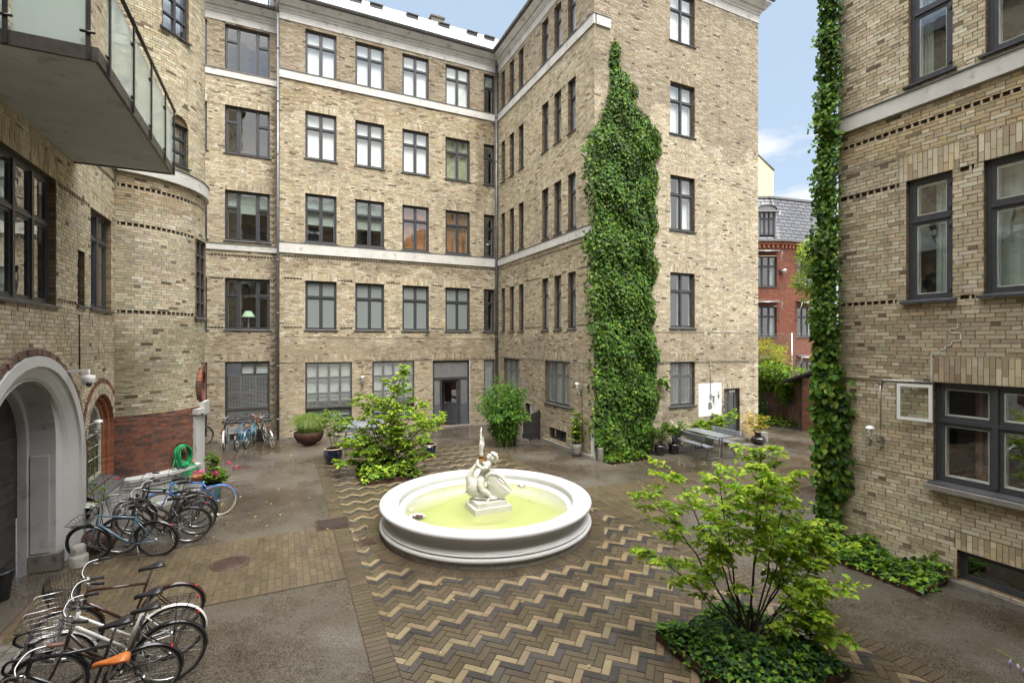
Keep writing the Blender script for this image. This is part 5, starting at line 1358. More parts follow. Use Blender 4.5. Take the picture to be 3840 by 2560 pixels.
def swan(b):
    b.ball(SP(340, 1060), 1, 20, (.165, .155, .205), rot25 @ Matrix.Rotation(R(12), 3, 'Y')); b.ball(SP(470, 1140), 1, 18, (.28, .14, .12), rot25 @ Matrix.Rotation(R(6), 3, 'Y'))
    chain(b, [(500, 1130), (640, 1165), (760, 1150), (860, 1130), (905, 1125)], [.09, .08, .06, .035, .015])
    chain(b, [(300, 980, .0), (275, 900, .0), (300, 820, .0), (350, 760, .01), (400, 700, .01), (440, 640, .0)], [.12, .085, .062, .052, .045, .042])
    chain(b, [(250, 1120), (200, 1150), (165, 1165)], [.035, .018, .010])
    # rock and foam under the body
    b.ball(SP(560, 1215), 1, 14, (.27, .17, .06), rot25); b.ball(SP(420, 1215), 1, 12, (.14, .14, .05), rot25)
def wing_(b, side):
    # fanned feathers
    for i in range(13):
        t_ = i / 12
        ang = R(-6 + 66 * t_); L_ = .36 + .22 * (1 - t_) ** .8 if side > 0 else .28
        o = SP(560 + 60 * t_ * .2, 905 + 130 * t_, -.05 * side - .03 * side * math.sin(3 * t_))
        d_ = (RR_ * math.cos(ang + R(22) - R(30) * (1 - t_)) + Vector((0, 0, -1)) * math.sin(ang * .55 + R(28) * (1 - t_) * 1.1 + R(8))).normalized()
        e = o + d_ * L_
        b.tube([o, o + (e - o) * .4 + Vector((0, 0, .03)), o + (e - o) * .8 + Vector((0, 0, .012)), e], [.040, .036, .028, .010], 8)
    chain(b, [(530, 930, -.05 * side), (545, 870, -.07 * side), (610, 830, -.07 * side), (700, 840, -.07 * side), (780, 900, -.06 * side), (860, 1000, -.05 * side), (940, 1105, -.04 * side)], [.05, .055, .05, .045, .036, .026, .010])
    for i in range(9):
        t_ = i / 8; chain(b, [(560 + 10 * i, 880 + 14 * i, -.085 * side), (650 + 24 * i, 880 + 24 * i, -.085 * side)], [.028, .02], 8)
def child(b):
    chain(b, [(455, 950), (475, 880), (510, 800), (560, 710), (585, 670)], [.085, .082, .080, .085, .06])       # trunk
    b.ball(SP(470, 930), 1, 14, (.10, .115, .10), rot25)
    chain(b, [(585, 670), (620, 640)], [.045, .042])                                                            # neck
    chain(b, [(580, 690, -.09), (545, 735, -.14), (480, 745, -.13), (410, 700, -.09), (400, 650, -.05)], [.048, .045, .040, .034, .030])   # near arm round the neck
    chain(b, [(575, 690, .09), (520, 720, .13), (450, 690, .09), (425, 660, .05)], [.045, .04, .034, .03])
    for k in range(4): chain(b, [(405 + k * 3, 655 - k * 12, -.05 + .0), (415 + k * 4, 648 - k * 12, -.02), (440 + k * 3, 650 - k * 12, -.035)], [.011, .010, .008], 6)
    chain(b, [(460, 940, -.09), (455, 1010, -.14), (480, 1070, -.165)], [.085, .075, .062])                      # near thigh
    chain(b, [(480, 1070, -.165), (540, 1110, -.16), (590, 1160, -.15), (600, 1200, -.15)], [.060, .052, .036, .030])
    chain(b, [(600, 1205, -.15), (575, 1230, -.18), (550, 1240, -.20)], [.030, .026, .018])
    for k in range(5): chain(b, [(556 + k * 4, 1236, -.19 - .006 * k), (540 + k * 5, 1244, -.20 - .008 * k)], [.010, .008], 6)
    chain(b, [(460, 940, .09), (440, 1010, .15), (450, 1080, .17), (500, 1160, .17)], [.085, .072, .056, .04])
    b.ball(SP(645, 592), 1, 20, (.098, .090, .108), rot25)                                                      # head
    b.ball(SP(582, 600), .052, 12)          # cheeks and chin
    b.ball(SP(565, 618), .030, 10); b.ball(SP(548, 572), .016, 8, (1.2, 1, 1)); chain(b, [(575, 545), (552, 572)], [.018, .014], 8)   # nose
    b.ball(SP(560, 596, -.01), .016, 8, (1, 1.4, .6)); b.ball(SP(640, 600, -.09), .024, 8, (1, .5, 1.3))       # lips, ear
    for k in range(16):                                                                                         # hair locks
        a = R(-40 + 15 * k * .9); x0 = 650 + 10 * math.cos(a)
        chain(b, [(640 + 20 * math.sin(k), 520 + 4 * (k % 4), -.08 + .0107 * k), (700, 560 + 6 * (k % 3), -.09 + .012 * k), (712, 620, -.08 + .0107 * k), (680, 668 + 10 * (k % 2), -.07 + .0095 * k)], [.022, .026, .024, .012], 6)
organic('swan', swan, 'white_stone', St, .012, 2)
organic('wing', lambda b: wing_(b, 1), 'white_stone', St, .008, 1)
organic('wing', lambda b: wing_(b, -1), 'white_stone', St, .010, 1)
organic('child', child, 'white_stone', St, .0085, 2)
b = MB(); b.lathe(SP(460, 655), [(.048, 0), (.058, .01), (.055, .05), (.062, .07), (.05, .105), (.044, .12)], 16, jit=.03); b.build('gold_collar', 'gold', St)
def beak(b):
    chain(b, [(458, 585), (455, 500), (460, 430), (455, 380)], [.042, .044, .050, .046])
    chain(b, [(450, 400, -.01), (445, 330), (448, 290)], [.034, .022, .012]); chain(b, [(475, 400, .01), (485, 330), (482, 272)], [.030, .022, .014]); chain(b, [(490, 420, .0), (498, 370), (492, 350)], [.024, .018, .010])
organic('beak', beak, 'white_stone', St, .007, 1)
b = MB(); b.tube([SP(455 + random.uniform(-7, 7), y) for y in range(350, 110, -16)], [.010 + random.uniform(0, .010) for _ in range(350, 110, -16)], 7)
for k in range(10): b.ball(SP(452 + random.uniform(-18, 18), random.uniform(120, 340)), random.uniform(.004, .009), 6)
b.build('water_jet', 'drop_water', St)

# ================================================================== bicycles
WHEELC = {}
def wheel_meshes(rad, tyre_r):
    k = (rad, tyre_r)
    if k in WHEELC: return WHEELC[k]
    ty = MB(); ty.tube([(rad * math.cos(2 * math.pi * i / 30), 0, rad * math.sin(2 * math.pi * i / 30)) for i in range(30)], tyre_r, 7, closed=True)
    rm = MB(); r2 = rad - tyre_r * 1.3; rm.tube([(r2 * math.cos(2 * math.pi * i / 30), 0, r2 * math.sin(2 * math.pi * i / 30)) for i in range(30)], tyre_r * .62, 6, closed=True)
    sp = MB()
    for i in range(28):
        a = 2 * math.pi * i / 28; a2 = a + (.5 if i % 2 else -.5); y = .028 if i % 4 < 2 else -.028
        sp.tube([(.02 * math.cos(a2), y, .02 * math.sin(a2)), (r2 * math.cos(a), 0, r2 * math.sin(a))], .0013, 3, cap=False)
    sp.tube([(0, -.045, 0), (0, .045, 0)], .018, 8)
    return WHEELC.setdefault(k, (ty, rm, sp))
WMESH = {}
def wheel(root, x, z, rad, tyre_r, tyre_mat, rim_mat):
    k = (rad, tyre_r, tyre_mat, rim_mat)
    if k not in WMESH:
        ty, rm, sp = wheel_meshes(rad, tyre_r); L_ = []
        for mb, nm, mt in ((ty, 'wheel', tyre_mat), (rm, 'rim', rim_mat), (sp, 'spokes', 'steel')):
            o = mb.build(nm, mt, None, origin=False); L_.append(o.data); bpy.data.objects.remove(o)
        WMESH[k] = L_
    a, b_, c = WMESH[k]; M = Matrix.Translation((x, 0, z))
    w = inst('wheel', a, M, root); r_ = inst('rim', b_, M); s_ = inst('spokes', c, M)
    for o in (r_, s_): o.parent = w; o.matrix_parent_inverse = Matrix.Identity(4); o.matrix_basis = Matrix.Identity(4)
def bicycle(label, pos, heading, lean=0, frame='black_paint', style='diamond', guard=None, basket=None, saddle='black_leather', rack=True, bars='swept', grip='rubber', rim='steel', tyre='rubber', rad=.34, steer=0, light='red_plastic', kickstand=True, no_saddle=False, tw=.019, chain_case=False, group='parked bicycles'):
    root = bpy.data.objects.new('bicycle', None); COL.objects.link(root); tag(root, label, 'bicycle', group)
    I = Matrix.Identity(4)
    def mk(mb, nm, mat, par=None):
        o = mb.build(nm, mat, None, origin=True)
        o.parent = par or root
        if par is not None:
            o.matrix_parent_inverse = par.matrix_basis.inverted()
        return o
    X1 = 1.06; bbx, bbz = .44, .28; st = Vector((.27, 0, .82 if style == 'diamond' else .74)); hd = Vector((.86, 0, .86)); hl = Vector((.90, 0, .70)); bb = Vector((bbx, 0, bbz)); ra = Vector((0, 0, rad)); fa_ = Vector((X1, 0, rad))
    f = MB(); fr_ = .0165
    f.tube([bb, st], fr_ * .95, 8); f.tube([hd + Vector((-.01, 0, .03)), hl], fr_ * 1.15, 8)
    f.tube([bb, hl + Vector((-.01, 0, .02))], fr_ * 1.15, 8)
    if style == 'diamond': f.tube([st + (bb - st) * .06, hd], fr_, 8)
    elif style == 'step': f.tube([bb + (st - bb) * .30, hd + Vector((0, 0, -.03))], fr_, 8)
    else:
        f.tube([bb + (st - bb) * .25, Vector((.55, 0, .45)), Vector((.72, 0, .60)), hd + Vector((.0, 0, -.02))], fr_, 8)
    for s in (-1, 1):
        f.tube([bb + Vector((0, s * .03, 0)), ra + Vector((.0, s * .055, 0))], .009, 6); f.tube([st + Vector((.01, s * .02, -.06)), ra + Vector((0, s * .055, 0))], .008, 6)
    fo_ = mk(f, 'frame', frame)
    k = MB(); fk0 = hl + Vector((.005, 0, -.02))
    for s in (-1, 1): k.tube([fk0 + Vector((0, s * .02, 0)), fk0 + Vector((.03, s * .05, -.06)), Vector((X1 - .06, s * .05, rad + .12)), fa_ + Vector((0, s * .05, 0))], .011, 6)
    mk(k, 'fork', frame)
    wheel(root, 0, rad, rad, tw, tyre, rim); wheel(root, X1, rad, rad, tw, tyre, rim)
    if guard:
        for (cx, a0, a1) in ((0, 10, 190 - 15), (X1, 25, 165)):
            g = MB(); vs = []; nn_ = 18; rg = rad + .03
            for i in range(nn_ + 1):
                a = R(a0 + (a1 - a0) * i / nn_) if cx else R(-5 + (178) * i / nn_)
                a = math.pi - a if not cx else a
                for (y, dr_) in ((-.026, -.012), (0, .004), (.026, -.012)): vs.append((cx + (rg + dr_) * math.cos(a), y, rad + (rg + dr_) * math.sin(a)))
            g.add(vs, [(i * 3 + j, i * 3 + j + 1, i * 3 + j + 4, i * 3 + j + 3) for i in range(nn_) for j in (0, 1)], smooth=True); mk(g, 'mudguard', guard)
    # stem and bars
    top = hd + Vector((-.03, 0, .16)); h = MB(); h.tube([hd, top], .012, 8); h.tube([top, top + Vector((.06, 0, .01))], .012, 8)
    b0 = top + Vector((.06, 0, .01)); gr = []
    for s in (-1, 1):
        if bars == 'swept': pts = [b0, b0 + Vector((.03, s * .07, .04)), b0 + Vector((.0, s * .20, .08)), b0 + Vector((-.10, s * .27, .07)), b0 + Vector((-.22, s * .29, .05))]; g0 = (pts[-2], pts[-1])
        elif bars == 'flat': pts = [b0, b0 + Vector((0, s * .1, .02)), b0 + Vector((-.05, s * .30, .03))]; g0 = (pts[1] + (pts[2] - pts[1]) * .45, pts[2])
        else: pts = [b0, b0 + Vector((0, s * .20, 0)), b0 + Vector((.09, s * .21, -.01)), b0 + Vector((.12, s * .22, -.08)), b0 + Vector((.06, s * .22, -.14)), b0 + Vector((-.02, s * .22, -.14))]; g0 = None
        h.tube([Vector(q) for q in relathe([tuple(q) for q in pts], 5)], .0085 if bars != 'drop' else .013, 8)
        if g0: gr.append(g0)
    ho = mk(h, 'handlebar', 'chrome' if bars == 'swept' else 'black_metal')
    for (a, c) in gr:
        g = MB(); g.tube([a, c], .018, 8); mk(g, 'grip', grip, ho)
        g = MB(); g.tube([a + Vector((.02, 0, -.01)), a + Vector((.06, -.03 if a.y > 0 else .03, -.03)), a + Vector((-.05, 0, -.05))], .006, 5); mk(g, 'brake_lever', 'steel', ho)
    g = MB(); g.tube([top + Vector((.05, .05, 0)), top + Vector((.15, .06, -.05)), hl + Vector((.07, .03, .02)), Vector((.80, .02, .55)), bb + Vector((0, .03, .05))], .003, 4); mk(g, 'cable', 'rubber')
    # saddle
    if not no_saddle:
        sp_ = st + (st - bb).normalized() * .14; g = MB(); g.tube([st, sp_], .0125, 8); mk(g, 'seat_post', 'steel')
        g = MB(); N1 = 12; vs = []; S0 = sp_ + Vector((0, 0, .035))
        prof = [(-.14, .020, .0), (-.13, .065, .025), (-.09, .078, .035), (-.04, .068, .026), (.02, .040, .018), (.08, .024, .016), (.125, .018, .008), (.14, .008, -.004)]
        for (x, w_, z) in prof:
            for j in range(N1):
                a = 2 * math.pi * j / N1; zz = math.sin(a); vs.append(S0 + Vector((x, math.cos(a) * w_, z + (zz * .018 if zz > 0 else zz * .036))))
        g.add(vs, [(i * N1 + j, i * N1 + (j + 1) % N1, (i + 1) * N1 + (j + 1) % N1, (i + 1) * N1 + j) for i in range(len(prof) - 1) for j in range(N1)] + [tuple(range(N1))[::-1], tuple((len(prof) - 1) * N1 + j for j in range(N1))], smooth=True)
        mk(g, 'saddle', saddle)
    # drive
    g = MB(); ring = [(bbx + .085 * math.cos(2 * math.pi * i / 20), -.05, bbz + .085 * math.sin(2 * math.pi * i / 20)) for i in range(20)]; g.tube(ring, .006, 5, closed=True)
    for i in range(5): a = 2 * math.pi * i / 5; g.tube([(bbx, -.05, bbz), (bbx + .085 * math.cos(a), -.05, bbz + .085 * math.sin(a))], .006, 5)
    g.tube([(bbx, -.055, bbz + .085), (0, -.05, rad + .035)], .004, 4); g.tube([(bbx, -.055, bbz - .085), (0, -.05, rad - .035)], .004, 4)
    g.tube([(bbx, -.07, bbz), (bbx + .12, -.08, bbz - .11)], .009, 6); g.tube([(bbx, .06, bbz), (bbx - .12, .08, bbz + .11)], .009, 6); g.tube([(bbx, -.07, bbz), (bbx, .06, bbz)], .02, 8)
    mk(g, 'crankset', 'dull_steel')
    if chain_case:
        g = MB(); g.tube([(bbx + .08, -.065, bbz), (bbx, -.065, bbz + .10), (0, -.06, rad + .05), (-.05, -.06, rad), (0, -.06, rad - .05), (bbx, -.065, bbz - .10)], .012, 6, closed=True); mk(g, 'chain_guard', 'black_paint')
    for (x, y, z) in ((bbx + .12, -.13, bbz - .11), (bbx - .12, .13, bbz + .11)):
        g = MB(); g.xbox(x - .04, x + .04, y - .045, y + .045, z - .012, z + .012); mk(g, 'pedal', 'rubber')
    if rack:
        g = MB(); zt = rad * 2 + .09
        for s in (-.05, 0, .05): g.tube([(.16, s, zt + .01), (-.24, s, zt)], .005, 5)
        for x in (.16, .02, -.12, -.24): g.tube([(x, -.05, zt), (x, .05, zt)], .005, 5)
        for s in (-1, 1): g.tube([(-.02, s * .06, rad), (-.06, s * .055, zt)], .005, 5); g.tube([(-.02, s * .06, rad), (-.2, s * .055, zt)], .005, 5)
        mk(g, 'luggage_rack', 'black_metal')
    if light:
        g = MB(); g.ball((-.27 if rack else -rad * .75, 0, rad * 2 + .06 if rack else rad * 1.75), .024, 8, (.6, 1.3, 1)); mk(g, 'rear_light', light)
    if kickstand: g = MB(); g.tube([(.30, .04, bbz - .02), (.22, .17, .015 + .17 * math.tan(lean) * 0)], .008, 6); mk(g, 'kickstand', 'dull_steel')
    if basket:
        g = MB(); x0, x1 = .93, 1.24; zb, zt = .80, 1.06; mat_ = {'black': 'black_metal', 'wire': 'chrome', 'wicker': 'wicker', 'flat': 'black_metal'}[basket]
        if basket == 'flat': zb, zt, x0, x1 = .74, .80, .98, 1.26
        wdt, wdb = .20, .15
        def lvl(t_):
            w_ = wdb + (wdt - wdb) * t_; xx0, xx1 = x0 + .02 - .02 * t_, x1 - .05 + .05 * t_; z = zb + (zt - zb) * t_
            return [(xx0, -w_, z), (xx1, -w_ * .92, z), (xx1 + .02, 0, z), (xx1, w_ * .92, z), (xx0, w_, z)]
        nl = {'black': 10, 'wire': 6, 'wicker': 12, 'flat': 2}[basket]; rr = {'black': .0028, 'wire': .0024, 'wicker': .007, 'flat': .004}[basket]
        for i in range(nl): g.tube(lvl(i / (nl - 1)), rr if i < nl - 1 else max(rr, .006), 5, closed=True)
        A, Bt = lvl(1), lvl(0)
        def per(P, t_):
            t_ *= 5; i = int(t_) % 5; q = t_ - int(t_); return tuple(P[i][c] + (P[(i + 1) % 5][c] - P[i][c]) * q for c in range(3))
        for i in range({'black': 44, 'wire': 22, 'wicker': 36, 'flat': 12}[basket]):
            t_ = i / {'black': 44, 'wire': 22, 'wicker': 36, 'flat': 12}[basket]; g.tube([per(Bt, t_), per(A, t_)], rr * .8, 4, cap=False)
        for i in range(9): y = -wdb + 2 * wdb * i / 8; g.tube([(x0 + .02, y, zb), (x1 - .05, y, zb)], rr * .8, 4)
        mk(g, 'basket', mat_)
    g = MB(); g.ball((.98 if not basket else 1.02, 0, .74 if basket != 'flat' else .7), .035, 10, (1.1, 1, 1)); mk(g, 'front_lamp', 'black_metal')
    root.matrix_basis = Matrix.Translation((pos[0], pos[1], 0)) @ Matrix.Rotation(heading, 4, 'Z') @ Matrix.Rotation(lean, 4, 'X')
    return root
H = lambda a, b: math.atan2(b[1] - a[1], b[0] - a[0])
NG = 'bicycles parked by the gateway'; MG = 'bicycles parked along the tower plinth'; FG = 'bicycles parked below the back windows'
def bk(label, r, f, **kw): bicycle(label, r, H(r, f), **kw)
# lean>0 tips the bicycle to its right side (local -Y is to the right of travel), so toward -X travel leans to +Y
bk('dark red bicycle with black mesh front basket and rust-red mudguard, farthest of the near row', (-1.33, 7.88), (-2.40, 7.72), lean=-.16, frame='maroon_paint', guard='maroon_paint', basket='black', rack=False, group=NG, bars='swept')
bk('white framed bicycle with silver wire basket and white mudguards', (-1.24, 7.25), (-2.3, 7.12), lean=-.16, frame='white_paint', style='step', guard='white_paint', basket='wire', group=NG)
bk('dark brown bicycle with wire basket and black glossy mudguard, large rear wheel', (-1.17, 6.75), (-2.2, 6.62), lean=-.06, frame='brown_paint', style='swan', guard='black_paint', basket='wire', group=NG)
bk('slim black bicycle with drop handlebars and black saddle', (-1.35, 6.42), (-2.38, 6.22), lean=-.10, frame='black_paint', guard='black_paint', rack=False, bars='drop', group=NG, rad=.33)
bk('black bicycle with tan leather saddle and brown grips at the bottom edge', (-1.18, 5.60), (-2.24, 5.66), lean=-.06, frame='black_metal', saddle='tan_leather', rack=False, grip='grip_brown', guard='black_paint', group=NG)
bk('bicycle with pale tyres just entering at the left edge', (-3.42, 7.5), (-4.4, 7.2), lean=-.05, frame='black_paint', tyre='pale_rubber', rack=False, group=NG)
bk('blue-grey bicycle with black flat bars leaning on its kickstand beside the gateway', (-2.05, 10.78), (-3.05, 11.02), lean=-.20, frame='bluegrey_paint', guard='black_paint', rack=False, bars='flat', basket='flat', group=MG, rim='black_metal')
bk('black step-through bicycle with wide black saddle, second from the gateway', (-1.63, 11.28), (-2.68, 11.22), lean=-.12, frame='black_paint', style='swan', guard='black_paint', basket='wire', group=MG, tyre='rubber', rim='chrome')
bk('black bicycle with silver down tube crowded behind the step-through one', (-1.58, 11.66), (-2.62, 11.75), lean=-.10, frame='brown_paint', style='step', guard='black_paint', group=MG)
bk('black diamond-frame bicycle with dark bag hanging beside the blue one', (-1.60, 12.05), (-2.65, 12.12), lean=-.08, frame='black_paint', guard='black_paint', bars='flat', group=MG)
bk('dark green bicycle with swept silver bars nearest the plinth', (-1.72, 12.36), (-2.78, 12.40), lean=-.06, frame='green_paint', style='diamond', guard='dull_steel', group=MG)
bk('bright blue bicycle without a saddle, rear wheel beside the flower pot', (-1.31, 12.72), (-2.36, 12.62), lean=-.08, frame='blue_paint', guard='blue_paint', rack=False, no_saddle=True, group=MG, rim='chrome', tyre='pale_rubber')
bk('black bicycle with white rear mudguard, leftmost under the back window', (-1.92, 20.30), (-1.95, 21.3), frame='black_paint', guard='white_paint', group=FG)
bk('small blue bicycle with big red rear light', (-1.49, 20.0), (-1.33, 20.9), frame='teal_paint', guard='black_paint', bars='flat', group=FG, rad=.30)
bk('light blue bicycle with wicker basket and high silver bars', (-1.22, 20.28), (-.98, 21.3), lean=.08, frame='teal_paint', style='step', guard='teal_paint', basket='wicker', group=FG)
bk('grey bicycle with red-edged tyre leaning by the downpipe', (-.33, 20.0), (-.58, 21.0), lean=-.18, frame='dull_steel', style='step', guard='steel', group=FG, tyre='pale_rubber')
bk('black bicycle half hidden behind the tower pier', (-2.75, 21.75), (-3.9, 21.8), frame='black_paint', guard='black_paint', group=FG)

# ================================================================== street things
def lamp(label, base, out_, globe):
    L_ = thing('wall_lamp', label, 'lamp', base, 'clear globe wall lamps'); b_, g_ = Vector(base), Vector(globe)
    m_ = MB(); m_.box(Pl(b_ - Vector((0, 0, 0)), Vector((out_[1], -out_[0], 0)), out_), -.035, .035, -.09, .09, 0, .035); m_.tube([b_, (g_.x, g_.y, b_.z)], .014, 6); m_.tube([(g_.x, g_.y, b_.z - .08), (g_.x, g_.y, b_.z + .04)], .03, 10); m_.lathe((g_.x, g_.y, b_.z + .03), [(.02, 0), (.055, .015), (.06, .03)], 14); m_.build('bracket', 'steel', L_)
    m_ = MB(); m_.ball(g_, .125, 20); m_.build('globe', 'clear_glass', L_)
    m_ = MB(); m_.tube([g_ - Vector((0, 0, .09)), g_ - Vector((0, 0, .03))], .022, 8); m_.ball(g_ + Vector((0, 0, .0)), .038, 10, (1, 1, 1.3)); m_.build('bulb', 'lamp_white', L_)
    m_ = MB(); m_.lathe(g_ + Vector((0, 0, .055)), [(.07, 0), (.06, .035), (.02, .05)], 14); m_.build('reflector', 'lamp_white', L_)
    return L_
lamp('clear globe lamp on the back wall between the two shop windows', (3.06, 21.48, 2.15), (0, -1, 0), (3.06, 21.33, 2.34))
lamp('clear globe lamp on the wing side wall near the ivy corner', (9.33, 14.22, 2.15), (-1, 0, 0), (9.16, 14.22, 2.38))
lamp('clear globe lamp over the white painted panel', (14.60, 13.45, 1.84), (0, -1, 0), (14.82, 13.26, 2.00))
lamp('clear globe lamp on the near right wall below the cable box', (9.78, 5.12, 2.10), (-1, 0, 0), (9.58, 5.20, 2.28))
lamp('clear globe lamp between gateway and arched window', (-3.42, 11.72, 2.13), (1, 0, 0), (-3.18, 11.76, 2.31))
Cc = thing('security_camera', 'white dome security camera on an arm above the gateway', 'camera', (-3.42, 10.95, 3.3))
b = MB(); b.xbox(-3.44, -3.40, 10.86, 11.0, 3.22, 3.42); b.xbox(-3.40, -3.10, 10.91, 10.96, 3.36, 3.41); b.tube([(-3.10, 10.93, 3.41), (-3.10, 10.93, 3.30)], .03, 8); b.build('arm', 'lamp_white', Cc)
b = MB(); b.lathe((-3.10, 10.93, 3.16), [(.02, -.03), (.06, -.02), (.09, .03), (.10, .08), (.10, .14), (.03, .15)], 20); b.build('dome', 'lamp_white', Cc)
b = MB(); b.ball((-3.07, 10.87, 3.15), .045, 10); b.build('lens', 'black_metal', Cc)
# hose reel on the tower base
Hs = thing('hose_reel', 'coiled green garden hose hanging on a wire bracket on the red brick tower base', 'hose', (-2.3, 14.4, .6))
hp_ = lambda u, z, d: Vector((TC[0], TC[1], 0)) + (Vector((math.sin(R(53)), -math.cos(R(53)), 0)) * (TR + d) + Vector((math.cos(R(53)), math.sin(R(53)), 0)) * u + Vector((0, 0, z)))
b = MB()
for k in range(9):
    r = .215 + random.uniform(-.025, .02); dd = .06 + .018 * k; off = random.uniform(-.02, .02)
    b.tube([hp_(r * .86 * math.cos(2 * math.pi * i / 28) + off, 1.08 + r * 1.2 * math.sin(2 * math.pi * i / 28) + random.uniform(-.003, .003), dd + .02 * math.sin(i)) for i in range(28)], .011, 6, closed=True)
for k in range(6):
    u0_ = -.2 + .05 * k
    b.tube([hp_(u0_, 1.05 - .02 * k, .1), hp_(u0_ + .04, .80, .16), hp_(u0_ + .10 + .03 * k, .60, .2), hp_(u0_ + .24, .45 + .02 * k, .22), hp_(u0_ + .32, .7, .18), hp_(.17, 1.0, .12)], .011, 6)
b.tube([hp_(-.19, 1.1, .08), hp_(-.27, .85, .1), hp_(-.30, .55, .14), hp_(-.3, .3, .18)], .011, 6); b.build('hose', 'green_hose', Hs)
b = MB()
for dd in (.02, .24): b.tube([hp_(.27 * math.cos(math.pi * i / 12), 1.12 + .27 * math.sin(math.pi * i / 12), dd) for i in range(13)], .005, 5)
for i in range(5): a = math.pi * (i + .5) / 5; b.tube([hp_(.27 * math.cos(a), 1.12 + .27 * math.sin(a), .02), hp_(.27 * math.cos(a), 1.12 + .27 * math.sin(a), .24)], .004, 4)
b.build('bracket', 'rust', Hs)
b = MB(); b.tube([hp_(.22, .92, .15), hp_(.25, .84, .16)], .02, 7); b.build('nozzle', 'orange_plastic', Hs)
# covers
def cover(label, c, rx, ry, mat='cast_iron', rect=None, rot=0):
    b = MB()
    if rect:
        x0, x1, y0, y1 = rect; b.xbox(x0, x1, y0, y1, -.02, .012)
        o = b.build('drain_cover', mat)
        g = MB(); cx, cy = (x0 + x1) / 2, (y0 + y1) / 2
        nb = 15
        for i in range(nb):
            x = x0 + .05 + (x1 - x0 - .1) * (i + .5) / nb; hw = (y1 - y0) * .40 * math.sqrt(max(0, 1 - ((x - cx) / ((x1 - x0) * .47)) ** 2)) if label.startswith('wide') else (y1 - y0) * .4
            if hw > .02: g.xbox(x - .009, x + .009, cy - hw, cy + hw, .010, .020)
        g.build('grating', mat, o)
        g = MB(); g.quad((x0 + .04, y0 + .04, .0135), (x1 - .04, y0 + .04, .0135), (x1 - .04, y1 - .04, .0135), (x0 + .04, y1 - .04, .0135)); g.build('grate_pit', 'black_metal', o)
    else:
        b.lathe((*c, -.02), [(rx, 0), (rx, .034), (rx - .02, .034), (rx - .025, .028), (rx - .04, .028), (rx - .045, .034), (.001, .034)], 40); o = b.build('manhole_cover', mat)
        g = MB()
        k = int(rx / .028)
        for i in range(-k, k + 1):
            for j in range(-k, k + 1):
                if math.hypot(i, j) * .028 < rx - .06: g.xbox(c[0] + i * .028 - .008, c[0] + i * .028 + .008, c[1] + j * .028 - .008, c[1] + j * .028 + .008, .013, .018)
        g.build('stud_pattern', mat, o, kind='stuff')
    return tag(o, label, 'cover')
cover('round rusty manhole cover in the brown paving strip', (-.83, 9.86), .31, .31)
cover('wide rusty drain cover with oval grating at the strip corner', None, 0, 0, rect=(.63, 1.31, 10.76, 11.40))
cover('small square rusty drain cover beside the fountain', None, 0, 0, rect=(1.345, 1.655, 9.65, 9.95))
cover('rusty manhole cover in the asphalt near the back bicycles', (-1.15, 17.2), .26, .26)
# gateway bollard
b = MB(); b.lathe((-3.23, 10.92, 0), [(.001, .37), (.08, .36), (.105, .32), (.11, .22), (.105, .20), (.13, .18), (.14, .15), (.14, .0)], 18, jit=.02); tag(b.build('stone_bollard', 'worn_plaster'), 'squat weathered stone guard bollard at the right of the gateway', 'bollard')
b = MB(); b.lathe((9.42, 13.22, 0), [(.001, .42), (.09, .41), (.10, .38), (.10, 0)], 16, jit=.02); tag(b.build('stone_bollard', 'dark_stone'), 'small stone guard bollard at the wing corner beside the ivy', 'bollard')
# rubbish bin inside gateway
Bn = MB(); Bn.lathe((-3.86, 9.97, 0), [(.10, 0), (.13, .38), (.145, .39), (.145, .42), (.12, .43), (.001, .43)], 16); tag(Bn.build('rubbish_bin', 'black_metal'), 'black rubbish bin inside the gateway', 'bin')
b = MB(); b.xbox(-1.32, -1.20, 15.16, 15.28, -.01, .12); tag(b.build('stone_block', 'dark_stone'), 'small dark stone block on the asphalt behind the flower pot', 'block')
b = MB(); b.xbox(-.92, -.46, 21.35, 21.75, 0, .44)
for i in range(8): b.xbox(-.93, -.45, 21.33, 21.77, .03 + i * .05, .055 + i * .05)
tag(b.build('plastic_crate', 'frame_black'), 'black plastic crate under the back window', 'crate')
b = MB(); b.xbox(-1.95, -.95, 21.85, 22.10, .28, .33); b.xbox(-1.93, -1.88, 21.86, 22.09, 0, .28); b.xbox(-1.02, -.97, 21.86, 22.09, 0, .28); b.xbox(-1.95, -.95, 22.08, 22.11, .33, .46); tag(b.build('low_bench', 'grey_wood'), 'low grey bench against the recessed wall behind the bicycles', 'bench')
# picket gates
def gate(label, P, Q, h, slats):
    Gt = thing('picket_gate', label, 'gate', P); P, Q = Vector(P), Vector(Q); U_ = (Q - P).normalized(); pl = Pl(P, U_, Vector((U_.y, -U_.x, 0))); Lg = (Q - P).length
    for i in range(slats):
        b = MB(); u = Lg * i / slats; b.box(pl, u, u + Lg / slats * .72, .04, h + .12 * i / slats + random.uniform(-.01, .01), 0, .022); b.build('slat', 'dark_wood', Gt)
    for z in (.22, h - .2): b = MB(); b.box(pl, 0, Lg, z, z + .09, -.03, 0); b.build('rail', 'dark_wood', Gt)
    b = MB(); b.box(pl, 0, Lg, .2, .26, -.06, -.031); b.build('brace', 'dark_wood', Gt)
    b = MB(); b.box(pl, Lg - .02, Lg + .06, -.01, h + .16, -.05, .03); b.build('post', 'dark_wood', Gt)
gate('dark picket gate standing out from the wing wall', (8.43, 16.90, 0), (9.28, 17.2, 0), 1.0, 9)
gate('shaded dark picket gate half hidden behind the bamboo', (7.95, 17.95, 0), (8.24, 17.30, 0), 1.0, 8)
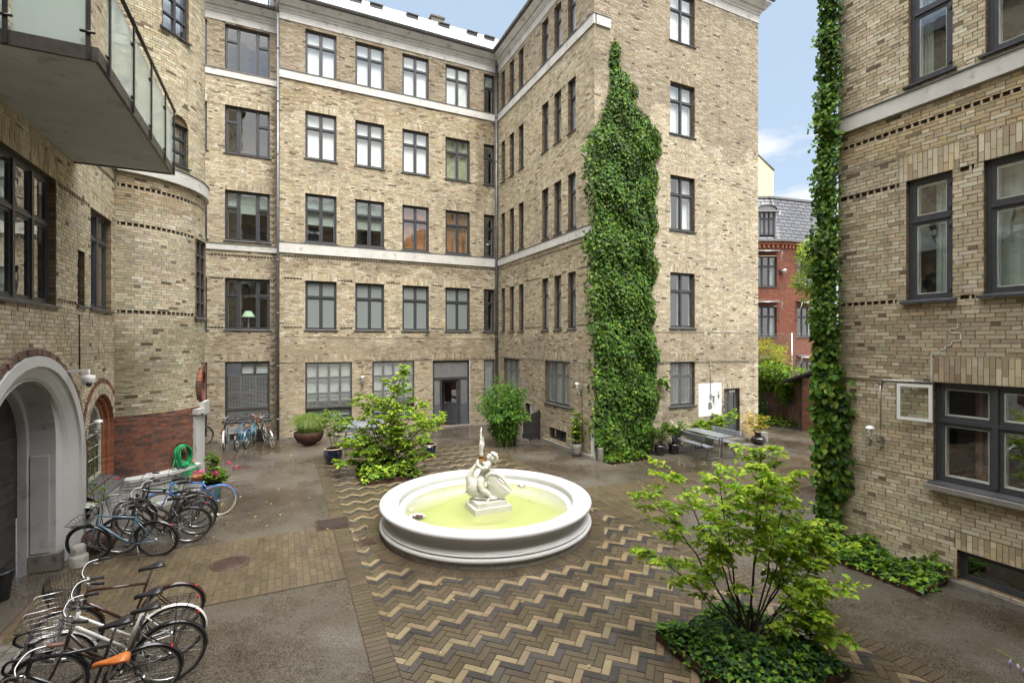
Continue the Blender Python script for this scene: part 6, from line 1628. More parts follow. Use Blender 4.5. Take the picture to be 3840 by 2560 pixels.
# picnic tables
def picnic(label, cx, cy, rot):
    T = bpy.data.objects.new('picnic_table', None); COL.objects.link(T); tag(T, label, 'picnic table', 'grey picnic tables')
    def mk(b, nm, mat, par=None):
        o = b.build(nm, mat, None); o.parent = par or T; return o
    for i in range(5): b = MB(); b.xbox(-.30 + i * .122, -.30 + i * .122 + .112, -.86, .86, .735, .765); mk(b, 'table_board', 'grey_wood')
    for s in (-1, 1):
        for i in range(3): b = MB(); xa = s * (.46 + i * .105); b.xbox(min(xa, xa + s * .095), max(xa, xa + s * .095), -.82, .82, .44, .465); mk(b, 'seat_board', 'grey_wood')
        b = MB(); b.obox((s * .84, 0, .74), (.012 * 1, 0, .004), (0, .78, 0), (s * .02, 0, .085)); mk(b, 'backrest', 'grey_wood')
    for y in (-.62, .62):
        for s in (-1, 1):
            b = MB(); b.tube([(s * .05, y, .72), (s * .05, y, .05), (s * .10, y, .02), (s * .55, y, .02), (s * .60, y, .04), (s * .60, y, .10), (s * .44, y, .34), (s * .46, y, .42), (s * .72, y, .425), (s * .80, y, .50), (s * .85, y, .80)], .019, 7); mk(b, 'leg', 'dull_steel')
        b = MB(); b.tube([(-.28, y, .722), (.28, y, .722)], .018, 6); mk(b, 'crossbar', 'dull_steel')
    T.matrix_basis = Matrix.Translation((cx, cy, 0)) @ Matrix.Rotation(rot, 4, 'Z')
picnic('grey slatted picnic table with back-rest benches in front of the wing end wall', 13.28, 12.36, R(-5))
picnic('grey picnic table behind the leafy tree at the back of the paving', 2.75, 18.95, R(82))
b = MB(); b.xbox(15.35, 16.15, 12.72, 13.10, -.006, .012); tag(b.build('door_mat', 'dark_stone'), 'dark entrance mat on the ground before the side door', 'mat')

Tl = thing('table_lamp', 'lamp with pale green shade standing inside the lower recessed window', 'lamp', (-1.27, 22.55, 4.4))
b = MB(); b.tube([(-1.27, 22.62, 4.2), (-1.27, 22.62, 4.95)], .03, 8); b.build('stem', 'lamp_white', Tl)
b = MB(); b.lathe((-1.27, 22.62, 4.90), [(.26, 0), (.11, .24), (.09, .24)], 20); b.build('lamp_shade', 'shade_green', Tl)
# alley fence, shed, mesh fence
Fn = thing('wooden_fence', 'tall weathered vertical slat fence closing the alley', 'fence', (21.3, 15.4, 0))
A_, B_ = Vector((21.75, 18.2, 0)), Vector((20.98, 13.3, 0)); U_ = (B_ - A_).normalized(); plf = Pl(A_, U_, Vector((U_.y, -U_.x, 0))); Lf = (B_ - A_).length
n = int(Lf / .115)
for i in range(n): b = MB(); b.box(plf, i * .115, i * .115 + .07 + random.uniform(0, .02), .03, 2.2 + random.uniform(-.02, .02), random.uniform(0, .01), .03); b.build('slat', 'old_wood', Fn)
b = MB(); b.box(plf, 0, Lf, .4, .5, -.06, -.002); b.box(plf, 0, Lf, 1.8, 1.9, -.06, -.002); b.build('rail', 'old_wood', Fn)
b = MB(); b.box(plf, 0, Lf, 0, 2.15, -.09, -.07); b.build('backing_board', 'dark_wood', Fn)
Sh = thing('brick_shed', 'low red brick shed with dark sloping roof at the end of the fence', 'shed', (21.5, 12.5, 0))
shp = Pl((20.55, 13.75, 0), (.35, -1, 0), (-1, -.35, 0)); shp = Pl((20.45, 13.8, 0), Vector((.1, -1, 0)).normalized(), Vector((-1, -.1, 0)).normalized())
b = MB(); b.box(shp, 0, 2.5, 0, 2.3, -3, 0); b.build('wall', 'red_mortar', Sh)
b = MB()
for k in range(30):
    u = -(k % 2) * .12
    while u < 2.5: a, c = max(u, 0), min(u + .228, 2.5); b.box(shp, a, c, k * .075 + .005, k * .075 + .068, -.003, .008, jit(random.choice(RB), .15), back=False); u += .24
b.build('brickwork', 'red_brick', Sh, kind='stuff')
b = MB(); b.add([(20.1, 14.5, 2.15), (20.6, 12.3, 3.1), (24, 12.6, 3.1), (23.6, 14.8, 2.15), (20.1, 14.5, 2.05), (20.6, 12.3, 3.0), (24, 12.6, 3.0), (23.6, 14.8, 2.05)], [(0, 1, 2, 3), (4, 7, 6, 5), (0, 4, 5, 1), (3, 2, 6, 7), (0, 3, 7, 4), (1, 5, 6, 2)]); b.build('roof', 'frame_black', Sh)
Mf = thing('mesh_fence', 'grey wire mesh fence above the hedge in front of the red brick house', 'fence', (24.6, 17.1, 0))
m0, m1 = Vector((23.4, 18.9, 0)), Vector((26.4, 14.2, 0)); U_ = (m1 - m0).normalized(); plm = Pl(m0, U_, Vector((U_.y, -U_.x, 0))); Lm = (m1 - m0).length
for u in (.1, 2.1, 4.2): b = MB(); b.tube([plm.w(u, 0, 0), plm.w(u, 4.35, 0)], .035, 8); b.build('post', 'steel', Mf)
b = MB(); st_ = .13
u = -2.0
while u < Lm:
    b.tube([plm.w(u, 2.2, 0), plm.w(u + 2.1, 4.3, 0)], .004, 3, cap=False); b.tube([plm.w(u + 2.1, 2.2, 0.006), plm.w(u, 4.3, 0.006)], .004, 3, cap=False); u += st_
b.tube([plm.w(0, 4.3, 0), plm.w(Lm, 4.3, 0)], .012, 4); b.build('wire_mesh', 'dull_steel', Mf, kind='stuff')
# ================================================================== vegetation
def leafcloud(name, P, D, Nm, S, palette, mat='leaf', parent=None, W=.55, fold=.18, shape='oval', stuff=False, loc=None, weights=None):
    """P positions, D growth directions, Nm normals, S sizes -> one mesh of folded leaves"""
    P = np.asarray(P, float); D = np.asarray(D, float); Nm = np.asarray(Nm, float); S = np.asarray(S, float)[:, None]
    n = len(P)
    D /= np.linalg.norm(D, axis=1, keepdims=True) + 1e-9
    X = np.cross(D, Nm); X /= np.linalg.norm(X, axis=1, keepdims=True) + 1e-9
    Z = np.cross(X, D)
    if shape == 'oval': tpl = [(0, 0, 0), (.32, W * .46, fold), (.72, W * .40, fold * .7), (1, 0, -.08), (.72, -W * .40, fold * .7), (.32, -W * .46, fold), (.5, 0, -.03)]; F = [(0, 6, 1), (1, 6, 2), (2, 6, 3), (3, 6, 4), (4, 6, 5), (5, 6, 0)]
    elif shape == 'ivy': tpl = [(0, 0, 0), (-.05, .34, .05), (.30, .52, .10), (.50, .26, .10), (1, 0, -.10), (.50, -.26, .10), (.30, -.52, .10), (-.05, -.34, .05), (.35, 0, -.02)]; F = [(0, 8, 1), (1, 8, 2), (2, 8, 3), (3, 8, 4), (4, 8, 5), (5, 8, 6), (6, 8, 7), (7, 8, 0)]
    else: tpl = [(0, 0, 0), (.5, W * .5, fold * .3), (1, 0, -.1), (.5, -W * .5, fold * .3)]; F = [(0, 1, 2), (0, 2, 3)]
    V = np.concatenate([(P + D * (t[0] * S) + X * (t[1] * S) + Z * (t[2] * S))[:, None, :] for t in tpl], axis=1).reshape(-1, 3)
    k = len(tpl); Fa = (np.array(F)[None] + (np.arange(n) * k)[:, None, None]).reshape(-1, 3)
    me = bpy.data.meshes.new(name)
    off = np.array([V[:, 0].mean(), V[:, 1].mean(), V[:, 2].min()]); V = V - off
    me.vertices.add(len(V)); me.vertices.foreach_set('co', V.astype(np.float32).ravel())
    me.loops.add(Fa.size); me.loops.foreach_set('vertex_index', Fa.astype(np.int32).ravel())
    me.polygons.add(len(Fa)); me.polygons.foreach_set('loop_start', (np.arange(len(Fa)) * 3).astype(np.int32))
    pal = np.array(palette); idx = rng.choice(len(pal), n, p=weights)
    C = pal[idx] * (1 + rng.uniform(-.22, .22, (n, 1))) * (1 + rng.uniform(-.08, .08, (n, 3))); C = np.clip(C, 0, 1)
    cl_ = np.sin(P[:, 0] * 3.1 + 1.7 * np.sin(P[:, 2] * 2.3)) * np.sin(P[:, 2] * 3.7 + 1.3 * np.sin(P[:, 1] * 2.9)) ; C = np.clip(C * (1 + .22 * cl_[:, None]), 0, 1)
    C = np.repeat(C, len(F), axis=0); C = np.concatenate([C, np.ones((len(C), 1))], axis=1)
    me.update(calc_edges=True)
    at = me.attributes.new('tint', 'FLOAT_COLOR', 'FACE'); at.data.foreach_set('color', C.astype(np.float32).ravel())
    me.materials.append(MATS[mat])
    o = bpy.data.objects.new(name, me); COL.objects.link(o); o.location = off
    if parent: attach(o, parent)
    if stuff: o['kind'] = 'stuff'
    return o
LEAFM = {}
def single_leaves(P, D, Nm, S, palette, parent, mat='leaf', shape='oval'):
    for i in range(len(P)):
        k = (id(palette), i % 8, mat, shape)
        if k not in LEAFM:
            o = leafcloud('leaf', [(0, 0, 0)], [(1, 0, 0)], [(0, 0, 1)], [1.0], [palette[i % len(palette)]], mat, shape=shape); o.location = (0, 0, 0)
            me = o.data; bpy.data.objects.remove(o); LEAFM[k] = me
        d = Vector(D[i]).normalized(); x = d.cross(Vector(Nm[i])).normalized(); z = x.cross(d)
        M = Matrix((( d.x, -x.x, z.x, P[i][0]), (d.y, -x.y, z.y, P[i][1]), (d.z, -x.z, z.z, P[i][2]), (0, 0, 0, 1)))
        inst('leaf', LEAFM[k], M @ Matrix.Scale(S[i], 4), parent)
def rv(s=1.0): return Vector((random.gauss(0, s), random.gauss(0, s), random.gauss(0, s)))
def grow(root, base, stems, nsub, sublen, lsize, palette, nleaf=14, start=.3, r0=.014, mat='leaf', weights=None, single=0, droop=.12, name='foliage', flat=.35, subsub=True, hang=0, shape='oval', Wd=.6):
    wood = MB(); P, D, Nn, S = [], [], [], []
    def leaves_on(a, b, k):
        ax = (b - a)
        for i in range(k):
            t_ = (i + random.random()) / k; p = a + ax * t_ + rv(.006)
            side = Vector((-ax.y, ax.x, 0)).normalized() * (1 if i % 2 else -1) if ax.length > 1e-5 else rv()
            d = (side * .8 + ax.normalized() * .7 + Vector((0, 0, -.1 - hang)) + rv(.28)); nn = Vector((0, 0, 1)) + rv(flat)
            P.append(p); D.append(d.normalized()); Nn.append(nn.normalized()); S.append(lsize * random.uniform(.65, 1.2))
    for (tip, wgt) in stems:
        tip = Vector(tip); base_ = Vector(base) + Vector((random.uniform(-.06, .06), random.uniform(-.06, .06), 0))
        mid = base_ + (tip - base_) * .5 + Vector((0, 0, (tip.z - base_.z) * .14)) + rv(.04)
        pts = []
        K = 12
        for i in range(K + 1):
            t_ = i / K; p = base_ * (1 - t_) ** 2 + mid * (2 * t_ * (1 - t_)) + tip * t_ ** 2; pts.append(p + (rv(.012) if 0 < i else Vector()))
        wood.tube(pts, [r0 * (1 - .82 * i / K) * (.7 + .3 * wgt) for i in range(K + 1)], 6)
        ns = int(nsub * wgt)
        for j in range(ns):
            t_ = start + (1 - start) * (j + random.random() * .8) / ns; i = min(int(t_ * K), K - 1)
            p = pts[i].lerp(pts[i + 1], t_ * K - i); ax = (pts[i + 1] - pts[i]).normalized()
            a = random.uniform(0, 6.283); o_ = Vector((math.cos(a), math.sin(a), random.uniform(-.05, .35)))
            L_ = sublen * random.uniform(.5, 1.15) * (1.1 - .45 * t_)
            e = p + (o_ + ax * .35).normalized() * L_ + Vector((0, 0, -droop * L_)); m_ = p.lerp(e, .5) + Vector((0, 0, .06 * L_)) + rv(.01)
            wood.tube([p, m_, e], [r0 * .28, r0 * .18, r0 * .06], 4, cap=False)
            leaves_on(p.lerp(m_, .35), m_, int(nleaf * .3)); leaves_on(m_, e, int(nleaf * .5))
            if subsub:
                for s in range(3):
                    q = p.lerp(m_, .5) if s == 0 else m_.lerp(e, .2 * s); e2 = q + Vector((math.cos(a + (.9 if s % 2 else -.9)), math.sin(a + (.9 if s % 2 else -.9)), random.uniform(-.15, .15))) * L_ * random.uniform(.3, .5)
                    wood.tube([q, e2], [r0 * .14, r0 * .05], 3, cap=False); leaves_on(q, e2, int(nleaf * .32))
        leaves_on(pts[-3], pts[-1], nleaf // 2)
    wood.build('branches', 'bark', root)
    n = len(P)
    if single:
        o = sorted(range(n), key=lambda i: (P[i] - CAM).length + random.uniform(0, .5))[:single]; ss = set(o)
        single_leaves([P[i] for i in o], [D[i] for i in o], [Nn[i] for i in o], [S[i] for i in o], palette, root, mat, shape)
        keep = [i for i in range(n) if i not in ss]
    else: keep = list(range(n))
    leafcloud(name, [P[i] for i in keep], [D[i] for i in keep], [Nn[i] for i in keep], [S[i] for i in keep], palette, mat, root, stuff=True, weights=weights, shape=shape, W=Wd)
    return n
LIME = [(.29, .42, .05), (.35, .47, .055), (.24, .37, .05), (.18, .31, .045), (.40, .50, .06), (.20, .33, .05), (.12, .22, .04), (.32, .43, .05)]
MIDG = [(.10, .19, .035), (.13, .23, .04), (.065, .14, .03), (.16, .25, .03), (.22, .30, .035), (.05, .105, .025)]
IVY = [(.045, .105, .010), (.060, .135, .017), (.026, .068, .012), (.085, .17, .02), (.12, .215, .022), (.022, .052, .012), (.17, .22, .02)]
IVYD = [(.022, .06, .022), (.035, .085, .025), (.05, .12, .03), (.09, .20, .03), (.17, .29, .03), (.028, .07, .03), (.14, .25, .03)]
def lat(base, l, d, z): return Vector(base) + RR_ * l + FF_ * d + Vector((0, 0, z - base[2]))
# near tree
base = (5.36, 4.30, .1)
T1 = thing('young_tree', 'multi-stemmed young tree with bright lime green leaves in the ivy bed at lower right', 'tree', base)
stems = [((-1.32, .10, 2.0), 1.1), ((-1.32, -.12, 1.30), .7), ((-.9, .35, 2.2), 1.0), ((-.45, -.1, 2.30), 1.0), ((.14, 0, 2.56), 1.3), ((.05, -.35, 2.36), .9), ((.62, .1, 2.25), 1.0), ((.9, .25, 1.75), .8), ((1.22, .15, 1.28), .75), ((.85, -.35, 1.0), .9), ((.85, .1, .80), .7), ((-.6, -.4, 1.7), .8), ((.4, .5, 1.9), .8), ((-.75, .2, 1.0), .45), ((.55, -.45, .72), .8), ((.75, -.45, .5), .7), ((.95, .2, 1.5), .8), ((1.25, .35, 1.45), .8)]
random.seed(21)
grow(T1, base, [(lat(base, *s[:1], s[1], s[2]), w) for s, w in stems], 17, .46, .088, LIME, nleaf=15, start=.44, r0=.015, single=300, flat=.34, Wd=.62)
# far tree
base = (2.80, 14.6, .1)
T2 = thing('young_tree', 'multi-stemmed young tree with yellow-green leaves behind the fountain', 'tree', base)
stems = [((0.45, 0, 3.2), 1.4), ((.15, .3, 2.7), 1.1), ((-.9, 0, 2.2), 1.0), ((-1.2, .2, 1.55), .9), ((.9, .2, 2.1), 1.1), ((1.3, 0, 1.6), 1.0), ((-.5, -.4, 2.3), 1.0), ((.6, -.5, 2.0), 1.0), ((-1.35, -.2, .9), .9), ((1.25, -.3, 1.15), .8), ((-.9, -.5, 1.1), .9), ((.2, -.6, 1.5), .9), ((-1.2, -.5, .45), .7), ((-.4, -.7, .8), .8), ((1.3, -.1, .6), .6)]
grow(T2, base, [(lat(base, *s[:1], s[1], s[2]), w) for s, w in stems], 19, .60, .105, MIDG + LIME[:5], nleaf=16, start=.25, r0=.022, flat=.45)
def scatter_bed(name, label, poly_fn, area, per, size, palette, h, edge=None, parent=None, single=0, cat='ground cover'):
    n = int(area * per); P, D, Nn, S = [], [], [], []
    while len(P) < n:
        p = poly_fn()
        hz = h(p[0], p[1]); P.append(Vector((p[0], p[1], hz * random.uniform(.45, 1)))); a = random.uniform(0, 6.283)
        D.append(Vector((math.cos(a), math.sin(a), random.uniform(-.5, .25)))); Nn.append((Vector((0, 0, 1)) + rv(.45)).normalized()); S.append(size * random.uniform(.6, 1.25))
    if single:
        o = sorted(range(n), key=lambda i: -P[i].z + random.uniform(0, .05) + .05 * (P[i] - CAM).length)[:single]; ss = set(o)
        single_leaves([P[i] for i in o], [D[i] for i in o], [Nn[i] for i in o], [S[i] for i in o], palette, parent, 'ivy_leaf', 'ivy'); keep = [i for i in range(n) if i not in ss]
    else: keep = range(n)
    o = leafcloud(name, [P[i] for i in keep], [D[i] for i in keep], [Nn[i] for i in keep], [S[i] for i in keep], palette, 'ivy_leaf', parent, shape='ivy', stuff=True)
    return o
def bed(label, x0, x1, y0, y1, hh, per, size, pal, single=0, low=.10, walls=(), lump=.09):
    Bd = thing('planting_bed', label, 'plant bed', ((x0 + x1) / 2, (y0 + y1) / 2, 0))
    for s in ((x0 - .012, x1 + .012, y0 - .012, y0), (x0 - .012, x1 + .012, y1, y1 + .012), (x0 - .012, x0, y0, y1), (x1, x1 + .012, y0, y1)): b = MB(); b.xbox(*s, -.02, low + .02); b.build('edging', 'rust', Bd)
    b = MB(); n_ = 14; vs = [(x0 + (x1 - x0) * i / n_, y0 + (y1 - y0) * j / n_, low - .02 + random.uniform(-.02, .02)) for i in range(n_ + 1) for j in range(n_ + 1)]
    b.add(vs, [(i * (n_ + 1) + j, (i + 1) * (n_ + 1) + j, (i + 1) * (n_ + 1) + j + 1, i * (n_ + 1) + j + 1) for i in range(n_) for j in range(n_)]); b.build('soil', 'soil', Bd)
    def f(): return (random.uniform(x0 - .03, x1 + .03), random.uniform(y0 - .03, y1 + .03))
    sd = random.random() * 9
    def hfn(x, y):
        e = min(x - x0, x1 - x, y - y0, y1 - y); k_ = min(1, max(.15, .4 + e / .3))
        if walls:
            for w in walls: k_ += 1.6 * max(0, 1 - abs((x if w[0] == 'x' else y) - w[1]) / .35) * (.5 + .5 * math.sin(7 * (y if w[0] == 'x' else x) + sd))
        return low + hh * k_ + lump * math.sin(5 * x + sd) * math.sin(4.3 * y + sd)
    scatter_bed('ivy_ground_cover', '', f, (x1 - x0) * (y1 - y0), per, size, pal, hfn, parent=Bd, single=single)
    return Bd
bed('square bed of dark ivy with rusty steel edging under the near tree', 4.42, 5.92, 3.45, 4.95, .20, 1500, .075, IVYD, single=250)
bed('ivy bed with rusty edging along the foot of the near right wall', 8.88, 9.76, 4.12, 6.6, .16, 900, .085, IVYD[2:] + [(.20, .33, .03)], single=120, low=.05, walls=[('x', 9.76)])
bed('square leafy bed with rusty edging under the tree behind the fountain', 2.0, 3.5, 13.65, 15.15, .34, 700, .12, MIDG + LIME[:2])
bed('low green bed with rusty edging at the foot of the ivy clad end wall', 9.47, 11.03, 12.69, 13.44, .22, 900, .10, IVY[1:] + [(.17, .28, .03)], low=.03)

# climbing ivy on the wing's end wall
Iv = thing('climbing_ivy', 'tall column of dense dark green ivy climbing the wing end wall beside its corner', 'ivy', (10.6, 13.2, 0))
prof = [(0, 9.45, 11.45), (.5, 9.32, 11.70), (.9, 9.30, 11.82), (1.8, 9.30, 11.95), (2.6, 9.30, 11.96), (3.6, 9.28, 11.92), (4.7, 9.22, 11.80), (5.4, 9.15, 11.72), (6.3, 9.22, 11.92), (7, 8.98, 11.84), (7.8, 9.15, 11.90), (8.8, 9.22, 11.93), (9.5, 8.98, 11.92), (10.1, 9.0, 11.88), (10.6, 9.12, 12.14), (11.0, 9.3, 12.08), (11.35, 9.55, 11.95), (11.7, 9.72, 11.62), (12.0, 9.85, 11.15), (12.3, 9.9, 10.98), (12.7, 9.93, 10.94), (12.95, 9.97, 10.75), (13.15, 10.0, 10.42), (13.7, 10.0, 10.35), (14.1, 10.08, 10.25)]
def pr(z):
    for i in range(len(prof) - 1):
        if prof[i][0] <= z <= prof[i + 1][0]:
            t_ = (z - prof[i][0]) / (prof[i + 1][0] - prof[i][0]); return prof[i][1] + (prof[i + 1][1] - prof[i][1]) * t_, prof[i][2] + (prof[i + 1][2] - prof[i][2]) * t_
    return prof[-1][1:]
random.seed(5)
def vnoise(a, b): return math.sin(a * 2.1 + 1.3 * math.sin(b * 1.7)) * .5 + .5 * math.sin(b * 2.9 + 1.1 * math.sin(a * 3.3))
P, D, Nn, S, P2, D2_, N2, S2 = [], [], [], [], [], [], [], []
while len(P) < 13500:
    z = random.uniform(.0, 14.1); x0, x1 = pr(z); wob = .10 * math.sin(z * 4.1) + .06 * math.sin(z * 9.7)
    a, b_ = x0 - .02 + wob * .4, x1 + wob + .02
    x = random.uniform(8.9, 12.3)
    if x < a or x > b_: continue
    e = min(x - a, b_ - x); th_ = (.10 + .24 * min(1, e / .45)) * (.65 + .35 * vnoise(x * 1.5, z * 1.3)) + .05
    if z > 12.8: th_ *= .55
    if x < 9.35 and False: continue
    y = 13.47 - th_ - random.uniform(-.05, .03)
    if x < 9.33: y = random.uniform(13.2, 13.75)
    P.append(Vector((x, y, z))); D.append(Vector((random.gauss(0, .55), -.25, -1)) + rv(.2)); Nn.append((Vector((.25 * (x - 10.6), -1, .75)) + rv(.34)).normalized()); S.append(random.triangular(.06, .15, .09))
while len(P2) < 4200:
    z = random.uniform(.0, 13.9); x0, x1 = pr(z); x = random.uniform(x0 + .05, x1 - .05)
    if random.random() > (x1 - x0) / 2.7: continue
    P2.append(Vector((x, 13.47 - random.uniform(.04, .14), z))); D2_.append(Vector((random.gauss(0, .6), -.1, -1))); N2.append((Vector((0, -1, .4)) + rv(.35)).normalized()); S2.append(random.uniform(.10, .16))
leafcloud('ivy_leaves', P, D, Nn, S, IVY, 'ivy_leaf', Iv, shape='ivy', stuff=True, weights=[.24, .24, .12, .17, .10, .09, .04])
leafcloud('inner_leaves', P2, D2_, N2, S2, IVY[:4], 'ivy_leaf', Iv, shape='ivy', stuff=True)
b = MB()
for i in range(9):
    x = 9.7 + i * .22; b.tube([(x, 13.44, 0), (x + .05, 13.42, 3), (x - .1, 13.43, 6), (x * .8 + 2.1, 13.43, 9), (10.3 + (x - 10.5) * .4, 13.44, 11)], [.03, .025, .018, .012, .006], 5)
b.build('ivy_stem', 'bark', Iv)
b = MB()
for x in (10.25, 10.62, 11.0): b.tube([(x, 13.43, 11), (x, 13.43, 14.55)], .004, 3)
b.build('training_wire', 'dull_steel', Iv)
# side shoot towards the window
P, D, Nn, S = [], [], [], []
for i in range(130): t_ = random.random(); P.append(Vector((11.9 + .5 * t_, 13.36 - random.uniform(0, .1), 2.42 - .15 * t_ + .15 * math.sin(t_ * 3) + random.gauss(0, .08)))); D.append(Vector((.6, -.3, -.7)) + rv(.3)); Nn.append((Vector((0, -1, .8)) + rv(.4)).normalized()); S.append(random.uniform(.07, .12))
leafcloud('side_shoot', P, D, Nn, S, MIDG, 'ivy_leaf', Iv, shape='ivy', stuff=True)

# climbing creeper on the corner of the near right building
I2 = thing('climbing_creeper', 'large-leaved green creeper hanging down the corner of the near right building', 'creeper', (9.6, 6.0, 0))
P, D, Nn, S = [], [], [], []
CRE = [(0, .30), (1.2, .37), (2.9, .45), (4.6, .52), (5.8, .58), (6.5, .50), (7.7, .36), (8.4, .40), (9.4, .30), (10.9, .26)]
def cre(z):
    for i in range(len(CRE) - 1):
        if CRE[i][0] <= z <= CRE[i + 1][0]:
            t_ = (z - CRE[i][0]) / (CRE[i + 1][0] - CRE[i][0]); return CRE[i][1] + (CRE[i + 1][1] - CRE[i][1]) * t_ + .05 * math.sin(z * 4.7) + .03 * math.sin(z * 11)
    return .25
while len(P) < 8200:
    z = random.uniform(.15, 10.9); w_ = max(.12, cre(z) * .92); x = 9.80 - random.random() ** .85 * w_
    if random.random() < .10 and 1.0 < z < 4.6: x = 9.79 + random.uniform(0, .10); y = random.uniform(5.66, 5.88) if False else 5.90
    y = random.uniform(5.90, 6.16)
    if x < 9.70 and random.random() < .35: y = random.uniform(5.74, 5.95)
    P.append(Vector((x, y, z))); D.append(Vector((-.5, -.2, -1)) + rv(.35)); Nn.append((Vector((-.7, -.7, .7)) + rv(.38)).normalized()); k_ = .085 + .055 * max(0, 1 - abs(z - 2.2) / 2.6); S.append(k_ * random.uniform(.7, 1.3))
# leaves that lap round onto the face of the wall
for i in range(170):
    z = random.triangular(.9, 3.4, 2.2); P.append(Vector((9.74 - random.uniform(0, .06), 5.86 - random.triangular(0, .30, .05), z))); D.append(Vector((-.2, -.5, -.8)) + rv(.3)); Nn.append((Vector((-1, -.2, .7)) + rv(.35)).normalized()); S.append(random.uniform(.09, .16))
order = sorted(range(len(P)), key=lambda i: -S[i] + (0 if P[i].y < 5.95 else .2))[:260]; ss = set(order)
single_leaves([P[i] for i in order], [D[i] for i in order], [Nn[i] for i in order], [S[i] for i in order], IVY, I2, 'ivy_leaf', 'oval')
kp = [i for i in range(len(P)) if i not in ss]
leafcloud('creeper_leaves', [P[i] for i in kp], [D[i] for i in kp], [Nn[i] for i in kp], [S[i] for i in kp], IVY, 'ivy_leaf', I2, stuff=True, W=.8, weights=[.2, .24, .1, .2, .12, .08, .06])
b = MB()
for k in range(5): b.tube([(9.78 + .03 * k, 5.95 + .04 * k, 0), (9.76 + .03 * k, 6.05, 3), (9.74 + .03 * k, 6.07, 6), (9.75 + .04 * k, 6.1, 10.5)], [.018, .014, .012, .008], 5)
b.tube([(9.76, 5.84, 0), (9.77, 5.86, 2), (9.77, 5.9, 4)], .012, 5); b.build('creeper_stem', 'bark', I2)
for k in range(7):   # trailing sprigs into the sky gap
    z0 = [8.2, 7.9, 5.9, 5.7, 9.9, 1.6, 1.3][k]; P, D, Nn, S = [], [], [], []
    L_ = [.3, .2, .45, .35, .12, .2, .25][k]
    for i in range(26 if k in (2, 3) else 14): t_ = random.random(); P.append(Vector((9.50 - L_ * t_, 5.95 + random.uniform(0, .2), z0 - .25 * t_ * t_ + random.gauss(0, .03)))); D.append(Vector((-.6, -.2, -.7)) + rv(.3)); Nn.append((Vector((-.4, -.7, .8)) + rv(.4)).normalized()); S.append(random.uniform(.06, .10))
    leafcloud('trailing_sprig', P, D, Nn, S, MIDG, 'ivy_leaf', I2, stuff=True, W=.8)

# bamboo shrub
Bb = thing('bamboo_shrub', 'feathery green bamboo shrub beside the doorway and dark gates', 'shrub', (7.55, 16.75, 0))
P, D, Nn, S = [], [], [], []; wood = MB()
for k in range(60):
    a = random.uniform(0, 6.283); r = random.uniform(0, .35); bx, by = 7.55 + r * math.cos(a), 16.75 + r * math.sin(a); lean_ = random.uniform(.1, .9); hgt = random.uniform(1.3, 2.75) * (1 - .22 * lean_)
    tip = Vector((bx + lean_ * math.cos(a) * .9, by + lean_ * math.sin(a) * .9, hgt)); pts = [Vector((bx, by, 0)).lerp(tip, i / 6) + Vector((0, 0, .35 * math.sin(math.pi * i / 6))) for i in range(7)]
    wood.tube(pts, [.010 * (1 - i / 8) for i in range(7)], 4, cap=False)
    for j in range(130):
        t_ = random.uniform(.12, 1); i = min(int(t_ * 6), 5); p = pts[i].lerp(pts[i + 1], t_ * 6 - i); o_ = Vector((random.gauss(0, 1), random.gauss(0, 1), random.uniform(-.2, .5))); P.append(p + o_.normalized() * random.uniform(0, .20)); D.append(o_ + Vector((0, 0, -.7))); Nn.append((Vector((0, 0, 1)) + rv(.5)).normalized()); S.append(random.uniform(.11, .20))
wood.build('canes', 'green_stem', Bb); leafcloud('foliage', P, D, Nn, S, [(.08, .19, .035), (.12, .25, .045), (.055, .13, .03), (.18, .32, .06), (.04, .10, .025)], 'leaf', Bb, shape='narrow', W=.24, stuff=True)
b = MB(); b.xbox(7.95, 8.5, 16.55, 16.75, 0, .16); tag(b.build('stone_block', 'dark_stone'), 'low dark stone edging beside the bamboo shrub', 'stone')

# potted plants
def pot(b, x, y, r, h, prof=None): b.lathe((x, y, 0), prof or [(.001, .0), (r * .72, 0), (r * .85, h * .3), (r * .95, h * .7), (r, h), (r * .9, h), (r * .86, h * .9)], 24)
def potted(label, x, y, r, h, mat, stems, nsub, sl, ls, pal, rim=None, prof=None, nleaf=12, cat='potted plant', flowers=None, **kw):
    T = thing('potted_plant', label, cat, (x, y, 0)); b = MB(); pot(b, x, y, r, h, prof); b.build('pot', mat, T)
    if rim: b = MB(); b.tube([(x + r * .97 * math.cos(2 * math.pi * i / 24), y + r * .97 * math.sin(2 * math.pi * i / 24), h) for i in range(24)], .018, 6, closed=True); b.build('rim', rim, T)
    b = MB(); b.lathe((x, y, h * .9), [(r * .9, 0), (.001, .02)], 16); b.build('soil', 'soil', T)
    if stems: grow(T, (x, y, h * .9), [((x + s[0], y + s[1], s[2]), 1) for s in stems], nsub, sl, ls, pal, nleaf=nleaf, r0=.008, **kw)
    if flowers:
        fm, pts, fr_ = flowers
        for (fx, fy, fz) in pts:
            b = MB()
            for k in range(14): b.ball(Vector((fx, fy, fz)) + rv(fr_ * .5), fr_ * .35, 6, (1, 1, .7))
            b.build('flower', fm, T)
    return T
def fan(n, r, z0, z1, s=1): return [(r * math.cos(6.283 * i / n + s) * random.uniform(.5, 1), r * math.sin(6.283 * i / n + s) * random.uniform(.5, 1), random.uniform(z0, z1)) for i in range(n)]
bp = [(.001, 0), (.17, 0), (.22, .06), (.285, .25), (.29, .36), (.25, .44), (.265, .48), (.23, .48)]
random.seed(33)
potted('slender leafy shrub in a glossy dark blue pot on the paving corner', 1.46, 16.55, .265, .48, 'glazed_blue', fan(7, .42, 1.1, 1.7), 12, .32, .06, MIDG, rim='pot_rim', prof=bp, start=.3)
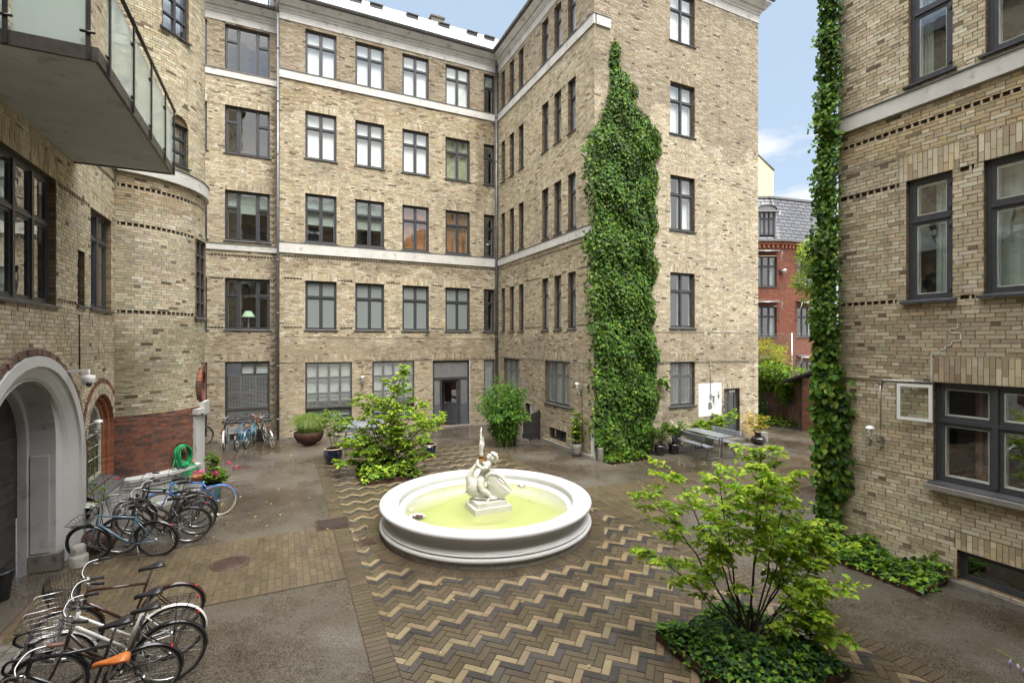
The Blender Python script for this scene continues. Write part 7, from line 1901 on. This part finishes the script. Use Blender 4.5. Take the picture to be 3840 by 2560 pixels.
potted('airy yellow-green bush in a dark blue pot beside the zigzag paving', 4.48, 16.15, .25, .42, 'glazed_blue', fan(8, .75, 1.2, 1.75, 2), 12, .38, .07, LIME, rim='pot_rim', prof=[(.001, 0), (.17, 0), (.22, .15), (.25, .42), (.22, .42)], start=.45)
potted('small wispy plant in a black pot left of the picnic table', 11.77, 13.03, .20, .34, 'glazed_black', fan(6, .3, .7, 1.05), 9, .22, .05, MIDG + IVY[:2], start=.3)
potted('creamy flowering hydrangea standard in a black pot by the picnic table', 12.36, 12.99, .20, .34, 'glazed_black', fan(9, .38, .8, 1.15, 1), 9, .22, .07, MIDG, start=.5, flowers=('cream_flower', [(12.5, 12.8, .92), (12.25, 12.75, .98), (12.62, 12.9, .82), (12.4, 12.7, .86), (12.2, 12.95, 1.1)], .07))
potted('yellowish bush in a round black glazed pot at the alley corner', 16.45, 12.85, .24, .27, 'glazed_black', fan(9, .4, .65, 1.15, 1), 9, .25, .05, [(.24, .26, .03), (.30, .27, .04), (.14, .22, .03), (.30, .18, .03)], prof=[(.001, 0), (.16, 0), (.26, .10), (.27, .17), (.20, .27), (.17, .27)], start=.35)
b = MB(); b.xbox(16.75, 17.15, 12.95, 13.25, 0, .36); tag(b.build('planter_box', 'concrete_pot'), 'square grey planter box behind the black glazed pot', 'planter')
potted('climbing plant in a round concrete planter at the wing corner', 9.10, 14.15, .19, .42, 'concrete_pot', [(0, .1, 1.55), (.08, -.05, 1.4), (-.08, .05, 1.2), (.1, .1, 1.0), (-.1, -.1, .85)], 13, .22, .075, IVY[1:] + LIME[:2], start=.1)
potted('bare pink rose in a brown pot beside the tower plinth bicycles', -3.12, 11.62, .26, .34, 'terracotta', fan(3, .2, .9, 1.5), 4, .18, .05, MIDG, prof=[(.001, 0), (.20, 0), (.27, .12), (.27, .24), (.22, .34), (.2, .34)], nleaf=6)
Lb2 = [c for c in COL.objects if c.get('label', '').startswith('bare pink')][0]; Lb2['label'] = 'thin leggy plant in a squat brown pot behind the blue-grey bicycle'
for c in Lb2.children:
    if c.name.startswith('pot'): c.data.materials[0] = MATS['rust']
potted('magenta geraniums with clipped shrub in a teal pot by the tower pier', -1.58, 14.05, .22, .40, 'pot_teal', fan(9, .30, .5, .72, 1) + [(.02, .02, 1.0), (.0, .05, 1.12), (-.04, 0, 1.05)], 9, .2, .07, MIDG + [(.22, .34, .06)], start=.4,
       flowers=('pink_flower', [(-1.85, 13.85, .76), (-1.76, 13.80, .78), (-1.93, 13.9, .74), (-1.45, 13.75, .72), (-1.20, 14.05, .86), (-1.05, 14.1, .74), (-1.5, 13.8, .68)], .045))
b = MB(); b.lathe((-1.86, 13.88, .52), [(.001, 0), (.10, .02), (.15, .12), (.16, .14)], 16); tag(b.build('flower_bowl', 'terracotta'), 'terracotta bowl of magenta geraniums hooked on the teal pot', 'flower bowl')
# grass bowl
Gb = thing('grass_bowl', 'big rusty steel bowl planted with a mop of ornamental grass', 'planter', (.90, 20.0, 0))
b = MB(); b.lathe((.90, 20.0, 0), [(.001, 0), (.22, .02), (.42, .14), (.53, .34), (.53, .48), (.50, .50), (.44, .46), (.001, .44)], 32); b.build('bowl', 'rust', Gb)
b = MB(); pal = [(.12, .24, .05), (.17, .30, .06), (.09, .18, .04), (.22, .32, .08), (.34, .27, .12)]
for k in range(2200):
    a = random.uniform(0, 6.283); r = random.uniform(0, .4); p0 = Vector((.9 + r * math.cos(a), 20.0 + r * math.sin(a), .44)); a2 = a + random.gauss(0, .5); rr_ = random.uniform(.22, .62) * (.45 + r * 1.9); hh = random.uniform(.50, .80) - r * .22
    w_ = Vector((-math.sin(a2), math.cos(a2), 0)) * .006; pts = []
    for i in range(5): t_ = i / 4; pts.append(p0 + Vector((math.cos(a2), math.sin(a2), 0)) * rr_ * t_ ** 1.4 + Vector((0, 0, hh * math.sin(t_ * 2.6) * 1.0)))
    vs = [];
    for i, p in enumerate(pts): q = 1 - i / 4.6; vs += [p - w_ * q, p + w_ * q]
    b.add(vs, [(2 * i, 2 * i + 1, 2 * i + 3, 2 * i + 2) for i in range(4)], jit(random.choice(pal), .2), False)
b.build('grass', 'grass_blade', Gb, kind='stuff')
# shrub against the end wall behind the picnic table
Sb = thing('wall_shrub', 'loose yellow-green shrub behind the picnic table below the painted panel', 'shrub', (14.1, 13.2, 0))
grow(Sb, (14.3, 13.2, 0), [((13.5, 13.2, .85), 1), ((13.7, 13.3, .9), 1), ((14.0, 13.25, 1.0), 1.2), ((14.25, 13.2, .95), 1.2), ((14.75, 13.25, 1.15), 1), ((15.0, 13.1, 1.05), 1), ((15.4, 13.1, 1.35), 1.1), ((15.6, 13.05, 1.2), .8), ((14.2, 13.2, .9), 1), ((14.8, 13.15, .9), 1)], 11, .34, .085, LIME + MIDG[:3], nleaf=14, start=.35, r0=.012)
# hedge, vines and trees beyond the gap
def blob(root, c, rad, n, ls, pal, name='foliage', shape='oval'):
    P, D, Nn, S = [], [], [], []
    for i in range(n):
        v = rv(1).normalized(); r = random.uniform(.55, 1.02) * (1 + .18 * vnoise(v.x * 4 + c[0], v.z * 4 + c[1])); p = Vector(c) + Vector((v.x * rad[0], v.y * rad[1], v.z * rad[2])) * r
        P.append(p); D.append(v + Vector((0, 0, -.5)) + rv(.4)); Nn.append((v + Vector((0, 0, .8)) + rv(.45)).normalized()); S.append(ls * random.uniform(.6, 1.2))
    return leafcloud(name, P, D, Nn, S, pal, 'leaf', root, shape=shape, stuff=True)
YG = [(.22, .27, .04), (.30, .28, .05), (.14, .22, .035), (.10, .17, .03), (.34, .25, .04)]
V1 = thing('fence_vine', 'green vine sprawling over the top of the wooden fence', 'vine', (21.3, 15.5, 2))
for (c, r) in (((21.3, 17.2, 2.3), (.5, .9, .42)), ((21.2, 15.8, 2.45), (.5, 1.0, .45)), ((21.05, 14.6, 2.35), (.45, .8, .38)), ((21.2, 16.3, 1.9), (.35, .6, .4)), ((20.95, 15.0, 1.6), (.12, .35, .5))): blob(V1, c, r, 900 if r[2] > .38 else 300, .16, MIDG + [(.14, .24, .04)])
b = MB(); b.tube([(20.98, 15.0, 0), (20.95, 15.1, 1.2), (21.2, 15.6, 2.4)], .025, 5); b.tube([(21.3, 17.0, 0), (21.28, 16.8, 1.5), (21.4, 16.4, 2.4)], .025, 5); b.build('stem', 'bark', V1)
V2 = thing('hedge_shrub', 'rounded yellowish shrub rising behind the wooden fence', 'shrub', (23.3, 18.1, 0))
blob(V2, (23.3, 18.0, 3.0), (1.3, 1.3, 1.05), 3400, .12, YG); blob(V2, (22.6, 19.1, 2.5), (.9, 1.0, .8), 1200, .12, YG)
b = MB(); b.tube([(23.3, 18.0, 0), (23.3, 18.0, 2.6)], .06, 6); b.build('trunk', 'bark', V2)
V3 = thing('garden_tree', 'light green feathery tree crown in front of the red brick house', 'tree', (25.8, 16.2, 0))
for (c, r, n_) in (((25.6, 16.2, 8.4), (1.3, 1.1, 1.1), 2400), ((25.3, 16.6, 7.1), (.9, .9, .7), 900), ((26.0, 15.6, 9.4), (1.0, 1.0, .9), 1200), ((25.2, 16.5, 6.1), (.5, .5, .25), 120)): blob(V3, c, r, n_, .16, [(.20, .28, .05), (.15, .24, .045), (.26, .32, .07), (.11, .18, .035)])
b = MB(); b.tube([(26.2, 15.6, 0), (26.1, 15.8, 4), (25.8, 16.1, 8), (25.6, 16.2, 9.3)], [.12, .10, .06, .02], 7); b.tube([(26.1, 15.8, 5), (25.2, 16.7, 7)], [.04, .015], 5); b.build('trunk', 'bark', V3)
V4 = thing('ground_ivy', 'patch of ivy and weeds along the foot of the wooden fence', 'ground cover', (20.8, 15.5, 0))
blob(V4, (21.1, 16.9, .25), (.35, .8, .28), 500, .13, IVY); blob(V4, (21.0, 15.4, .15), (.5, 1.0, .2), 600, .12, MIDG); blob(V4, (20.95, 16.3, .7), (.2, .35, .6), 500, .12, IVYD[:4])
# wisps on the gateway jamb
V5 = thing('wall_weed', 'thin creeper growing on the brick beside the arched window', 'creeper', (-3.3, 12.0, .6))
P, D, Nn, S = [], [], [], []
for i in range(170):
    t_ = random.random(); P.append(Vector((-3.38 + random.uniform(0, .12), 11.75 + random.uniform(0, .32) + (.9 * random.random() if t_ < .25 else 0), .75 + 1.35 * t_ ** 1.3))); D.append(Vector((.5, 0, -.8)) + rv(.4)); Nn.append((Vector((1, 0, .5)) + rv(.5)).normalized()); S.append(random.uniform(.03, .055))
leafcloud('foliage', P, D, Nn, S, IVY + YG[:2], 'leaf', V5, stuff=True)
b = MB()
for k in range(4): b.tube([(-3.42, 11.75 + .08 * k, .6), (-3.40, 11.80 + .06 * k, 1.2), (-3.41, 11.72 + .1 * k, 2.0)], .004, 3)
b.build('stem', 'bark', V5)
b = MB(); b.tube([(-3.36, 13.45, .87), (-3.30, 13.72, .84)], .014, 6); rt = tag(b.build('garden_tool', 'red_plastic'), 'red handled tool lying on the arched window sill', 'tool')
b = MB(); b.tube([(-3.30, 13.72, .84), (-3.27, 13.86, .83)], .010, 6); b.build('tool_tip', 'black_metal', rt)
# hosta flower stalks in the near right corner, from a planter on the camera-side balcony
Hf = thing('hosta_plant', 'two lilac hosta flower stalks arching in at the bottom right corner', 'flower', (2.4, .1, 2.2))
def cp(l, t_, z): return Vector((t_ * .42578 + l * .90483, t_ * .90483 - l * .42578, z))
for (P0, P1, P2) in ((cp(1.545, 1.55, 2.92), cp(1.70, 1.52, 2.84), cp(2.3, 1.2, 2.3)), (cp(1.575, 1.52, 2.79), cp(1.68, 1.50, 2.74), cp(2.3, 1.2, 2.2))):
    b = MB(); pts = [P0 * (1 - t_) ** 2 + P1 * 2 * t_ * (1 - t_) + P2 * t_ ** 2 for t_ in [i / 14 for i in range(15)]]; b.tube(pts, [.0015 + .0018 * min(1, i / 6) for i in range(15)], 6); b.build('stalk', 'green_stem', Hf)
    for i in range(1, 7):
        for s in range(2):
            q = pts[0].lerp(pts[6], i / 7 + .07 * s); e = q + Vector((random.uniform(-.008, .008), random.uniform(-.008, .008), -random.uniform(.016, .034)))
            b = MB(); b.tube([q, q.lerp(e, .4), e], [.0015, .0035 + .001 * (i % 2), .001], 6); b.build('flower', 'lilac_flower', Hf)
b = MB(); b.lathe((2.45, .12, 1.95), [(.001, 0), (.12, 0), (.16, .28), (.14, .28)], 18); b.lathe((2.45, .12, 0), [(.16, 0), (.16, .04), (.03, .06), (.03, 1.9), (.15, 1.95)], 16); b.build('pedestal_pot', 'glazed_black', Hf)
blob(Hf, (2.45, .12, 2.3), (.22, .22, .12), 60, .14, IVY)
# fallen leaves on the ground
random.seed(3)
P, D, Nn, S = [], [], [], []
for i in range(330):
    x, y = random.uniform(-3.2, 16), random.uniform(4, 21)
    if random.random() < .5: x, y = random.choice([(random.gauss(-1.3, .8), random.gauss(19.3, .8)), (random.gauss(13, 1.5), random.gauss(11.6, .5)), (random.gauss(10.5, .9), random.gauss(12.4, .25)), (random.gauss(-.8, 1), random.gauss(14, 2))])
    if math.hypot(x - FC[0], y - FC[1]) < 2.4 or (x > 9.2 and y > 13.3) or (x > 8.8 and y < 6) or any(a < x < b_ and c < y < d for a, b_, c, d in beds) or x < -3.2 or y > 21: continue
    P.append(Vector((x, y, .014))); a = random.uniform(0, 6.283); D.append(Vector((math.cos(a), math.sin(a), .05))); Nn.append((Vector((0, 0, 1)) + rv(.15)).normalized()); S.append(random.uniform(.03, .075))
lo = leafcloud('fallen_leaves', P, D, Nn, S, [(.45, .38, .2), (.5, .45, .3), (.35, .2, .1), (.4, .33, .1), (.55, .5, .38)], 'leaf', None, stuff=True)
lo['label'] = 'pale fallen leaves scattered over the wet courtyard ground'; lo['category'] = 'leaves'
